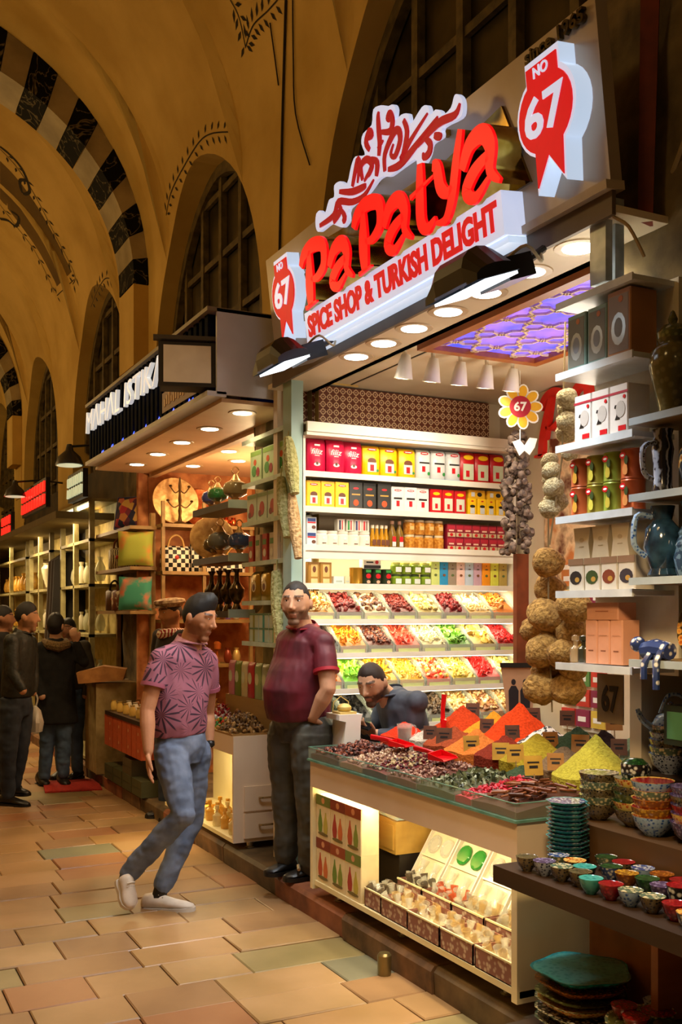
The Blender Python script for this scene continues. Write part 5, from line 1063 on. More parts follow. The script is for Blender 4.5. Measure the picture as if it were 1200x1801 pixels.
stack(2.49, 2.31, .8555, 4, .072, .065, .029, ['olive', 'teal', 'black'], 'yellow', 'yellow', 'yellow bowl in the olive stack')
stack(2.69, 2.745, 1.0305, 5, .075, .07, .026, ['navy', 'cream', 'black'], 'blue', 'white', 'blue rimmed bowl in the back stack')
stack(2.70, 2.58, 1.0305, 4, .075, .07, .027, ['blue', 'navy'], 'blue', 'blue', 'blue bowl in the back stack by the kettle')
t = thing('lidded_cup', 'small green and white lidded cup on the dark bowl stack', 'cup', (2.53, 2.755, 1.012)); b = MB(); b.lathe([(.03, 0), (.045, .02), (.048, .06), (.046, .065)], 16); b.build('cup_body', GZ['lace'], t); b = MB(); b.lathe([(.047, .065), (.03, .08), (0, .084)], 16); b.build('lid', GZ['green'], t); b = MB(); b.tube(catmull([(.045, 0, .06), (.07, 0, .05), (.065, 0, .02), (.04, 0, .02)], 3), .006, 6); b.build('handle', GZ['lace'], t)
t = thing('teapot', 'shiny dark blue teapot resting in the back bowls', 'teapot', (2.69, 2.745, 1.15)); b = MB(); b.lathe([(.03, 0), (.06, .02), (.068, .05), (.05, .085), (.025, .1)], 18); b.build('pot_body', GZ['blue'], t); b = MB(); b.lathe([(.028, .099), (.02, .115), (.008, .12), (.011, .132), (0, .138)], 12); b.build('lid', GZ['navy'], t); b = MB(); b.tube(catmull([(-.05, .03, .04), (-.085, .05, .07), (-.1, .06, .11)], 3), [.016, .013, .012, .011, .010, .009, .008], 7); b.build('spout', GZ['blue'], t); b = MB(); b.tube(catmull([(-.03, .02, .095), (-.01, .0, .16), (.04, -.02, .15), (.055, -.03, .07)], 4), .007, 6); b.build('handle', GZ['blue'], t)
t = thing('teapot', 'second blue and white teapot beside the dark blue one', 'teapot', (2.70, 2.58, 1.125)); b = MB(); b.lathe([(.03, 0), (.055, .02), (.06, .05), (.04, .09), (.02, .12), (.03, .16)], 18); b.build('pot_body', GZ['white'], t); b = MB(); b.tube(catmull([(.02, 0, .13), (.08, 0, .12), (.075, 0, .04), (.05, 0, .03)], 4), .008, 6); b.build('handle', GZ['navy'], t)
# lower shelf: leaf-shaped platters and plates
x, y = 2.335, 2.80; z = .151
for k, (m_, h_, d) in enumerate((('black', .05, 'lowest black and cream'), ('lace', .042, 'black and white rimmed'), ('orange', .045, 'rust orange'), ('olive', .03, 'dark olive'), ('amber', .045, 'amber orange'))):
    bowl(x, y, z, .155, h_, m_, m_, 'cream' if k < 3 else m_, f'{d} leaf edged platter in the stack under the teal platter', 'stacked leaf platters', 'platter', (5, .05)); z += h_*.82
t = thing('platter', 'large teal leaf shaped platter on top of the platter stack', 'plate', (x, y, z+.004)); a, b_, c_ = bowlmesh(.165, .042, 40, (5, .07)); a.build('outer_glaze', GZ['turq'], t); b_.build('inner_glaze', GZ['teal'], t); c_.build('rim', GZ['turq'], t)
for k in range(5):
    a = 2*PI*(k+.5)/5; b = MB(); P_ = [(.05*math.cos(a)+.055*math.cos(q), .05*math.sin(a)+.055*math.sin(q), .022) for q in [2*PI*i/12 for i in range(13)]]; b.tube(P_, .006, 5); b.build('moulded_leaf', GZ['turq'], t)
x, y = 2.30, 2.40; z = .151
for k in range(7): bowl(x, y, z, .16, .03, ('olive', 'cream', 'amber', 'olive', 'green', 'cream', 'olive')[k], 'olive', ('cream', 'amber', 'olive', 'cream', 'olive', 'green', 'cream')[k], f'olive green plate in the plate stack under the small bowls, {"topmost" if k == 6 else "below the topmost"}', 'olive plates', 'plate', (1, .0)); z += .0245
for (dx, dy, o_, i_, r, l) in ((-.06, .085, 'red', 'red', .042, 'maroon'), (-.09, .0, 'red', 'red', .042, 'bright red'), (.0, -.0, 'cream', 'red', .055, 'large cream and red'), (-.05, -.09, 'green', 'green', .042, 'dark green'), (.06, .07, 'navy', 'blue', .042, 'navy blue')): bowl(x+dx, y+dy, z+.006, r, .04, o_, i_, 'cream' if o_ == 'cream' else i_, f'{l} dip bowl resting on the olive plate stack', 'dip bowls on the plates')
# pottery shelves on the pier
t = thing('pottery_shelves', 'dark edged shelves of tall painted vases on the stone pier', 'shelves', (0, 0, 0))
CZ = [2.24, 1.99, 1.717, 1.45]
for z in CZ: b = MB(); b.box(2.36, 1.9, z-.02, 2.575, 2.585, z); b.build('shelf', M('shelf_ochre', '8a6a34', '6a4e24', sc=6, pat='wood', rough=.5), t); b = MB(); b.box(2.35, 1.9, z-.022, 2.36, 2.585, z+.002); b.build('edge_strip', C('a8b4b8'), t)
def vase(name, label, loc, prof, m_, extra=(), cat='vase'):
    t = thing(name, label, cat, loc); b = MB(); b.lathe(prof, 24); b.build('vase_body', m_, t)
    for nm, mb_, mm in extra: mb_.build(nm, mm, t)
    return t
lidv = MB().lathe([(.05, .255), (.052, .275), (.03, .30), (.012, .305), (.016, .32), (.006, .345), (0, .35)], 18)
vase('lidded_vase', 'tall olive lidded urn on the highest pottery shelf', (2.46, 2.50, CZ[0]+.001), [(.045, 0), (.05, .01), (.045, .03), (.062, .10), (.078, .17), (.07, .215), (.045, .24), (.05, .255)], glaze('oliveurn', '6e6844', '55502f', 45), [('lid', lidv, GZ['olive'])])
vase('globe_vase', 'round white and blue scrolled vase beside the olive urn', (2.45, 2.315, CZ[0]+.001), [(.04, 0), (.045, .02), (.085, .08), (.095, .13), (.07, .19), (.035, .22), (.03, .28), (.045, .32)], M('blue_scroll', 'c8c8c0', '2a3a5a', sc=22, pat='voronoi', rough=.2, coat=.5, sharp=(.3, .42), c3='7a4a24'))
hdl = MB().tube(catmull([(-.03, 0, .17), (-.085, 0, .15), (-.08, 0, .07), (-.045, 0, .05)], 4), .009, 7)
vase('tall_pitcher', 'slim dark pitcher with silver streaks on the second pottery shelf', (2.45, 2.535, CZ[1]+.001), [(.04, 0), (.03, .03), (.03, .10), (.036, .15), (.028, .19), (.035, .215)], M('dark_streak', '1c1a22', 'a8b0c0', sc=16, pat='wave', rough=.2, coat=.5, sharp=(.7, .95)), [('handle', hdl, GZ['navy'])], 'pitcher')
vase('tall_vase', 'amber and blue patterned vase beside the slim dark pitcher', (2.46, 2.40, CZ[1]+.001), [(.035, 0), (.04, .02), (.055, .08), (.05, .13), (.03, .16), (.04, .215)], glaze('ambv', '9a5a1c', '2c3a44', 35, 'c8a45a'))
vase('tall_vase', 'dark vase with orange flowers at the shelf edge', (2.46, 2.27, CZ[1]+.001), [(.04, 0), (.06, .05), (.065, .10), (.04, .16), (.045, .215)], glaze('ambv2', '2a2018', 'b06a24', 30))
vase('blue_pitcher', 'dark blue handled jug on the third pottery shelf', (2.44, 2.525, CZ[2]+.001), [(.045, 0), (.05, .01), (.04, .03), (.062, .10), (.055, .16), (.03, .19), (.04, .235)], M('deep_blue', '16283c', '2c4c64', sc=20, rough=.12, coat=.7), [('handle', MB().tube(catmull([(-.03, .02, .20), (-.085, .03, .20), (-.095, .03, .11), (-.055, .02, .07)], 4), .010, 7), GZ['blue'])], 'jug')
vase('ribbed_jug', 'pale blue ribbed jug with a narrow neck', (2.45, 2.40, CZ[2]+.001), [(.05, 0), (.055, .02), (.062, .06), (.055, .09), (.058, .10), (.045, .13), (.048, .14), (.032, .17), (.03, .21), (.042, .24)], M('grey_blue', '5a7a94', '2c4460', sc=30, pat='wave', rough=.18, coat=.5), [], 'jug')
vase('floral_vase', 'white vase with red flowers at the shelf edge', (2.45, 2.265, CZ[2]+.001), [(.035, 0), (.05, .04), (.06, .10), (.045, .16), (.03, .19), (.04, .23)], M('red_floral', 'd0c4b0', '8a3a24', sc=45, pat='voronoi', rough=.2, coat=.5, sharp=(.15, .3)))
t = thing('wall_plate', 'large orange painted plate standing on the lowest pottery shelf', 'plate', (2.53, 2.42, CZ[3]+.108), rot=(0, math.radians(-78), 0))
b = MB(); b.lathe([(0, 0), (.06, .0), (.105, .02), (.107, .024), (.06, .006), (0, .006)], 32); b.build('plate_body', M('orange_floral', 'b0561c', '3a2c1c', sc=40, pat='voronoi', rough=.2, coat=.5, sharp=(.2, .5), c3='d8a04a'), t); b = MB(); b.lathe([(.035, .0065), (0, .009)], 20, cap=False); b.build('centre_medallion', GZ['cream'], t)
t = thing('cat_figurine', 'small white and blue spotted cat figurine hanging over the shelf edge', 'figurine', (2.39, 2.50, CZ[3]+.001)); b = MB(); b.tube([(0, .05, .03), (0, 0, .035), (0, -.06, .03)], [.03, .034, .028], 10); b.ball((-.01, .075, .05), .026, 10, 7); b.tube([(-.03, -.05, .03), (-.055, -.055, 0), (-.055, -.055, -.09)], .011, 6); b.tube([(-.03, .0, .02), (-.055, .0, -.01), (-.055, .0, -.06)], .011, 6); b.build('cat_body', M('spotted', 'd0d0cc', '2a3a6a', sc=40, pat='voronoi', rough=.25, sharp=(.2, .35)), t)
t = thing('lantern', 'dark green square lantern hanging below the pottery shelves', 'lantern', (2.52, 2.50, 1.17)); b = MB(); b.box(-.05, -.05, 0, .05, .05, .13); b.build('lantern_body', C('1f2a22'), t); b = MB(); b.box(-.052, -.035, .02, -.05, .035, .11); b.build('lantern_pane', C('4a7a58', rough=.2), t); b = MB(); b.tube([(0, 0, .13), (0, 0, .255)], .004, 5); b.build('cord', K_, t)
# ================================================================ the neighbouring gift shop
MS = thing('shop_sign', 'dark blue slatted box sign with white lit capitals over the gift shop', 'sign', (0, 0, 0))
grey = M('sign_grey', 'd4d4dc', 'c4c4cc', sc=3, rough=.5)
blk = M('sign_black_slat', '161a28', '0d1018', rough=.8, spec=.05)
blu = M('sign_blue_glow', '1a2a9a', '16207a', rough=.4, emit=.35)
b = MB(); b.box(2.06, 5.77, 2.91, 2.62, 5.79, 3.42); b.build('end_panel', grey, MS)
b = MB(); b.box(2.10, 5.79, 2.93, 2.12, 9.0, 3.40); b.build('back_board', blu, MS)
b = MB(); b.box(2.0, 5.77, 3.40, 2.62, 9.0, 3.425); b.build('top_cap', C('8a7a58'), MS)
b = MB(); b.box(2.0, 5.77, 2.895, 2.12, 9.0, 2.925); b.build('bottom_rail', grey, MS)
for k in range(30):
    y = 5.85+k*.106
    b = MB(); b.box(2.03, y, 2.925, 2.085, y+.055, 3.40); b.build('slat', blk, MS)
b = MB(); b.add(text('MΛHΛL ISTIKΛ', .3, .03, -.002, .12, 2.27, 'LEFT', .19), T((2.028, 8.98, 3.17)) @ FX); b.build('lettering', M('lit_caps', 'f2f2ee', 'eaeae6', rough=.3, emit=.4), MS)['kind'] = 'stuff'
b = MB(); [b.box(2.024, 6.70-.05*q, 3.0+.01*(q % 2), 2.027, 6.73-.05*q, 3.05+.02*(q % 3), 0) for q in range(14)]; b.box(2.0275, 5.95, 2.965, 2.029, 6.78, 3.10, 1); b.build('small_panel', [C('cfa878'), C('8a5e40')], MS)['kind'] = 'stuff'
for k in range(8):
    y = 6.2+k*.33; b = MB(); b.ball((2.06, y, 2.945), (.035, .05, .03), 10, 6); b.build('blue_bulb', M('blue_bulb', '3050f0', rough=.2, emit=2.2), MS)
sof = M('soffit_warm', 'd8b48c', 'caa47a', sc=3, rough=.5)
b = MB(); b.box(2.10, 5.80, 2.87, 2.62, 9.05, 2.894); b.box(2.60, 6.5, 2.84, 2.66, 9.1, 2.92); b.box(2.62, 6.5, 2.90, 4.0, 9.12, 2.94); struct('ceiling_gift', b, sof)
for k in range(5): downlight(2.33, 6.05+k*.62, 2.869, f'warm round downlight under the blue box sign, {ORD[k]} from the grey end panel', 'downlights of the gift shop front', .06, disc_w, 9, WARM2)
for k in range(5): downlight(2.85+.25*(k % 2), 6.8+k*.45, 2.899, f'warm recessed downlight inside the gift shop, {ORD[k]} from the front', 'downlights inside the gift shop', .06, disc_w, 11, WARM2)
brick = M('orange_brickwork', 'd08a50', 'a05c30', sc=9, rough=.7, bump=.3, detail=6)
b = MB(); b.box(2.5, 9.10, .12, 4.0, 9.16, 2.95); struct('wall_gift_far', b, brick)
b = MB(); b.box(3.6, 6.5, .12, 3.66, 9.16, 2.95); struct('wall_gift_back', b, brick)
b = MB(); b.box(2.66, 6.44, .12, 3.66, 6.5, 2.95); struct('wall_gift_near', b, M('gift_near_wall', '5a4a30', rough=.7))
b = MB(); b.box(2.59, 6.30, .12, 2.64, 6.48, 2.87); struct('trim_43', b, M('pillar_cream', 'b8a070', '9a8458', rough=.6))
lamp('POINT', (3.2, 7.8, 2.4), 34, WARM2, .15)
# off floodlight facing down the hall, on its bar
t = thing('square_floodlight', 'square unlit floodlight on a bar in front of the blue box sign', 'lamp', (1.90, 5.84, 2.95), rot=(math.radians(-8), 0, -.30))
b = MB(); b.box(-.16, 0, 0, .16, .10, .27); b.prism([(-.17, 0), (.17, 0), (.17, .275), (-.17, .275)], -.012, .004, FY); b.build('housing', C('2e2c28', rough=.5), t)
b = MB(); b.box(-.14, -.010, .022, .14, -.004, .252); b.build('glass', M('flood_reflector', 'b8b0a0', '8a8478', sc=5, rough=.15), t)
b = MB(); b.raw([(-.14, -.011, .022), (.14, -.011, .022), (.14, -.011, .252), (-.14, -.011, .252), (-.08, -.013, .08), (.08, -.013, .08), (.08, -.013, .2), (-.08, -.013, .2)], [(0, 1, 5, 4), (1, 2, 6, 5), (2, 3, 7, 6), (3, 0, 4, 7), (4, 5, 6, 7)]); b.build('reflector', M('reflector_silver', 'f0ead8', 'd8d0bc', sc=4, rough=.25), t)
b = MB(); b.box(-.20, -.02, .285, .30, .02, .31); b.tube([(.2, 0, .3), (.28, .1, .2), (.40, .18, .22), (.48, .2, .3)], .008, 6); b.tube(catmull([(.26, .0, .28), (.3, .05, .16), (.38, .1, .1), (.45, .14, .22)], 4), .006, 5); b.build('mount_bar', C('4a4438'), t)
# shelves at the far wall and on the piers
shw = M('gift_shelf', '9a7a44', '7c5e30', sc=8, pat='wood', rough=.5)
t = thing('gift_shelves', 'wooden shelves against the orange far wall of the gift shop', 'shelves', (0, 0, 0))
for z in (2.40, 1.98, 1.55, 1.15): b = MB(); b.box(2.62, 8.75, z-.03, 3.5, 9.09, z); b.build('shelf', shw, t)
for x in (2.62, 3.0, 3.45): b = MB(); b.box(x, 8.77, .13, x+.03, 8.80, 2.6); b.build('upright', shw, t)
b = MB(); b.lathe([(0, 0), (.10, .0), (.14, .006), (.20, .018), (.215, .03), (.212, .032), (.14, .012), (0, .008)], 40)
bras = M('engraved_brass', 'e0b878', 'b88a4c', sc=26, rough=.35, metal=.4, detail=5)
solo('brass_tray', b, bras, 'large round engraved brass tray standing on the top shelf', 'tray', (2.80, 8.97, 2.62), rot=(math.radians(80), 0, 0))
solo('copper_tray', MB().add(b, Matrix.Scale(.82, 4)), M('copper', 'b86a3c', '8a4420', sc=20, rough=.3, metal=.75), 'copper tray half hidden behind the brass tray', 'tray', (3.06, 9.05, 2.577), rot=(math.radians(82), 0, 0))
t = thing('candelabra', 'slim dark metal candelabra in front of the brass tray', 'candelabra', (2.80, 8.82, 2.401)); b = MB(); b.lathe([(.07, 0), (.06, .012), (.02, .03), (.012, .08), (.018, .12), (.010, .16), (.016, .22), (.010, .28), (.014, .34), (.006, .42)], 12); b.build('stem', C('5a4020', metal=.8, rough=.3), t)
for z, r in ((.18, .11), (.31, .085)):
    for s_ in (-1, 1): b = MB(); b.tube(catmull([(0, 0, z), (s_*r*.5, 0, z-.03), (s_*r, 0, z+.02)], 4), .006, 6); b.lathe([(.012, 0), (.016, .014), (.010, .02)], 8, (s_*r, 0, z+.02)); b.build('arm', C('5a4020', metal=.8, rough=.3), t)
for k in range(7):
    x = 3.12+.07*(k % 4); z = 2.401+.09*(k//4); b = MB(); b.lathe([(.025, 0), (.04, .03), (.035, .06), (.018, .075), (.024, .085)], 12); solo('copper_pot', b, M('copper_shiny', 'd8703c', 'a84a20', rough=.2, metal=.9), f'shiny copper pot behind the glass lamps, {ORD[k]} of the pile', 'pot', (x, 8.88, z), group='shiny copper pots')
chk = M('blackwhite_check', 'e8e0cc', '14120f', sc=26, pat='checker', rough=.5, sharp=(.45, .55))
def bag(x, y, z, w, h, d, m_, label, rz=0, handle=None, soft=True):
    t = thing('handbag', label, 'bag', (x, y, z), rz); softbody(w, d, h).build('bag_body', m_, t, smooth=60)
    b = MB(); b.tube(catmull([(-w*.3, -d*.2, h*.85), (-w*.22, -d*.25, h*1.25), (0, -d*.25, h*1.42), (w*.22, -d*.25, h*1.25), (w*.3, -d*.2, h*.85)], 4), .010, 6); b.build('handle', handle or C('c89a4a'), t)
    b = MB(); b.ball((0, -d*.52, h*.55), (.02, .008, .02), 8, 5); b.build('clasp', C('b03028'), t)
bag(2.78, 8.90, 1.981, .26, .23, .12, chk, 'black and white chequered handbag with tan handles beside the green cushion')
bag(3.06, 8.90, 1.981, .28, .26, .12, chk, 'taller black and white chequered handbag on the middle shelf')
bag(3.33, 8.90, 1.981, .22, .16, .12, chk, 'small black and white chequered bag at the dark end of the shelf')
for j, z in enumerate((1.551, 1.151)):
    for k in range(8):
        x = 2.70+.095*k; c_ = ('c86a2c', '8a3a24', 'd8b46a', '4a6a5a', 'b83a2c', 'c89a4a', '6a4a7a', 'd8d0b8')[(k+3*j) % 8]
        b = MB(); b.lathe([(.02, 0), (.036, .02), (.04, .06), (.03, .10), (.018, .12), (.026, .14)] if (k+j) % 3 else [(.03, 0), (.012, .02), (.010, .12), (.036, .13), (.038, .18), (.02, .2)], 12)
        solo('souvenir_pot', b, C(c_, rough=.25, metal=.3), f'little {("orange", "brown red", "gold", "green", "red", "brass", "purple", "white")[(k+3*j) % 8]} souvenir pot on the {("third", "lowest")[j]} shelf of the orange wall', 'pot', (x, 8.86+.03*(k % 2), z), group=f'souvenir pots {("upper", "lower")[j]}')
t = thing('bag_shelves', 'wooden shelves of cushions and bags on the second pier', 'shelves', (0, 0, 0))
for z in (2.38, 2.02, 1.63): b = MB(); b.box(2.36, 8.86, z-.03, 2.60, 10.15, z); b.build('shelf', shw, t)
for y in (8.9, 10.1): b = MB(); b.box(2.56, y, 1.0, 2.60, y+.05, 2.5); b.build('upright', shw, t)
def cushion(x, y, z, s, m_, label, rot, pip=None):
    t = thing('cushion', label, 'cushion', (x, y, z), rot=rot); b = MB(); n = 10; vs = []
    for sgn in (-1, 1):
        for j in range(n+1):
            for i in range(n+1):
                u, v = 2*i/n-1, 2*j/n-1; e = (1-u**4)*(1-v**4); k = 1-.06*(1-abs(u*v)); vs.append((u*s/2*k, sgn*s*.17*e**.6, v*s/2*k+s/2))
    m = (n+1)**2
    for j in range(n):
        for i in range(n):
            a = j*(n+1)+i; b.f.append((a, a+1, a+n+2, a+n+1)); b.m.append(0); b.f.append((m+a+n+1, m+a+n+2, m+a+1, m+a)); b.m.append(0)
    b.v = vs; b.build('cover', m_, t, smooth=80)
    if pip: c = MB(); c.tube([(-s/2, 0, 0), (s/2, 0, 0), (s/2, 0, s), (-s/2, 0, s), (-s/2, 0, 0)], .008, 6); c.build('piping', pip, t)
embro = M('embroidery', '2a3050', 'd8b060', sc=16, pat='cells', rough=.8, sharp=(.2, .8), c3='b83a4a')
cushion(2.44, 9.25, 2.382, .30, embro, 'colourful embroidered cushion with blue fringe on the top bag shelf', (math.radians(-12), 0, -.9), C('4a4a8a'))
cushion(2.50, 9.62, 2.382, .28, M('olive_embroid', '7a7a2c', '5a5a1c', sc=14, rough=.9), 'olive green cushion behind the embroidered one', (math.radians(-10), 0, -1.1))
cushion(2.42, 8.90, 2.025, .31, M('lime_embroid', '9aa03a', 'c87a3a', sc=7, rough=.8, sharp=(.5, .68)), 'lime green cushion with orange flowers standing at the shelf corner', (math.radians(-4), 0, -.35))
cushion(2.42, 8.92, 1.634, .30, M('teal_embroid', '3a8a70', 'c86a4a', sc=8, rough=.8, sharp=(.5, .66)), 'teal floral cushion below the lime green one', (math.radians(-4), 0, -.5))
bag(2.45, 9.50, 2.022, .26, .20, .12, M('brown_scroll', '3a2414', 'd0c4a0', sc=13, pat='wave', rough=.6, sharp=(.5, .62)), 'brown bag with white scroll pattern on the middle bag shelf', -1.0, C('6a3a1c'))
bag(2.45, 9.20, 2.022, .22, .18, .10, M('grey_scroll', '4a3a34', 'b8a890', sc=16, pat='wave', rough=.6, sharp=(.5, .62)), 'grey brown patterned bag beside the lime cushion', -1.0, C('6a3a1c'))
bag(2.45, 9.30, 1.632, .32, .19, .12, M('white_floral', '6a3a24', 'd0c4ac', sc=11, rough=.6, sharp=(.48, .56)), 'wide brown bag with white flowers on the lowest bag shelf', -1.0, C('6a3a1c'))
bag(2.45, 9.68, 1.632, .22, .20, .12, C('5a3a1c'), 'plain brown leather bag with black handles', -1.0, K_)
# glass lamps on brackets by the first pier
t = thing('lamp_brackets', 'three dark bracket shelves with white ends holding glass lamps', 'shelves', (0, 0, 0))
for z in (2.36, 2.0, 1.62): b = MB(); b.box(2.40, 6.50, z-.045, 2.62, 7.25, z); b.build('shelf', dwood, t); b = MB(); b.box(2.40, 6.485, z-.045, 2.62, 6.50, z+.012); b.build('shelf_end', C('a8bcb4'), t)
def glamp(x, y, z, r, c_, label, hang=False):
    t = thing('glass_lamp', label, 'lamp', (x, y, z)); b = MB(); b.lathe([(r*.35, r*.5), (r*.9, r*.8), (r, r*1.15), (r*.85, r*1.6), (r*.4, r*1.85)], 16); b.build('glass_globe', M('lampglass_'+c_, c_, rough=.12, coat=.5, alpha=.88), t)
    b = MB(); b.lathe([(r*.6, 0), (r*.55, r*.1), (r*.2, r*.25), (r*.35, r*.5)], 12); b.build('base', bras, t); b = MB(); b.lathe([(r*.42, r*1.84), (r*.3, r*2.0), (r*.15, r*2.3), (0, r*2.35)], 12); b.build('cap', bras, t)
    b = MB(); b.tube(catmull([(-r*.1, 0, r*2.3), (-r*.3, 0, r*2.6), (0, 0, r*2.9), (r*.3, 0, r*2.6), (r*.1, 0, r*2.3)], 3), r*.05, 5); b.build('hook', bras, t)
for x, y, z, r, c_, l in ((2.50, 7.12, 2.361, .075, '3a4a8a', 'blue glass lamp on the highest bracket shelf'), (2.47, 6.90, 2.361, .075, '2a6a34', 'green glass lamp on the highest bracket shelf'), (2.52, 6.68, 2.361, .09, '8a7a54', 'smoky olive glass lamp on the highest bracket shelf'), (2.50, 7.05, 2.001, .085, '5a4a34', 'brown glass lamp on the middle bracket shelf'), (2.46, 6.82, 2.001, .095, '6a6a64', 'grey glass lamp on the middle bracket shelf'), (2.52, 6.60, 2.001, .085, '2a4a7a', 'deep blue glass lamp on the middle bracket shelf')): glamp(x, y, z, r, c_, l)
b = MB(); b.lathe([(0, 0), (.13, .0), (.165, .012), (.16, .014), (0, .006)], 30); solo('bronze_dish', b, bras, 'bronze dish propped on the middle bracket shelf behind the lamps', 'dish', (2.56, 7.28, 2.17), rot=(math.radians(78), 0, -.4))
for k in range(4): b = MB(); b.lathe([(.04, 0), (.035, .02), (.02, .05), (.05, .10), (.055, .15), (.02, .20), (.015, .26), (.03, .29)], 14); solo('metal_ewer', b, M('dark_bronze', '6a5434', '2c2418', sc=18, rough=.25, metal=.8), f'dark engraved metal ewer on the lowest bracket shelf, {ORD[k]} from its white end', 'ewer', (2.50, 6.60+k*.17, 1.621), group='metal ewers')
# candy counter with drawers
t = thing('candy_counter', 'pale cabinet counter with two drawers in its end and sweets on top', 'counter', (2.25, 6.0, 0))
b = MB(); b.box(0, 0, .17, .40, .02, .835); b.build('end_panel', cw, t)
b = MB(); b.box(0, .02, .80, .42, 1.45, .835); b.build('top_board', cw, t)
b = MB(); b.box(.0, .02, .72, .02, 1.45, .80); b.build('fascia', cw, t)
b = MB(); b.box(.0, .02, .17, .40, 1.45, .195); b.build('base_board', warmw, t)
b = MB(); b.box(.38, .02, .195, .40, 1.45, .80); b.build('back_panel', warmw, t)
for z in (.195, .365):
    b = MB(); b.box(.07, -.012, z, .38, 0, z+.155); dr = b.build('drawer', cw, t); b = MB(); b.tube(catmull([(.17, -.012, z+.08), (.175, -.035, z+.082), (.265, -.035, z+.082), (.27, -.012, z+.08)], 3), .007, 6); b.build('handle', C('c8b48a', metal=.9, rough=.2), dr)
for x, y in ((.13, .05), (.13, 1.35)): b = MB(); b.lathe([(.03, 0), (.03, .01), (.022, .014), (.022, .046)], 12); b.build('leg', C('b0a890', metal=.9, rough=.25), t, (x, y, .124))
o = lamp('AREA', (2.31, 6.9, .70), 7, (1, .78, .38), aim=(2.5, 6.9, .2), sx=.05, sy=1.5)
b = MB(); b.box(.03, .1, .712, .05, 1.4, .719); b.build('light_strip', lst, t)
g = random.Random(5)
def candy(x0, x1, y0, y1, z, colr, kind, s, n, label, hh=.06):
    b = MB(); b.box(x0, y0, z, x1, y1, z+.012, 1); xc, yc = (x0+x1)/2, (y0+y1)/2
    def pos(g):
        u, v = g.uniform(-1, 1), g.uniform(-1, 1); return (xc+u*((x1-x0)/2-s*.9), yc+v*((y1-y0)/2-s*.9), z+.015+hh*(1-u*u)*(1-v*v)*g.uniform(.55, 1))
    scatter(b, n, kind, s, pos, g); solo('sweets_heap', b, tri(colr), label, 'sweets', kind='stuff', smooth=40)
candy(2.25, 2.53, 6.02, 6.38, .836, ('6a4a24', '9a7440', '4a3014'), 'date', .017, 230, 'pile of plump brown figs at the near end of the candy counter', .11)
candy(2.44, 2.53, 6.40, 6.66, .836, ('7a4a24', '9a6a3c', '5a2c14'), 'chunk', .016, 120, 'pile of reddish brown nuts behind the figs', .10)
candy(2.25, 2.44, 6.40, 6.60, .836, ('3a7a2c', 'c8a02c', 'c83a24'), 'chunk', .014, 90, 'little heap of green and yellow wrapped sweets')
candy(2.25, 2.44, 6.62, 6.92, .836, ('cfd4da', 'aab4c4', 'e8e8e8'), 'chunk', .016, 130, 'heap of white wrapped sweets on the candy counter', .09)
candy(2.44, 2.53, 6.68, 7.0, .836, ('b01c24', 'd8c8c0', '8a1018'), 'strip', .016, 140, 'heap of red wrapped sweets on the candy counter', .12)
candy(2.25, 2.44, 6.94, 7.3, .836, ('8a6a3a', '5a4424', 'b8985a'), 'chunk', .018, 130, 'heap of tan nuts on the candy counter', .11)
candy(2.44, 2.62, 7.02, 7.4, .836, ('a8702c', '7a4a1c', 'd0a050'), 'strip', .02, 100, 'heap of orange brown candied peel on the candy counter', .12)
candy(2.25, 2.44, 7.3, 7.43, .836, ('8a4a24', 'b06a3a', '5a2c14'), 'stick', .008, 120, 'rows of brown churchkhela sticks at the far end', .06)
for k in range(7):
    pack('foil_packet', f'leaning {("green", "silver", "pale green", "red", "cream", "olive", "pink")[k]} foil packet behind the sweets', 'packet', .115, .05, .24, C(('5a8a4a', 'b8c0b8', '9ab48a', 'c03a4a', 'd8cfa8', '7a8a3a', 'd0849a')[k], rough=.3), [('e', .5, .55, .6, .34, C('cfd8c0'))], (2.572, 6.10+.125*k, 1.032), -PI/2, soft=True)
b = MB(); b.box(2.54, 6.03, 0, 2.605, 6.93, .194); solo('packet_riser', b, shw, 'wooden riser board carrying the foil packets behind the sweets', 'riser', (0, 0, .837))
for k in range(14):
    x, y = 2.30+.11*(k % 2)+.02*(k % 3), 6.14+.10*(k//2); b = MB(); b.lathe([(.026, 0), (.03, .01), (.03, .07), (.01, .09), (.008, .11), (.016, .112), (.016, .135), (0, .138)], 10); solo('perfume_flask', b, glass('golden_flask', 'e0a83c', alpha=.8) if k % 3 else glass('pale_flask', 'e8d8a0', alpha=.6), f'{"golden" if k % 3 else "pale"} perfume flask in the lit candy counter, {"front" if k % 2 == 0 else "back"} row number {k//2+1} from the drawers', 'bottle', (x, y, .1955), group='perfume flasks')
for k in range(6):
    pack('tall_carton', f'tall cream carton leaning at the back of the lit case, {ORD[k]} from the drawers', 'carton', .10, .05, .34, C(('d8c890', 'c8b070')[k % 2]), [('r', .5, .7, .5, .03, C('8a6a3a')), ('r', .5, .3, .6, .2, C('b8985a'))], (2.565, 6.15+.12*k, .196), -PI/2, group='tall cream cartons')
for k in range(8): b = MB(); b.ball((0, 0, .03), (.045, .045, .03), 10, 6); b.tube([(.03, 0, .04), (.06, 0, .04)], .008, 5); solo('brass_pot', b, M('gold_pot', 'd8a040', 'a87020', rough=.2, metal=.9), f'little golden pot on the base of the lit candy case, {ORD[k]} from the far end', 'pot', (2.29+.12*(k % 2), 7.36-.06*k, .1955), group='little golden pots')
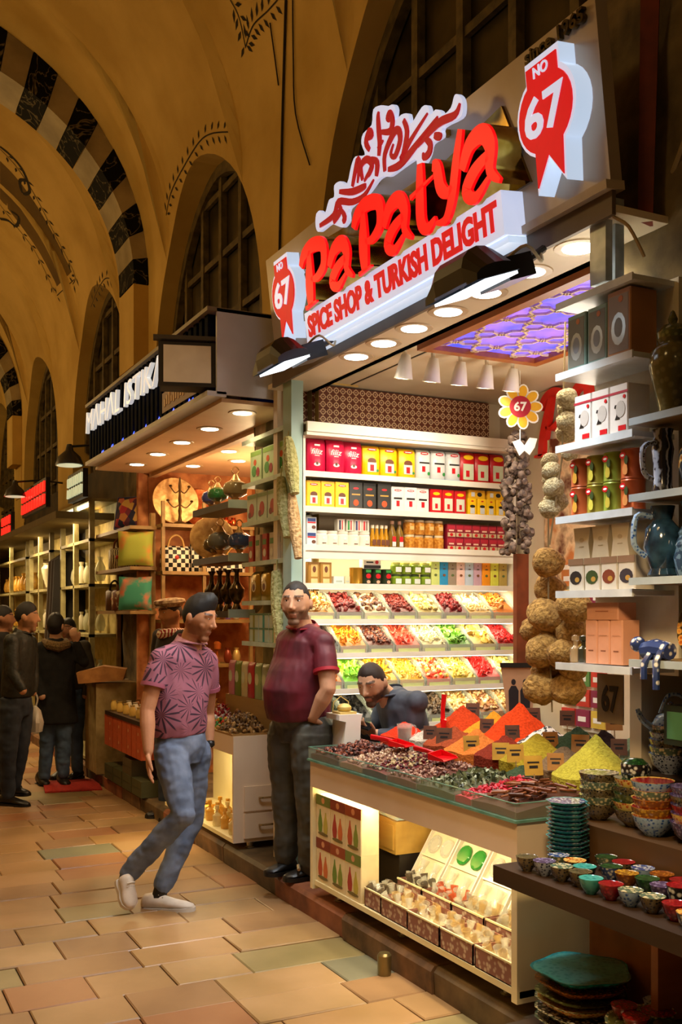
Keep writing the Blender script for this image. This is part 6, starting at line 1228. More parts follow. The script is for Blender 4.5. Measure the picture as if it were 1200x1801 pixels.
# bench with boxes further on
t = thing('box_bench', 'low dark bench carrying orange boxes beside the walkway', 'bench', (0, 0, 0)); b = MB(); b.box(2.22, 8.02, .70, 2.60, 9.2, .735); b.build('top_board', dwood, t); b = MB(); b.box(2.40, 8.04, .13, 2.58, 9.18, .70); b.build('body', dwood, t)
org = C('c0562a', rough=.5); grn_b = C('4a4a2a', rough=.6)
for k in range(4):
    for j in range(2):
        y = 8.18+.31*k; pack('orange_box', f'orange cardboard box on the bench side, {("lower", "upper")[j]}, {ORD[k]} from the candy counter', 'box', .29, .16, .135, org, [('r', .5, .5, .02, .9, C('8a3a1c')), ('e', .7, .5, .1, .2, C('d8a070'))], (2.31, y, .425+.1355*j), -PI/2, group='orange cardboard boxes')
for k in range(4): pack('olive_box', f'dark olive carton on the kerb under the orange boxes, {ORD[k]} from the candy counter', 'box', .29, .17, .13, grn_b, [('r', .5, .5, .9, .03, C('2c2c18'))], (2.315, 8.18+.31*k, .125), -PI/2, group='dark olive cartons')
pack('olive_box', 'single dark olive carton placed on the row of olive cartons', 'box', .28, .16, .13, C('54482c'), [('r', .5, .5, .9, .03, C('2c2c18'))], (2.315, 8.50, .2555), -PI/2)
for k in range(16):
    x, y = 2.28+.10*(k % 3), 8.06+.07*k; b = MB(); b.lathe([(.02, 0), (.028, .01), (.03, .06), (.018, .085), (.024, .095)], 10); solo('tea_light_jar', b, [glass('jar_gold', 'd8b45a', alpha=.75), C('c8c0a8', rough=.2), C('8a5a2c', rough=.2)][k % 3], f'{("gold", "white", "brown")[k % 3]} little jar on the dark bench, number {k+1} from the candy counter', 'jar', (x, y, .736), group='little jars on the bench')
t = thing('end_counter', 'beige panelled counter end with a cardboard tray beside the black coated woman', 'counter', (0, 0, 0)); b = MB(); b.box(2.20, 9.45, .12, 2.60, 9.47, .96); b.build('end_panel', M('beige_panel', 'b09a68', '94804f', rough=.55), t); b = MB(); b.box(2.20, 9.47, .92, 2.60, 9.95, .96); b.build('top_board', shw, t); b = MB(); b.box(2.21, 9.47, .12, 2.23, 9.95, .92); b.build('front_panel', M('beige_panel', 'b09a68'), t)
candy(2.21, 2.58, 9.72, 9.94, .961, ('8a2c2c', 'c8b8a0', '3a2a3a'), 'disc', .035, 90, 'heap of folded red and white scarves on the beige counter', .05)
b = MB(); b.prism([(-.2, 0), (.2, .03), (.23, .13), (.02, .16), (-.22, .10)], 0, .25, FY); solo('cardboard_flap', b, M('kraft_board', 'a8743a', '8a5c2c', rough=.7), 'brown cardboard tray flap on the beige counter corner', 'cardboard', (2.30, 9.62, .962), -.3)
b = MB(); b.box(0, 0, 0, .5, .62, .012); solo('red_mat', b, M('red_carpet', 'b02a1c', '8a1e14', sc=60, rough=.95), 'red doormat lying on the paving by the kerb', 'mat', (1.72, 9.35, .002), -.15)
# ================================================================ further down the hall
gcab = M('cabinet_paint', 'a8a070', '8a8258', rough=.5)
for n_, (y0, y1, lab) in enumerate(((10.15, 11.6, 'pale open cabinet of glassware beyond the bag shelves'), (12.2, 13.6, 'lit glass cabinet holding a big white vase'), (13.8, 16.5, 'furthest lit cabinet of golden jars'))):
    t = thing('display_cabinet', lab, 'cabinet', (2.3, y0, .12)); L2 = y1-y0
    b = MB(); b.box(.28, 0, 0, .30, L2, 2.6); b.build('back_panel', M('cab_back', 'c8b878', 'a89858', rough=.6), t)
    for z in (.02, .75, 1.25, 1.75, 2.2, 2.6): b = MB(); b.box(0, 0, z, .30, L2, z+.03); b.build('shelf', gcab, t)
    for y in (0, L2/2, L2-.05): b = MB(); b.box(0, y, 0, .05, y+.05, 2.6); b.build('post', gcab, t)
    b = MB(); b.box(.03, .06, 2.57, .06, L2-.06, 2.598); b.build('light_strip', lst, t)
    lamp('AREA', (2.12, (y0+y1)/2, 2.5), 30, WARM2, aim=(2.5, (y0+y1)/2, 1.3), sx=.1, sy=L2*.8)
    for j, z in enumerate((.78, 1.28, 1.78)):
        m_n = 5 if n_ < 2 else 9
        for k in range(m_n):
            if n_ == 1 and j == 2 and k != 2: continue
            y = .15+(L2-.3)*k/(m_n-1); s_ = rnd.uniform(.8, 1.05); big = n_ == 1 and j == 2
            b = MB(); b.lathe([(.04, 0), (.06, .06), (.05, .14), (.02, .2), (.03, .24)] if not big else [(.07, 0), (.11, .12), (.14, .28), (.10, .34), (.12, .37)], 14); b.v = [(p[0]*s_, p[1]*s_, p[2]*s_) for p in b.v]
            solo('glass_vase' if n_ < 2 else 'golden_jar', b, [glass('vase_clear', 'd0d4b8', alpha=.6), C('c8c4a8', rough=.2), M('jar_amber', 'd8a84a', 'a87a2a', rough=.25)][2 if n_ == 2 else (1 if big else k % 2)], 'big white green painted vase on the upper shelf of the lit cabinet' if big else f'{("small glass vase", "pale glass vase", "golden jar")[n_]} on the {("low", "middle", "upper")[j]} shelf of the {("pale open", "white vase", "furthest")[n_]} cabinet', 'vase' if n_ < 2 else 'jar', (2.3+.14, y0+y, .12+z+.031), group=f'{("glass vases", "pale vases", "golden jars")[n_]} {("low", "middle", "upper")[j]}')
for n_, (y0, y1, z0, z1, s_, c_, lab) in enumerate(((11.9, 13.5, 2.86, 3.12, 9, 'e82418', 'red neon lettered sign further down the hall'), (10.0, 10.7, 2.78, 2.98, 7, 'd8dcae', 'pale green lettered sign beyond the blue box sign'), (14.4, 15.2, 2.7, 2.95, 4, 'e82418', 'small red neon sign at the far end of the hall'))):
    t = thing('neon_sign', lab, 'sign', (2.20, y1, z0)); b = MB(); b.box(0, -(y1-y0), -.04, .05, 0, z1-z0+.04); b.build('board', C('1c1610'), t)
    b = MB(); st_ = (y1-y0)/s_; [b.prism([(.03+st_*q+(.02 if r else 0), (z1-z0)*(.55 if r else 0)), (.03+st_*q+st_*.62, (z1-z0)*(.55 if r else 0)), (.03+st_*q+st_*.68, (z1-z0)*(1 if r else .42)), (.05+st_*q, (z1-z0)*(.96 if r else .45))], 0, .02, T((-.001, 0, 0)) @ FX) for q in range(s_) for r in range(2)]; b.build('lettering', M('neon_'+c_, c_, rough=.3, emit=1.4 if n_ != 1 else .5), t)['kind'] = 'stuff'
for n_, (y, z) in enumerate(((9.9, 3.02), (13.1, 3.05))):
    t = thing('arm_floodlight', ('black hooded floodlight beyond the blue box sign', 'black hooded floodlight near the red neon sign')[n_], 'lamp', (2.05, y, z)); b = MB(); b.lathe([(.17, 0), (.13, .08), (.05, .14), (.03, .2)], 12, sx=.8); b.build('hood', navy, t); b = MB(); b.lathe([(.15, -.002), (0, -.004)], 12, sx=.8); b.build('lens', M('lens_dim', 'd8d8b0', rough=.3, emit=.6), t); b = MB(); b.tube([(0, 0, .18), (.3, 0, .22), (.58, 0, .2)], .012, 6); b.build('bracket', navy, t)
b = MB()
b.box(2.66, 9.2, .12, 2.70, 23.4, 3.2); struct('wall_far_shops', b, M('far_shop_dark', '4a3a1c', '2c2210', sc=3, rough=.8))
b = MB(); b.box(2.0, 10.3, 2.55, 2.66, 23, 2.62); struct('trim_44', b, M('far_awning', '6a5a34', rough=.7))
# coats on a rail beside the cabinet
for k in range(3): b = MB(); b.tube([(0, 0, 1.15), (0, 0, 1.05), (0, 0, .6), (0, 0, 0)], [(.02, .05), (.06, .2), (.07, .22), (.08, .26)], 10); solo('hanging_coat', b, C(('1c1814', '2a2018', '3a2c1c')[k], rough=.9), f'dark garment hanging beside the bag shelves, {ORD[k]} along the rail', 'garment', (2.44, 11.68+.16*k, 1.15), rz=PI/2, group='dark hanging garments')
# ================================================================ people
def Q(px, py, d):                                  # sight line at a given depth -> place in the hall
    u = (px-600)/1800; return Vector((d*(.44721+u*.89443), d*(.89443-u*.44721), 1.6+d*(1080-py)/1800))
def voxel(mb, size, smooth=3, fac=.5):
    me = bpy.data.meshes.new('v'); me.from_pydata(mb.v, [], mb.f); me.update()
    ob = bpy.data.objects.new('v', me)
    m = ob.modifiers.new('r', 'REMESH'); m.mode = 'VOXEL'; m.voxel_size = size
    s = ob.modifiers.new('s', 'SMOOTH'); s.iterations = smooth; s.factor = fac
    out = evaluated(ob)
    bpy.data.objects.remove(ob); bpy.data.meshes.remove(me)
    out.polygons.foreach_set('use_smooth', [True]*len(out.polygons)); return out
def wrinkle(me, amp, f=14, stretch=(1, 1, .5)):
    co = [v.co.copy() for v in me.vertices]; no = [v.normal.copy() for v in me.vertices]; out = []
    for c, n in zip(co, no):
        p = Vector((c.x*f*stretch[0], c.y*f*stretch[1], c.z*f*stretch[2]))
        out += list(c+n*amp*(mnoise.noise(p)+.6*mnoise.noise(p*2.3+Vector((3, 1, 2)))))
    me.vertices.foreach_set('co', out); me.update()
def limb(mb, pts, rad, n=14):
    mb.tube(pts, rad, n); mb.ball(pts[0], rad[0]*.98, 12, 8); mb.ball(pts[-1], rad[-1]*.98, 12, 8)
    for p, r in zip(pts[1:-1], rad[1:-1]): mb.ball(p, r*.99, 12, 8)
def headmat(c, face, up, scale):
    f = Vector(face).normalized(); u = Vector(up); u = (u-f*u.dot(f)).normalized(); x = u.cross(f)  # local -Y is the face
    x = f.cross(u); y = -f
    m = Matrix((x, y, u)).transposed()
    if m.determinant() < 0: x = -x; m = Matrix((x, y, u)).transposed()
    return T(Vector(c)) @ m.to_4x4() @ Matrix.Scale(scale, 4)
def skull(dx, dy, dz):
    """head surface radius vector for a unit direction (face towards -Y)"""
    x, y, z = dx*.077, dy*.098, dz*.118
    if dz < 0: k = -dz; x *= 1-.30*k**1.3; y *= (1-.10*k) if dy < 0 else 1-.42*k**.8
    if dy < -.3: y *= 1-.06*(1-abs(dx))
    for s_ in (-1, 1):
        q = (dx-s_*.40)**2+(dz-.17)**2
        if dy < 0: y += .008*math.exp(-q/.030)
    return Vector((x, y, z))
def head_geo(mb, M_):
    b = MB(); b.ball((0, 0, 0), 1, 36, 26); b.v = [tuple(skull(*Vector(v).normalized())) for v in b.v]
    b.tube([(0, -.084, .032), (0, -.096, .006), (0, -.1095, -.020), (0, -.098, -.032)], [.0075, .009, .0125, .009], 8)
    for s_ in (-1, 1):
        b.ball((s_*.011, -.095, -.025), .0085, 8, 6); b.tube([(s_*.012, -.090, .036), (s_*.034, -.085, .041), (s_*.056, -.066, .033)], [.005, .006, .005], 7)
        b.tube([(s_*.016, -.0825, .024), (s_*.031, -.0845, .0285), (s_*.048, -.073, .023)], [.0035, .0048, .0035], 7); b.tube([(s_*.018, -.082, .0125), (s_*.031, -.0825, .0105), (s_*.046, -.073, .013)], [.003, .004, .003], 7)
        b.ball((s_*.080, .016, -.002), (.010, .019, .031), 10, 8); b.ball((s_*.038, -.053, -.025), (.026, .020, .028), 12, 8)
    b.tube([(-.024, -.074, -.058), (-.010, -.086, -.0555), (0, -.0865, -.057), (.010, -.086, -.0555), (.024, -.074, -.058)], [.003, .0052, .005, .0052, .003], 7); b.tube([(-.020, -.073, -.067), (0, -.0855, -.068), (.020, -.073, -.067)], [.004, .0062, .004], 7)
    b.ball((0, -.058, -.098), (.034, .026, .024), 12, 8); b.ball((0, -.05, -.06), (.04, .03, .04), 12, 8)
    mb.add(b, M_)
def hand_geo(mb, wrist, tip, normal, thumb, curl=.35, s=1.0):
    w, d = Vector(wrist), (Vector(tip)-Vector(wrist)); d.normalize(); n = Vector(normal); n = (n-d*n.dot(d)).normalized(); c = d.cross(n)*thumb
    P0 = w+d*.02*s
    mb.tube([w, w+d*.035*s, w+d*.075*s, w+d*.092*s], [(.017*s, .022*s), (.014*s, .034*s), (.013*s, .041*s), (.010*s, .040*s)], 12, ref=n)
    for k, (off, l) in enumerate(((.031, .070), (.0105, .080), (-.0105, .075), (-.031, .058))):
        b0 = w+d*(.082*s)+c*off*s; p = b0; pts = [b0-d*.01*s, b0]; ang = curl*.6
        dirv = d+c*off*2.2; dirv.normalize()
        for q in (.46, .32, .24):
            v = (dirv*math.cos(ang)+n*math.sin(ang)); p = p+v*l*q*s; pts.append(p); ang += curl
        mb.tube(pts, [.0092*s, .0092*s, .0086*s, .008*s, .0066*s], 8); mb.ball(pts[-1], .0066*s, 8, 6)
    b0 = w+d*.022*s+c*.026*s; v1 = (d*.75+c*.62+n*.25).normalized(); v2 = (d*.95+c*.22+n*.3).normalized(); pts = [b0, b0+v1*.034*s, b0+v1*.034*s+v2*.030*s, b0+v1*.034*s+v2*.052*s]
    mb.tube(pts, [.015*s, .0125*s, .0105*s, .008*s], 8); mb.ball(pts[-1], .008*s, 8, 6)
def skinmat(name, tint):
    m = bpy.data.materials.new(name); m.use_nodes = True; nt = m.node_tree; bs = nt.nodes['Principled BSDF']
    a = nt.nodes.new('ShaderNodeAttribute'); a.attribute_name = 'tone'; nz = nt.nodes.new('ShaderNodeTexNoise'); nz.inputs['Scale'].default_value = 60
    mx = nt.nodes.new('ShaderNodeMix'); mx.data_type = 'RGBA'; mx.blend_type = 'MULTIPLY'; mx.inputs[0].default_value = .15
    nt.links.new(a.outputs['Color'], mx.inputs[6]); nt.links.new(nz.outputs['Fac'], mx.inputs[7]); bs.inputs['Specular IOR Level'].default_value = .25; nt.links.new(mx.outputs[2], bs.inputs['Base Color'])
    bs.inputs['Roughness'].default_value = .55; bs.inputs['Subsurface Weight'].default_value = .08; bs.inputs['Subsurface Radius'].default_value = (.02, .008, .004)
    return m
SKIN = skinmat('skin', None)
def tone_paint(me, Mh, base, beard=0, beard_c='2a1c14', brow='1c130d', lip='9a5a48', hair_c=None):
    inv = Mh.inverted(); at_ = me.attributes.new('tone', 'FLOAT_COLOR', 'POINT'); base, beard_c, brow, lip = hx(base), hx(beard_c), hx(brow), hx(lip); vals = []
    mixc = lambda a, b, t: tuple(p+(q-p)*t for p, q in zip(a, b))
    for v in me.vertices:
        c = base; p = inv @ v.co
        if abs(p.x) < .12 and abs(p.y) < .16 and -.14 < p.z < .16:
            ax = abs(p.x)
            if beard:
                sm = lambda q: max(0, min(1, q))
                nz_ = .006*mnoise.noise(p*60)
                jaw = sm((-.030+.55*(ax-.045 if ax > .045 else 0)-p.z+nz_)/.018)*sm((.040-p.y)/.02)
                if p.z < -.085: jaw *= sm((-.030-p.y)/.02)
                if p.z < -.112: jaw = 0
                if ax < .030 and p.z > -.050: jaw = 0
                mo = sm((.030-ax+nz_)/.008)*sm((-.036-p.z)/.005)*sm((p.z+.056)/.005)*(1 if p.y < -.06 else 0)
                t = max(jaw, mo*.9)
                if ax < .021 and -.075 < p.z < -.0525 and p.y < -.075: t *= .15
                c = mixc(c, beard_c, t*beard)
            if p.y < -.05 and .036 < p.z-.10*(ax-.03)*(-1 if ax > .04 else 1)*.0 < .0475 and .012 < ax < .056: c = mixc(c, brow, .85)
            if p.y < -.072 and ax < .023 and -.075 < p.z < -.0525: c = mixc(c, lip, .6)
        vals += [*c, 1]
    at_.data.foreach_set('color', vals)
def hair_part(par, Mh, col, top=.012, front=.0, line=.42, side=-.15, back=-.55, name='hair', quiff=0, rough=.6, recede=0):
    b = MB(); b.ball((0, 0, 0), 1, 44, 30); out = []
    for v in b.v:
        d = Vector(v).normalized(); p = skull(*d)
        f = max(0, -d.y)                            # 1 at the face
        lim = line*f**.6+(1-f**.6)*(side if d.y < .25 else side+(back-side)*min(1, (d.y-.25)/.5))
        if abs(d.x) > .72 and -.25 < d.y < .35: lim = min(lim, side+.18)
        if recede and d.y < 0 and .25 < abs(d.x) < .65: lim += recede
        lim += .05*mnoise.noise(Vector((d.x*7, d.y*7, d.z*3)))
        t = max(0, min(1, (d.z-lim)/.10)); t = t*t*(3-2*t); t2 = max(0, min(1, (d.z-lim)/.38))
        vol = .002+top*max(0, d.z)**1.6+front*max(0, -d.y)*max(0, d.z)
        vol += quiff*math.exp(-((d.y+.50)**2/.14+(d.z-.85)**2/.10+d.x**2/.25))
        vol *= 1+.25*mnoise.noise(Vector((d.x*9, d.y*5, d.z*9)))
        out.append(tuple(p*(.93+.07*t)+d*(.0015*t+vol*t*t2)))
    b.v = out; mb = MB(); mb.add(b, Mh)
    return mb.build(name, M('hair_'+col, col, tuple(q*.5 for q in hx(col)), sc=420, rough=rough, bump=.25), par, smooth=80)
def eyes(par, Mh):
    wm, im = C('d8d0c4', rough=.2), C('1a100a', rough=.15)
    for s_ in (-1, 1):
        mb = MB(); b = MB(); b.ball((s_*.0315, -.0745, .0190), (.0125, .0095, .0068), 10, 8); mb.add(b, Mh); e = mb.build('eye', wm, par)
        mb = MB(); b = MB(); b.ball((s_*.0315, -.0822, .0188), (.0052, .0022, .0052), 8, 6); mb.add(b, Mh); mb.build('iris', im, e)
def shoe(par, heel, toe, up, upper, sole, w=.048, h=.075, name='shoe', ankle=None):
    a, t_ = Vector(heel), Vector(toe); d = (t_-a); L_ = d.length; d.normalize(); u = Vector(up); u = (u-d*u.dot(d)).normalized(); s_ = d.cross(u)
    prof_ = [(0, .55, .75, .50), (.06, .8, 1.0, .55), (.22, .86, 1.08, .58), (.42, .84, .92, .5), (.62, 1.0, .66, .38), (.82, .96, .5, .3), (.96, .6, .36, .22), (1, .3, .25, .18)]
    mb = MB(); n = 14; vs = []
    for f, fw_, fh, fc in prof_:
        c = a+d*L_*f
        for k in range(n):
            q = 2*PI*k/n; z = math.sin(q); zz = fh*h*(.5+.5*z) if z > 0 else fh*h*.5*(1+z*.98)
            vs.append(c+s_*(w*fw_*math.cos(q)*(1-.25*max(0, z)))+u*(zz+.012))
    mb.raw(vs, [(i*n+k, i*n+(k+1) % n, (i+1)*n+(k+1) % n, (i+1)*n+k) for i in range(len(prof_)-1) for k in range(n)]+[tuple(range(n-1, -1, -1)), tuple((len(prof_)-1)*n+k for k in range(n))])
    if ankle is not None: mb.tube([a+d*L_*.24+u*h*.6, Vector(ankle)], [w*.85, w*.75], 10)
    o = mb.build(name, upper, par, smooth=70)
    so = MB(); pl = [(0, .5), (.03, .8), (.2, .95), (.42, .88), (.65, 1.06), (.85, 1.0), (.97, .62), (1.01, .3)]
    L1 = [a+d*L_*f+s_*w*g_*1.05 for f, g_ in pl]; R1 = [a+d*L_*f-s_*w*g_*1.05 for f, g_ in pl]; ring = L1+R1[::-1]; m_ = len(ring)
    so.raw(ring+[p+u*.022 for p in ring], [tuple(range(m_-1, -1, -1)), tuple(range(m_, 2*m_))]+[(i, (i+1) % m_, m_+(i+1) % m_, m_+i) for i in range(m_)]); so.build('sole', sole, o, smooth=40)
    la = MB()
    for k in range(4):
        f = .36+.075*k; c = a+d*L_*f+u*(h*(1.02-.16*k)+.006); la.tube([c+s_*w*.5, c+u*.006, c-s_*w*.5], .004, 5)
    la.build('laces', sole, o)
    return o
def add_mesh(name, me, mat, par):
    me.materials.clear(); me.materials.append(mat); me.name = name; return link(name, me, par)
def person(label, loc, J, skin, shirt_m, trouser_m, face, up=(0, 0, 1), hs=1.0, vox=.006, sleeve=.5, belly=1.0, beard=0, long_sleeve=False, hair=None, hands=(None, None), fat=1.0, coat=0, collar=None, wr=.004, hair2=None, legs=True, lf=1.0, brow='1c130d', neck_c=None, cuff=None):
    root = thing('person', label, 'person', loc); inv = T(-Vector(loc)); P_ = {k: inv @ Vector(v) for k, v in J.items()}
    lat = (P_['sl']-P_['sr']); lat.z = 0; lat.normalize()
    Mh = headmat(P_['head'], face, up, hs)
    # --- body: one continuous surface
    b = MB(); head_geo(b, Mh); nb = P_['neck']; hc = Mh @ Vector((0, .012, -.055))
    b.tube([hc, hc.lerp(nb, .5), nb+Vector((0, 0, -.06))], [.052*hs, .054*fat, .072*fat], 14)
    chest = P_['chest']; b.tube([nb+Vector((0, 0, -.02)), nb.lerp(chest, .6), chest], [(.09, .07), (.15*fat, .09*fat), (.14*fat, .09*fat)], 16, ref=lat)
    for s_ in 'rl':
        sh, el, wr_ = P_['s'+s_], P_['e'+s_], P_['w'+s_]
        limb(b, [nb.lerp(chest, .5), sh, sh.lerp(el, .5), el, el.lerp(wr_, .35), wr_], [.06, .052*fat, .047*fat, .040*fat, .041*fat, .026], 12)
        if hands[0 if s_ == 'r' else 1]: tip, nrm_, th, cu = hands[0 if s_ == 'r' else 1]; hand_geo(b, wr_, inv @ Vector(tip), nrm_, th, cu)
        else: b.ball(wr_, .035, 10, 7)
    me = voxel(b, vox*.8, 6); tone_paint(me, Mh, skin, beard, brow=brow); add_mesh('body', me, SKIN, root)
    eyes(root, Mh)
    if hair: hair_part(root, Mh, **hair)
    # --- upper garment
    b = MB(); pel = P_['pelvis']; bel = P_['belly']; hem = P_.get('hem', pel)
    secs = [(hem, .165*fat, .118*fat*belly), (hem.lerp(bel, .5), .172*fat, .125*fat*belly), (bel, .172*fat, .125*fat*belly), (bel.lerp(chest, .5), .18*fat, .125*fat*(.5+.5*belly)), (chest, .19*fat, .118*fat), (chest.lerp(nb, .55), .175*fat, .10*fat), (nb.lerp(chest, .12), .10, .075), (nb+Vector((0, 0, .015)), .062*fat, .062*fat)]
    b.tube([q[0] for q in secs], [(q[1], q[2]) for q in secs], 22, ref=lat)
    for s_ in 'rl':
        sh, el, wr_ = P_['s'+s_], P_['e'+s_], P_['w'+s_]
        if long_sleeve: limb(b, [chest.lerp(nb, .5), sh, sh.lerp(el, .5), el, el.lerp(wr_, .5), el.lerp(wr_, long_sleeve)], [.07, .067*fat, .06*fat, .053*fat, .048*fat, .040], 14)
        else: b.ball(sh, .055*fat, 14, 10); b.tube([chest.lerp(nb, .5), sh.lerp(el, .06), sh.lerp(el, sleeve*.5), sh.lerp(el, sleeve)], [.075, .060*fat, .060*fat, .062*fat], 16)
    yk = nb+Vector((0, 0, -.055)); limb(b, [P_['sr'], P_['sr'].lerp(yk, .6), yk, P_['sl'].lerp(yk, .6), P_['sl']], [.056*fat, .066*fat, .07*fat, .066*fat, .056*fat], 14)
    if coat: b.tube([bel, pel, pel+Vector((0, 0, -coat*.6)), pel+Vector((0, 0, -coat))], [(.17*fat, .12*fat), (.19*fat, .14*fat), (.20*fat, .15*fat), (.21*fat, .155*fat)], 20, ref=lat)
    me = voxel(b, vox, 9); wrinkle(me, wr); add_mesh('shirt' if not coat else 'coat', me, shirt_m, root)
    if collar:
        c = MB(); n0 = nb+Vector((0, 0, .02)); R0 = .066*fat; fd = Vector(face); fd.z = 0; fd.normalize(); cr_ = fd.cross(Vector((0, 0, 1)))
        for s_ in (-1, 1):
            ring_ = [n0+(cr_*s_*math.sin(a)-fd*math.cos(a))*R0+Vector((0, 0, .014*math.cos(a)-.012*(1-math.cos(a)))) for a in [PI*k/10*.97 for k in range(11)]]
            out_ = [n0+(cr_*s_*math.sin(a)-fd*math.cos(a))*R0*(1.28+.25*(k/10)**3)+Vector((0, 0, -.022-.020*(k/10)**2)) for k, a in enumerate([PI*k/10*.97 for k in range(11)])]
            vs = ring_+out_+[p+Vector((0, 0, .006)) for p in ring_]+[p+Vector((0, 0, .006)) for p in out_]
            for k in range(10): c.raw([vs[k], vs[k+1], vs[12+k], vs[11+k], vs[22+k], vs[23+k], vs[34+k], vs[33+k]], [(3,2,1,0), (4,5,6,7), (0,1,5,4), (2,3,7,6)])
        c.build('collar', collar, root)
    if cuff and not long_sleeve:
        for s_ in 'rl':
            sh, el = P_['s'+s_], P_['e'+s_]; c = MB(); c.tube([sh.lerp(el, sleeve-.04), sh.lerp(el, sleeve+.03)], .0665*fat, 16); c.build('sleeve_cuff', cuff, root)
    # --- trousers
    if legs:
        b = MB(); lp = (P_['hl']-P_['hr']); lp.z = 0; lp.normalize()
        b.tube([pel+Vector((0, 0, .07)), pel, pel+Vector((0, 0, -.09))], [(.158*fat, .115*fat*belly), (.165*fat, .118*fat), (.13*fat, .105*fat)], 20, ref=lp)
        for s_ in 'rl':
            h, k, a = P_['h'+s_], P_['k'+s_], P_['a'+s_]
            limb(b, [h, h.lerp(k, .4), k, k.lerp(a, .4), a], [.095*fat*lf, .088*fat*lf, .067*fat*lf, .063*lf, .056*lf], 16)
        me = voxel(b, vox); wrinkle(me, wr*1.6, 11, (1, 1, 1.2)); add_mesh('trousers', me, trouser_m, root)
    return root, Mh, P_, inv
# ---- the man walking past, in a pink palm print polo shirt
palm = M('palm_print_pink', '94596a', '3a2234', sc=9, pat='wave', rough=.8, sharp=(.55, .80), c3='84505e')
jeans = M('washed_jeans', '76829a', '46526a', sc=7, rough=.85, bump=.15, detail=8, sharp=(.35, .7))
D0 = 5.54
JA = dict(head=Q(350, 1088, 5.50), neck=Q(334, 1127, 5.54), sr=Q(280, 1158, 5.42), sl=Q(368, 1162, 5.68), chest=Q(319, 1190, 5.55), belly=Q(314, 1250, 5.53), hem=Q(315, 1290, 5.54), pelvis=Q(318, 1312, 5.55), hr=Q(300, 1322, 5.47), hl=Q(341, 1322, 5.63),
  er=Q(259, 1250, 5.36), wr=Q(261, 1322, 5.28), el=Q(365, 1254, 5.76), wl=Q(368, 1308, 5.70), kr=Q(322, 1432, 5.36), ar=Q(228, 1533, 5.50), kl=Q(335, 1446, 5.66), al=Q(287, 1556, 5.60))
nt = palm.node_tree; N = nt.nodes; L = nt.links; rp = N['Color Ramp']                  # palm fronds: rays around scattered centres
vo = N.new('ShaderNodeTexVoronoi'); vo.inputs['Scale'].default_value = 7.5; tcn = [n for n in N if n.type == 'TEX_COORD'][0]; L.new(tcn.outputs['Object'], vo.inputs['Vector'])
sc_ = N.new('ShaderNodeVectorMath'); sc_.operation = 'SCALE'; sc_.inputs['Scale'].default_value = 1.0; L.new(tcn.outputs['Object'], sc_.inputs[0])
df = N.new('ShaderNodeVectorMath'); df.operation = 'SUBTRACT'; L.new(sc_.outputs[0], df.inputs[0]); L.new(vo.outputs['Position'], df.inputs[1])
sp_ = N.new('ShaderNodeSeparateXYZ'); L.new(df.outputs[0], sp_.inputs[0])
an = nmath2 = N.new('ShaderNodeMath'); an.operation = 'ARCTAN2'; L.new(sp_.outputs[2], an.inputs[0]); L.new(sp_.outputs[0], an.inputs[1])
ml = N.new('ShaderNodeMath'); ml.operation = 'MULTIPLY'; ml.inputs[1].default_value = 13; L.new(an.outputs[0], ml.inputs[0])
sn = N.new('ShaderNodeMath'); sn.operation = 'SINE'; L.new(ml.outputs[0], sn.inputs[0])
ds = N.new('ShaderNodeMath'); ds.operation = 'MULTIPLY'; ds.inputs[1].default_value = -1.5; L.new(vo.outputs['Distance'], ds.inputs[0])
ad = N.new('ShaderNodeMath'); ad.operation = 'ADD'; L.new(sn.outputs[0], ad.inputs[0]); L.new(ds.outputs[0], ad.inputs[1])
a2 = N.new('ShaderNodeMath'); a2.operation = 'ADD'; a2.inputs[1].default_value = .95; L.new(ad.outputs[0], a2.inputs[0]); L.new(a2.outputs[0], rp.inputs[0])
LA = Vector((1.63, 5.37, 0))
rA, MhA, PA, invA = person('man in a pink palm print polo shirt and ripped jeans walking along the paving', LA, JA, 'b8805c', palm, jeans, face=(.62, -.72, -.24), up=(.10, -.10, 1), hs=.98, vox=.006, sleeve=.52, beard=.35, hair=dict(col='120d0a', top=.022, quiff=.03, line=.60, side=-.12, back=-.45),
  hands=((Q(262, 1380, 5.26), (.5, -.2, 0), 1, .22), (Q(371, 1355, 5.66), (-.6, .3, 0), -1, .35)), collar=C('b07884'), cuff=C('9c5468'))
wsn, wss = M('white_trainer', 'e6dacd', 'd0c2b2', rough=.55), C('d8cfc4')
shoe(rA, invA @ Q(212, 1548, 5.50), invA @ Q(228, 1600, 5.42), (Q(250, 1560, 5.35)-Q(214, 1570, 5.5)), wsn, wss, .046, .085, 'trainer')
shoe(rA, invA @ Q(252, 1602, 5.60), invA @ Q(342, 1602, 5.52), (0, 0, 1), wsn, wss, .046, .082, 'trainer')
b = MB(); b.tube([PA['ar']+Vector((0, 0, .02)), invA @ Q(220, 1552, 5.49)], [.042, .04], 10); b.build('sock', K_, rA); b = MB(); b.tube([PA['al']+Vector((0, 0, .01)), invA @ Q(275, 1590, 5.58)], [.042, .038], 10); b.build('sock', K_, rA)
b = MB(); dW = (PA['wl']-PA['el']).normalized(); b.tube([PA['wl']-dW*.012, PA['wl']+dW*.012], .031, 14); b.ball(PA['wl']+Vector((.0, -.03, .0)), (.02, .012, .02), 10, 6); b.build('wrist_watch', K_, rA)
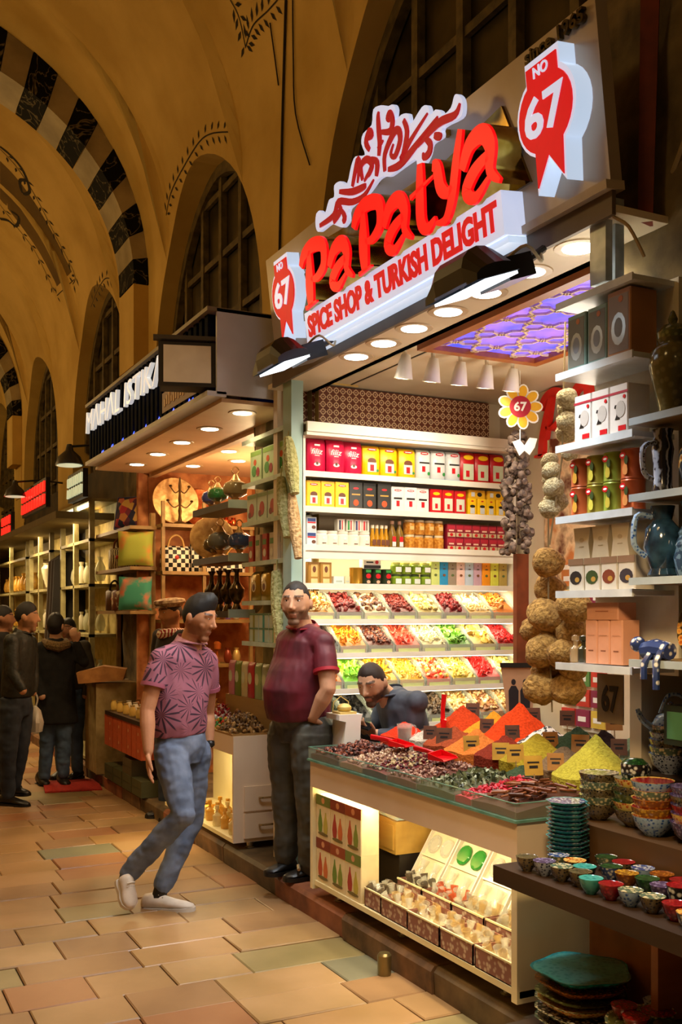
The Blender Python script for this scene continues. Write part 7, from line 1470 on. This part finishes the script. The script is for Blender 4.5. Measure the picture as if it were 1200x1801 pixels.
# ---- the shopkeeper in the maroon polo shirt
mar = M('maroon_jersey', '6a1426', '43101c', sc=5, rough=.6, detail=4)
gtr = M('dark_grey_trousers', '54544c', '34342e', sc=6, rough=.6, bump=.1)
JB = dict(head=Q(521, 1062, 5.84), neck=Q(533, 1101, 5.90), sr=Q(503, 1127, 6.05), sl=Q(570, 1130, 5.74), chest=Q(530, 1160, 5.90), belly=Q(522, 1213, 5.88), hem=Q(526, 1258, 5.90), pelvis=Q(528, 1275, 5.91), hr=Q(509, 1290, 5.99), hl=Q(550, 1290, 5.83),
  er=Q(515, 1212, 6.16), wr=Q(522, 1265, 6.10), el=Q(577, 1212, 5.66), wl=Q(551, 1262, 5.70), kr=Q(506, 1395, 5.99), ar=Q(503, 1492, 6.0), kl=Q(548, 1398, 5.82), al=Q(546, 1508, 5.86))
for k_ in JB:
    JB[k_] = Vector((0, 0, 1.6))+(JB[k_]-Vector((0, 0, 1.6)))*.972
for k_, dz_ in (('kl', .02), ('kr', .02), ('al', .038), ('ar', .038)): JB[k_].z -= dz_
LB = Vector((2.31, 5.27, .124))
rB, MhB, PB, invB = person('man in a maroon polo shirt and grey trousers standing on the kerb, hand in pocket', LB, JB, 'c09070', mar, gtr, face=(-.62, -.78, -.03), hs=1.03, vox=.006, sleeve=.62, belly=1.38, fat=1.10, lf=1.22, beard=.7, hair=dict(col='241c18', top=.003, line=.62, side=.1, back=-.3, recede=.12),
  hands=(None, (Q(540, 1300, 5.80), (.3, .5, 0), 1, .3)), collar=C('8a1a28'), cuff=C('a01c2c'))
bsh, bso = C('1c1814', rough=.4), C('120f0c')
FB = lambda px, py, d: Vector((*((Q(px, py, d)*.972).xy), .126))
shoe(rB, invB @ FB(521, 1514, 6.02), invB @ FB(466, 1516, 5.92), (0, 0, 1), bsh, bso, .05, .07, 'sandal'); shoe(rB, invB @ FB(563, 1533, 5.92), invB @ FB(500, 1540, 5.80), (0, 0, 1), bsh, bso, .05, .07, 'sandal')
b = MB(); p = invB @ (FB(528, 1530, 5.84)+Vector((0, 0, .05))); b.tube([p+Vector((-.03, -.05, .02)), p+Vector((-.02, -.02, .035)), p+Vector((.03, .04, .02))], .010, 6); b.build('sandal_strap', C('b8a888', metal=.6, rough=.3), rB)
# ---- the seated man behind the counter
den = M('slate_shirt', '4a505c', '353a46', sc=9, rough=.7)
JC = dict(head=Q(655, 1203, 5.72), neck=Q(688, 1216, 5.77), sr=Q(680, 1236, 5.96), sl=Q(733, 1234, 5.64), chest=Q(706, 1252, 5.80), belly=Q(722, 1310, 5.80), hem=Q(732, 1355, 5.80), pelvis=Q(735, 1365, 5.80), hr=Q(728, 1370, 5.9), hl=Q(745, 1370, 5.7),
  er=Q(655, 1298, 6.0), wr=Q(640, 1282, 5.80), el=Q(722, 1300, 5.68), wl=Q(655, 1290, 5.68), kr=Q(655, 1385, 5.95), ar=Q(668, 1500, 5.95), kl=Q(675, 1385, 5.68), al=Q(685, 1500, 5.7))
LC = Vector((2.9, 5.0, .12))
rC, MhC, PC, invC = person('bearded man in a slate blue shirt seated behind the counter looking at a phone', LC, JC, 'c09474', den, C('2a2a30'), face=(-.78, -.52, -.34), up=(-.30, -.15, .95), hs=.98, vox=.007, long_sleeve=.75, fat=.98, beard=.85, hair=dict(col='2e2018', top=.008, line=.64, side=-.05, back=-.4, recede=.08), hands=((Q(628, 1276, 5.72), (.2, .1, .8), 1, .35), (Q(636, 1278, 5.62), (.2, .1, .8), -1, .4)), collar=den)
b = MB(); b.box(-.035, -.07, 0, .035, .07, .009); solo('phone', b, C('121214', rough=.15), 'dark phone held in the hands of the seated man', 'phone', Q(633, 1279, 5.62)+Vector((0, 0, .015)), rot=(.3, -.3, .6))
t = thing('stool', 'plain dark stool under the seated man behind the counter', 'stool', (PC['pelvis']+LC)*1.0); t.location.z = .12; hz = (PC['pelvis']+LC).z-.12-.20
b = MB(); b.lathe([(.0, hz-.03), (.17, hz-.03), (.18, hz-.01), (.16, hz), (0, hz)], 18); b.build('seat', C('2a2018'), t)
for k in range(4): a = PI/4+PI/2*k; b = MB(); b.tube([(.12*math.cos(a), .12*math.sin(a), hz-.03), (.16*math.cos(a), .16*math.sin(a), 0)], .015, 6); b.build('leg', C('3a3a3a', metal=.7, rough=.4), t)
# ---- people further down the hall
blackish = M('quilted_jacket', '23251f', '14160f', sc=30, rough=.6, bump=.3); djean = M('dark_jeans', '2c3440', '1c222c', sc=8, rough=.85)
JD = dict(head=Q(47, 1086, 8.60), neck=Q(41, 1112, 8.62), sr=Q(20, 1128, 8.42), sl=Q(52, 1130, 8.80), chest=Q(35, 1145, 8.6), belly=Q(32, 1190, 8.6), hem=Q(30, 1225, 8.6), pelvis=Q(28, 1240, 8.6), hr=Q(20, 1245, 8.52), hl=Q(38, 1245, 8.7), er=Q(22, 1185, 8.36), wr=Q(40, 1215, 8.34), el=Q(58, 1185, 8.8), wl=Q(58, 1218, 8.72), kr=Q(15, 1325, 8.5), ar=Q(14, 1396, 8.55), kl=Q(36, 1322, 8.7), al=Q(26, 1380, 8.75))
LD = Vector((1.41, 8.9, 0))
rD, MhD, PD, invD = person('man in a dark quilted jacket and jeans standing side on', LD, JD, 'bc8c68', blackish, djean, face=(.95, -.25, -.05), hs=1.0, vox=.010, long_sleeve=.92, fat=1.02, beard=.4, hair=dict(col='15100c', top=.014, line=.55, side=-.1, back=-.4), collar=blackish)
shoe(rD, invD @ Q(0, 1416, 8.58), invD @ Q(52, 1420, 8.50), (0, 0, 1), bsh, bso, .05, .08); shoe(rD, invD @ Q(14, 1398, 8.80), invD @ Q(52, 1400, 8.72), (0, 0, 1), bsh, bso, .05, .08)
wool = M('black_wool_coat', '141311', '0a0a09', sc=20, rough=.95)
JE = dict(head=Q(98, 1102, 9.6), neck=Q(98, 1124, 9.62), sr=Q(74, 1140, 9.6), sl=Q(122, 1140, 9.65), chest=Q(98, 1158, 9.6), belly=Q(98, 1198, 9.6), hem=Q(98, 1225, 9.6), pelvis=Q(98, 1235, 9.6), hr=Q(88, 1240, 9.58), hl=Q(110, 1240, 9.62), er=Q(66, 1190, 9.55), wr=Q(74, 1225, 9.45), el=Q(148, 1165, 9.6), wl=Q(134, 1130, 9.55), kr=Q(82, 1315, 9.6), ar=Q(78, 1365, 9.6), kl=Q(112, 1315, 9.6), al=Q(112, 1362, 9.6))
LE = Vector((1.89, 9.75, 0))
rE, MhE, PE, invE = person('woman in a long black hooded coat seen from behind, eating', LE, JE, 'c09474', wool, M('mid_jeans', '4e6480', '34465e', sc=8, rough=.85), face=(.55, .80, 0), hs=.98, vox=.011, long_sleeve=.93, coat=.20, hair=dict(col='17110d', top=.016, line=.4, side=-.5, back=-.95), hands=(None, (Q(128, 1112, 9.5), (.3, .6, 0), -1, .6)), wr=.006)
b = MB(); p = PE['neck']; b.tube([p+Vector((-.10, .03, -.02)), p+Vector((-.08, -.10, -.05)), p+Vector((0, -.14, -.07)), p+Vector((.08, -.10, -.05)), p+Vector((.10, .03, -.02))], [.03, .045, .05, .045, .03], 9); b.build('fur_hood', M('tan_fur', '7a6038', '4a3a20', sc=80, rough=1), rE)
shoe(rE, invE @ Q(68, 1380, 9.72), invE @ Q(82, 1386, 9.5), (0, 0, 1), bsh, bso, .05, .12, 'boot'); shoe(rE, invE @ Q(106, 1380, 9.72), invE @ Q(118, 1386, 9.5), (0, 0, 1), bsh, bso, .05, .12, 'boot')
def offs(J, dx, dy, dd, s=1): return {k: v for k, v in J.items()}
def standing(cx, top, d, fx, label, skin, cloth, trou, hair, h=1.72, face=(0, -1, 0), long_sleeve=.93, extra=None):
    base = Q(cx, 1080, d); base.z = 0; top_z = Q(cx, top, d).z; k = top_z/1.74; f = Vector(face); f.z = 0; f.normalize(); l = Vector((0, 0, 1)).cross(f)
    pt = lambda a, fwd, z: base+l*a*k+f*fwd*k+Vector((0, 0, z*k))
    J = dict(head=pt(0, .02, 1.60), neck=pt(0, 0, 1.47), sr=pt(-.19, 0, 1.42), sl=pt(.19, 0, 1.42), chest=pt(0, 0, 1.32), belly=pt(0, .01, 1.10), hem=pt(0, 0, .96), pelvis=pt(0, 0, .92), hr=pt(-.09, 0, .88), hl=pt(.09, 0, .88), er=pt(-.26, 0, 1.14), wr=pt(-.24, .06, .90), el=pt(.26, 0, 1.14), wl=pt(.24, .06, .90), kr=pt(-.10, .02, .50), ar=pt(-.10, 0, .10), kl=pt(.10, .02, .50), al=pt(.10, 0, .10))
    r, Mh, P2, inv = person(label, base, J, skin, cloth, trou, face=face, hs=1.0*k, vox=.012, long_sleeve=long_sleeve, beard=.4, hair=hair)
    for s_ in (-.1, .1): shoe(r, inv @ pt(s_, -.08, 0), inv @ pt(s_, .18, 0), (0, 0, 1), bsh, bso, .05, .08)
    return r, Mh
standing(122, 1085, 9.98, 0, 'man facing the black coated woman, half hidden behind her', 'a87a5c', C('3a3428', rough=.9), M('mid_jeans', '3c4c60'), dict(col='15100c', top=.012, line=.5, side=0, back=-.4), face=(-.7, -.7, 0))
standing(2, 1062, 9.2, 0, 'bearded man at the dark jacket man\'s far side', 'a07050', C('1c1a16', rough=.9), djean, dict(col='15100c', top=.008, line=.5, side=0, back=-.4), face=(.95, -.2, 0))
rH, MhH = standing(304, 1048, 8.05, 0, 'stallholder in a flat cap and striped scarf inside the gift shop', 'b07a50', C('2a2420', rough=.9), djean, dict(col='2a1c12', top=.004, line=.5, side=-.1, back=-.4), face=(-.96, -.25, -.1))
b = MB(); b2 = MB(); b2.lathe([(.088, .055), (.10, .07), (.118, .088), (.112, .108), (.06, .122), (0, .125)], 20, sy=1.12); b2.ball((0, -.10, .062), (.06, .04, .008), 12, 6); b.add(b2, MhH); b.build('flat_cap', M('cap_tweed', 'c0a882', '6a4a34', sc=30, rough=.9), rH)
b = MB(); q = MhH @ Vector((0, .0, -.16)); b.tube([q+Vector((.09*math.cos(a), .09*math.sin(a), -.01*math.sin(a))) for a in [2*PI*k/14 for k in range(15)]], .038, 8); b.build('striped_scarf', M('scarf_stripe', '8a1c24', 'd8ccb8', sc=14, pat='wave', rough=.9, sharp=(.45, .55)), rH)
b = MB(); b.tube(catmull([(0, 0, .22), (.02, 0, .30), (.0, .02, .36)], 3), .008, 5); b.lathe([(.02, 0), (.10, .02), (.12, .10), (.08, .2), (.02, .24)], 14, sx=.6); solo('plastic_bag', b, M('thin_white_plastic', 'cfc8b8', rough=.3, alpha=.8), 'white plastic shopping bag hanging beside the dark jacket man', 'bag', Q(62, 1290, 8.9))

bpy.data.scenes.remove(TMP)
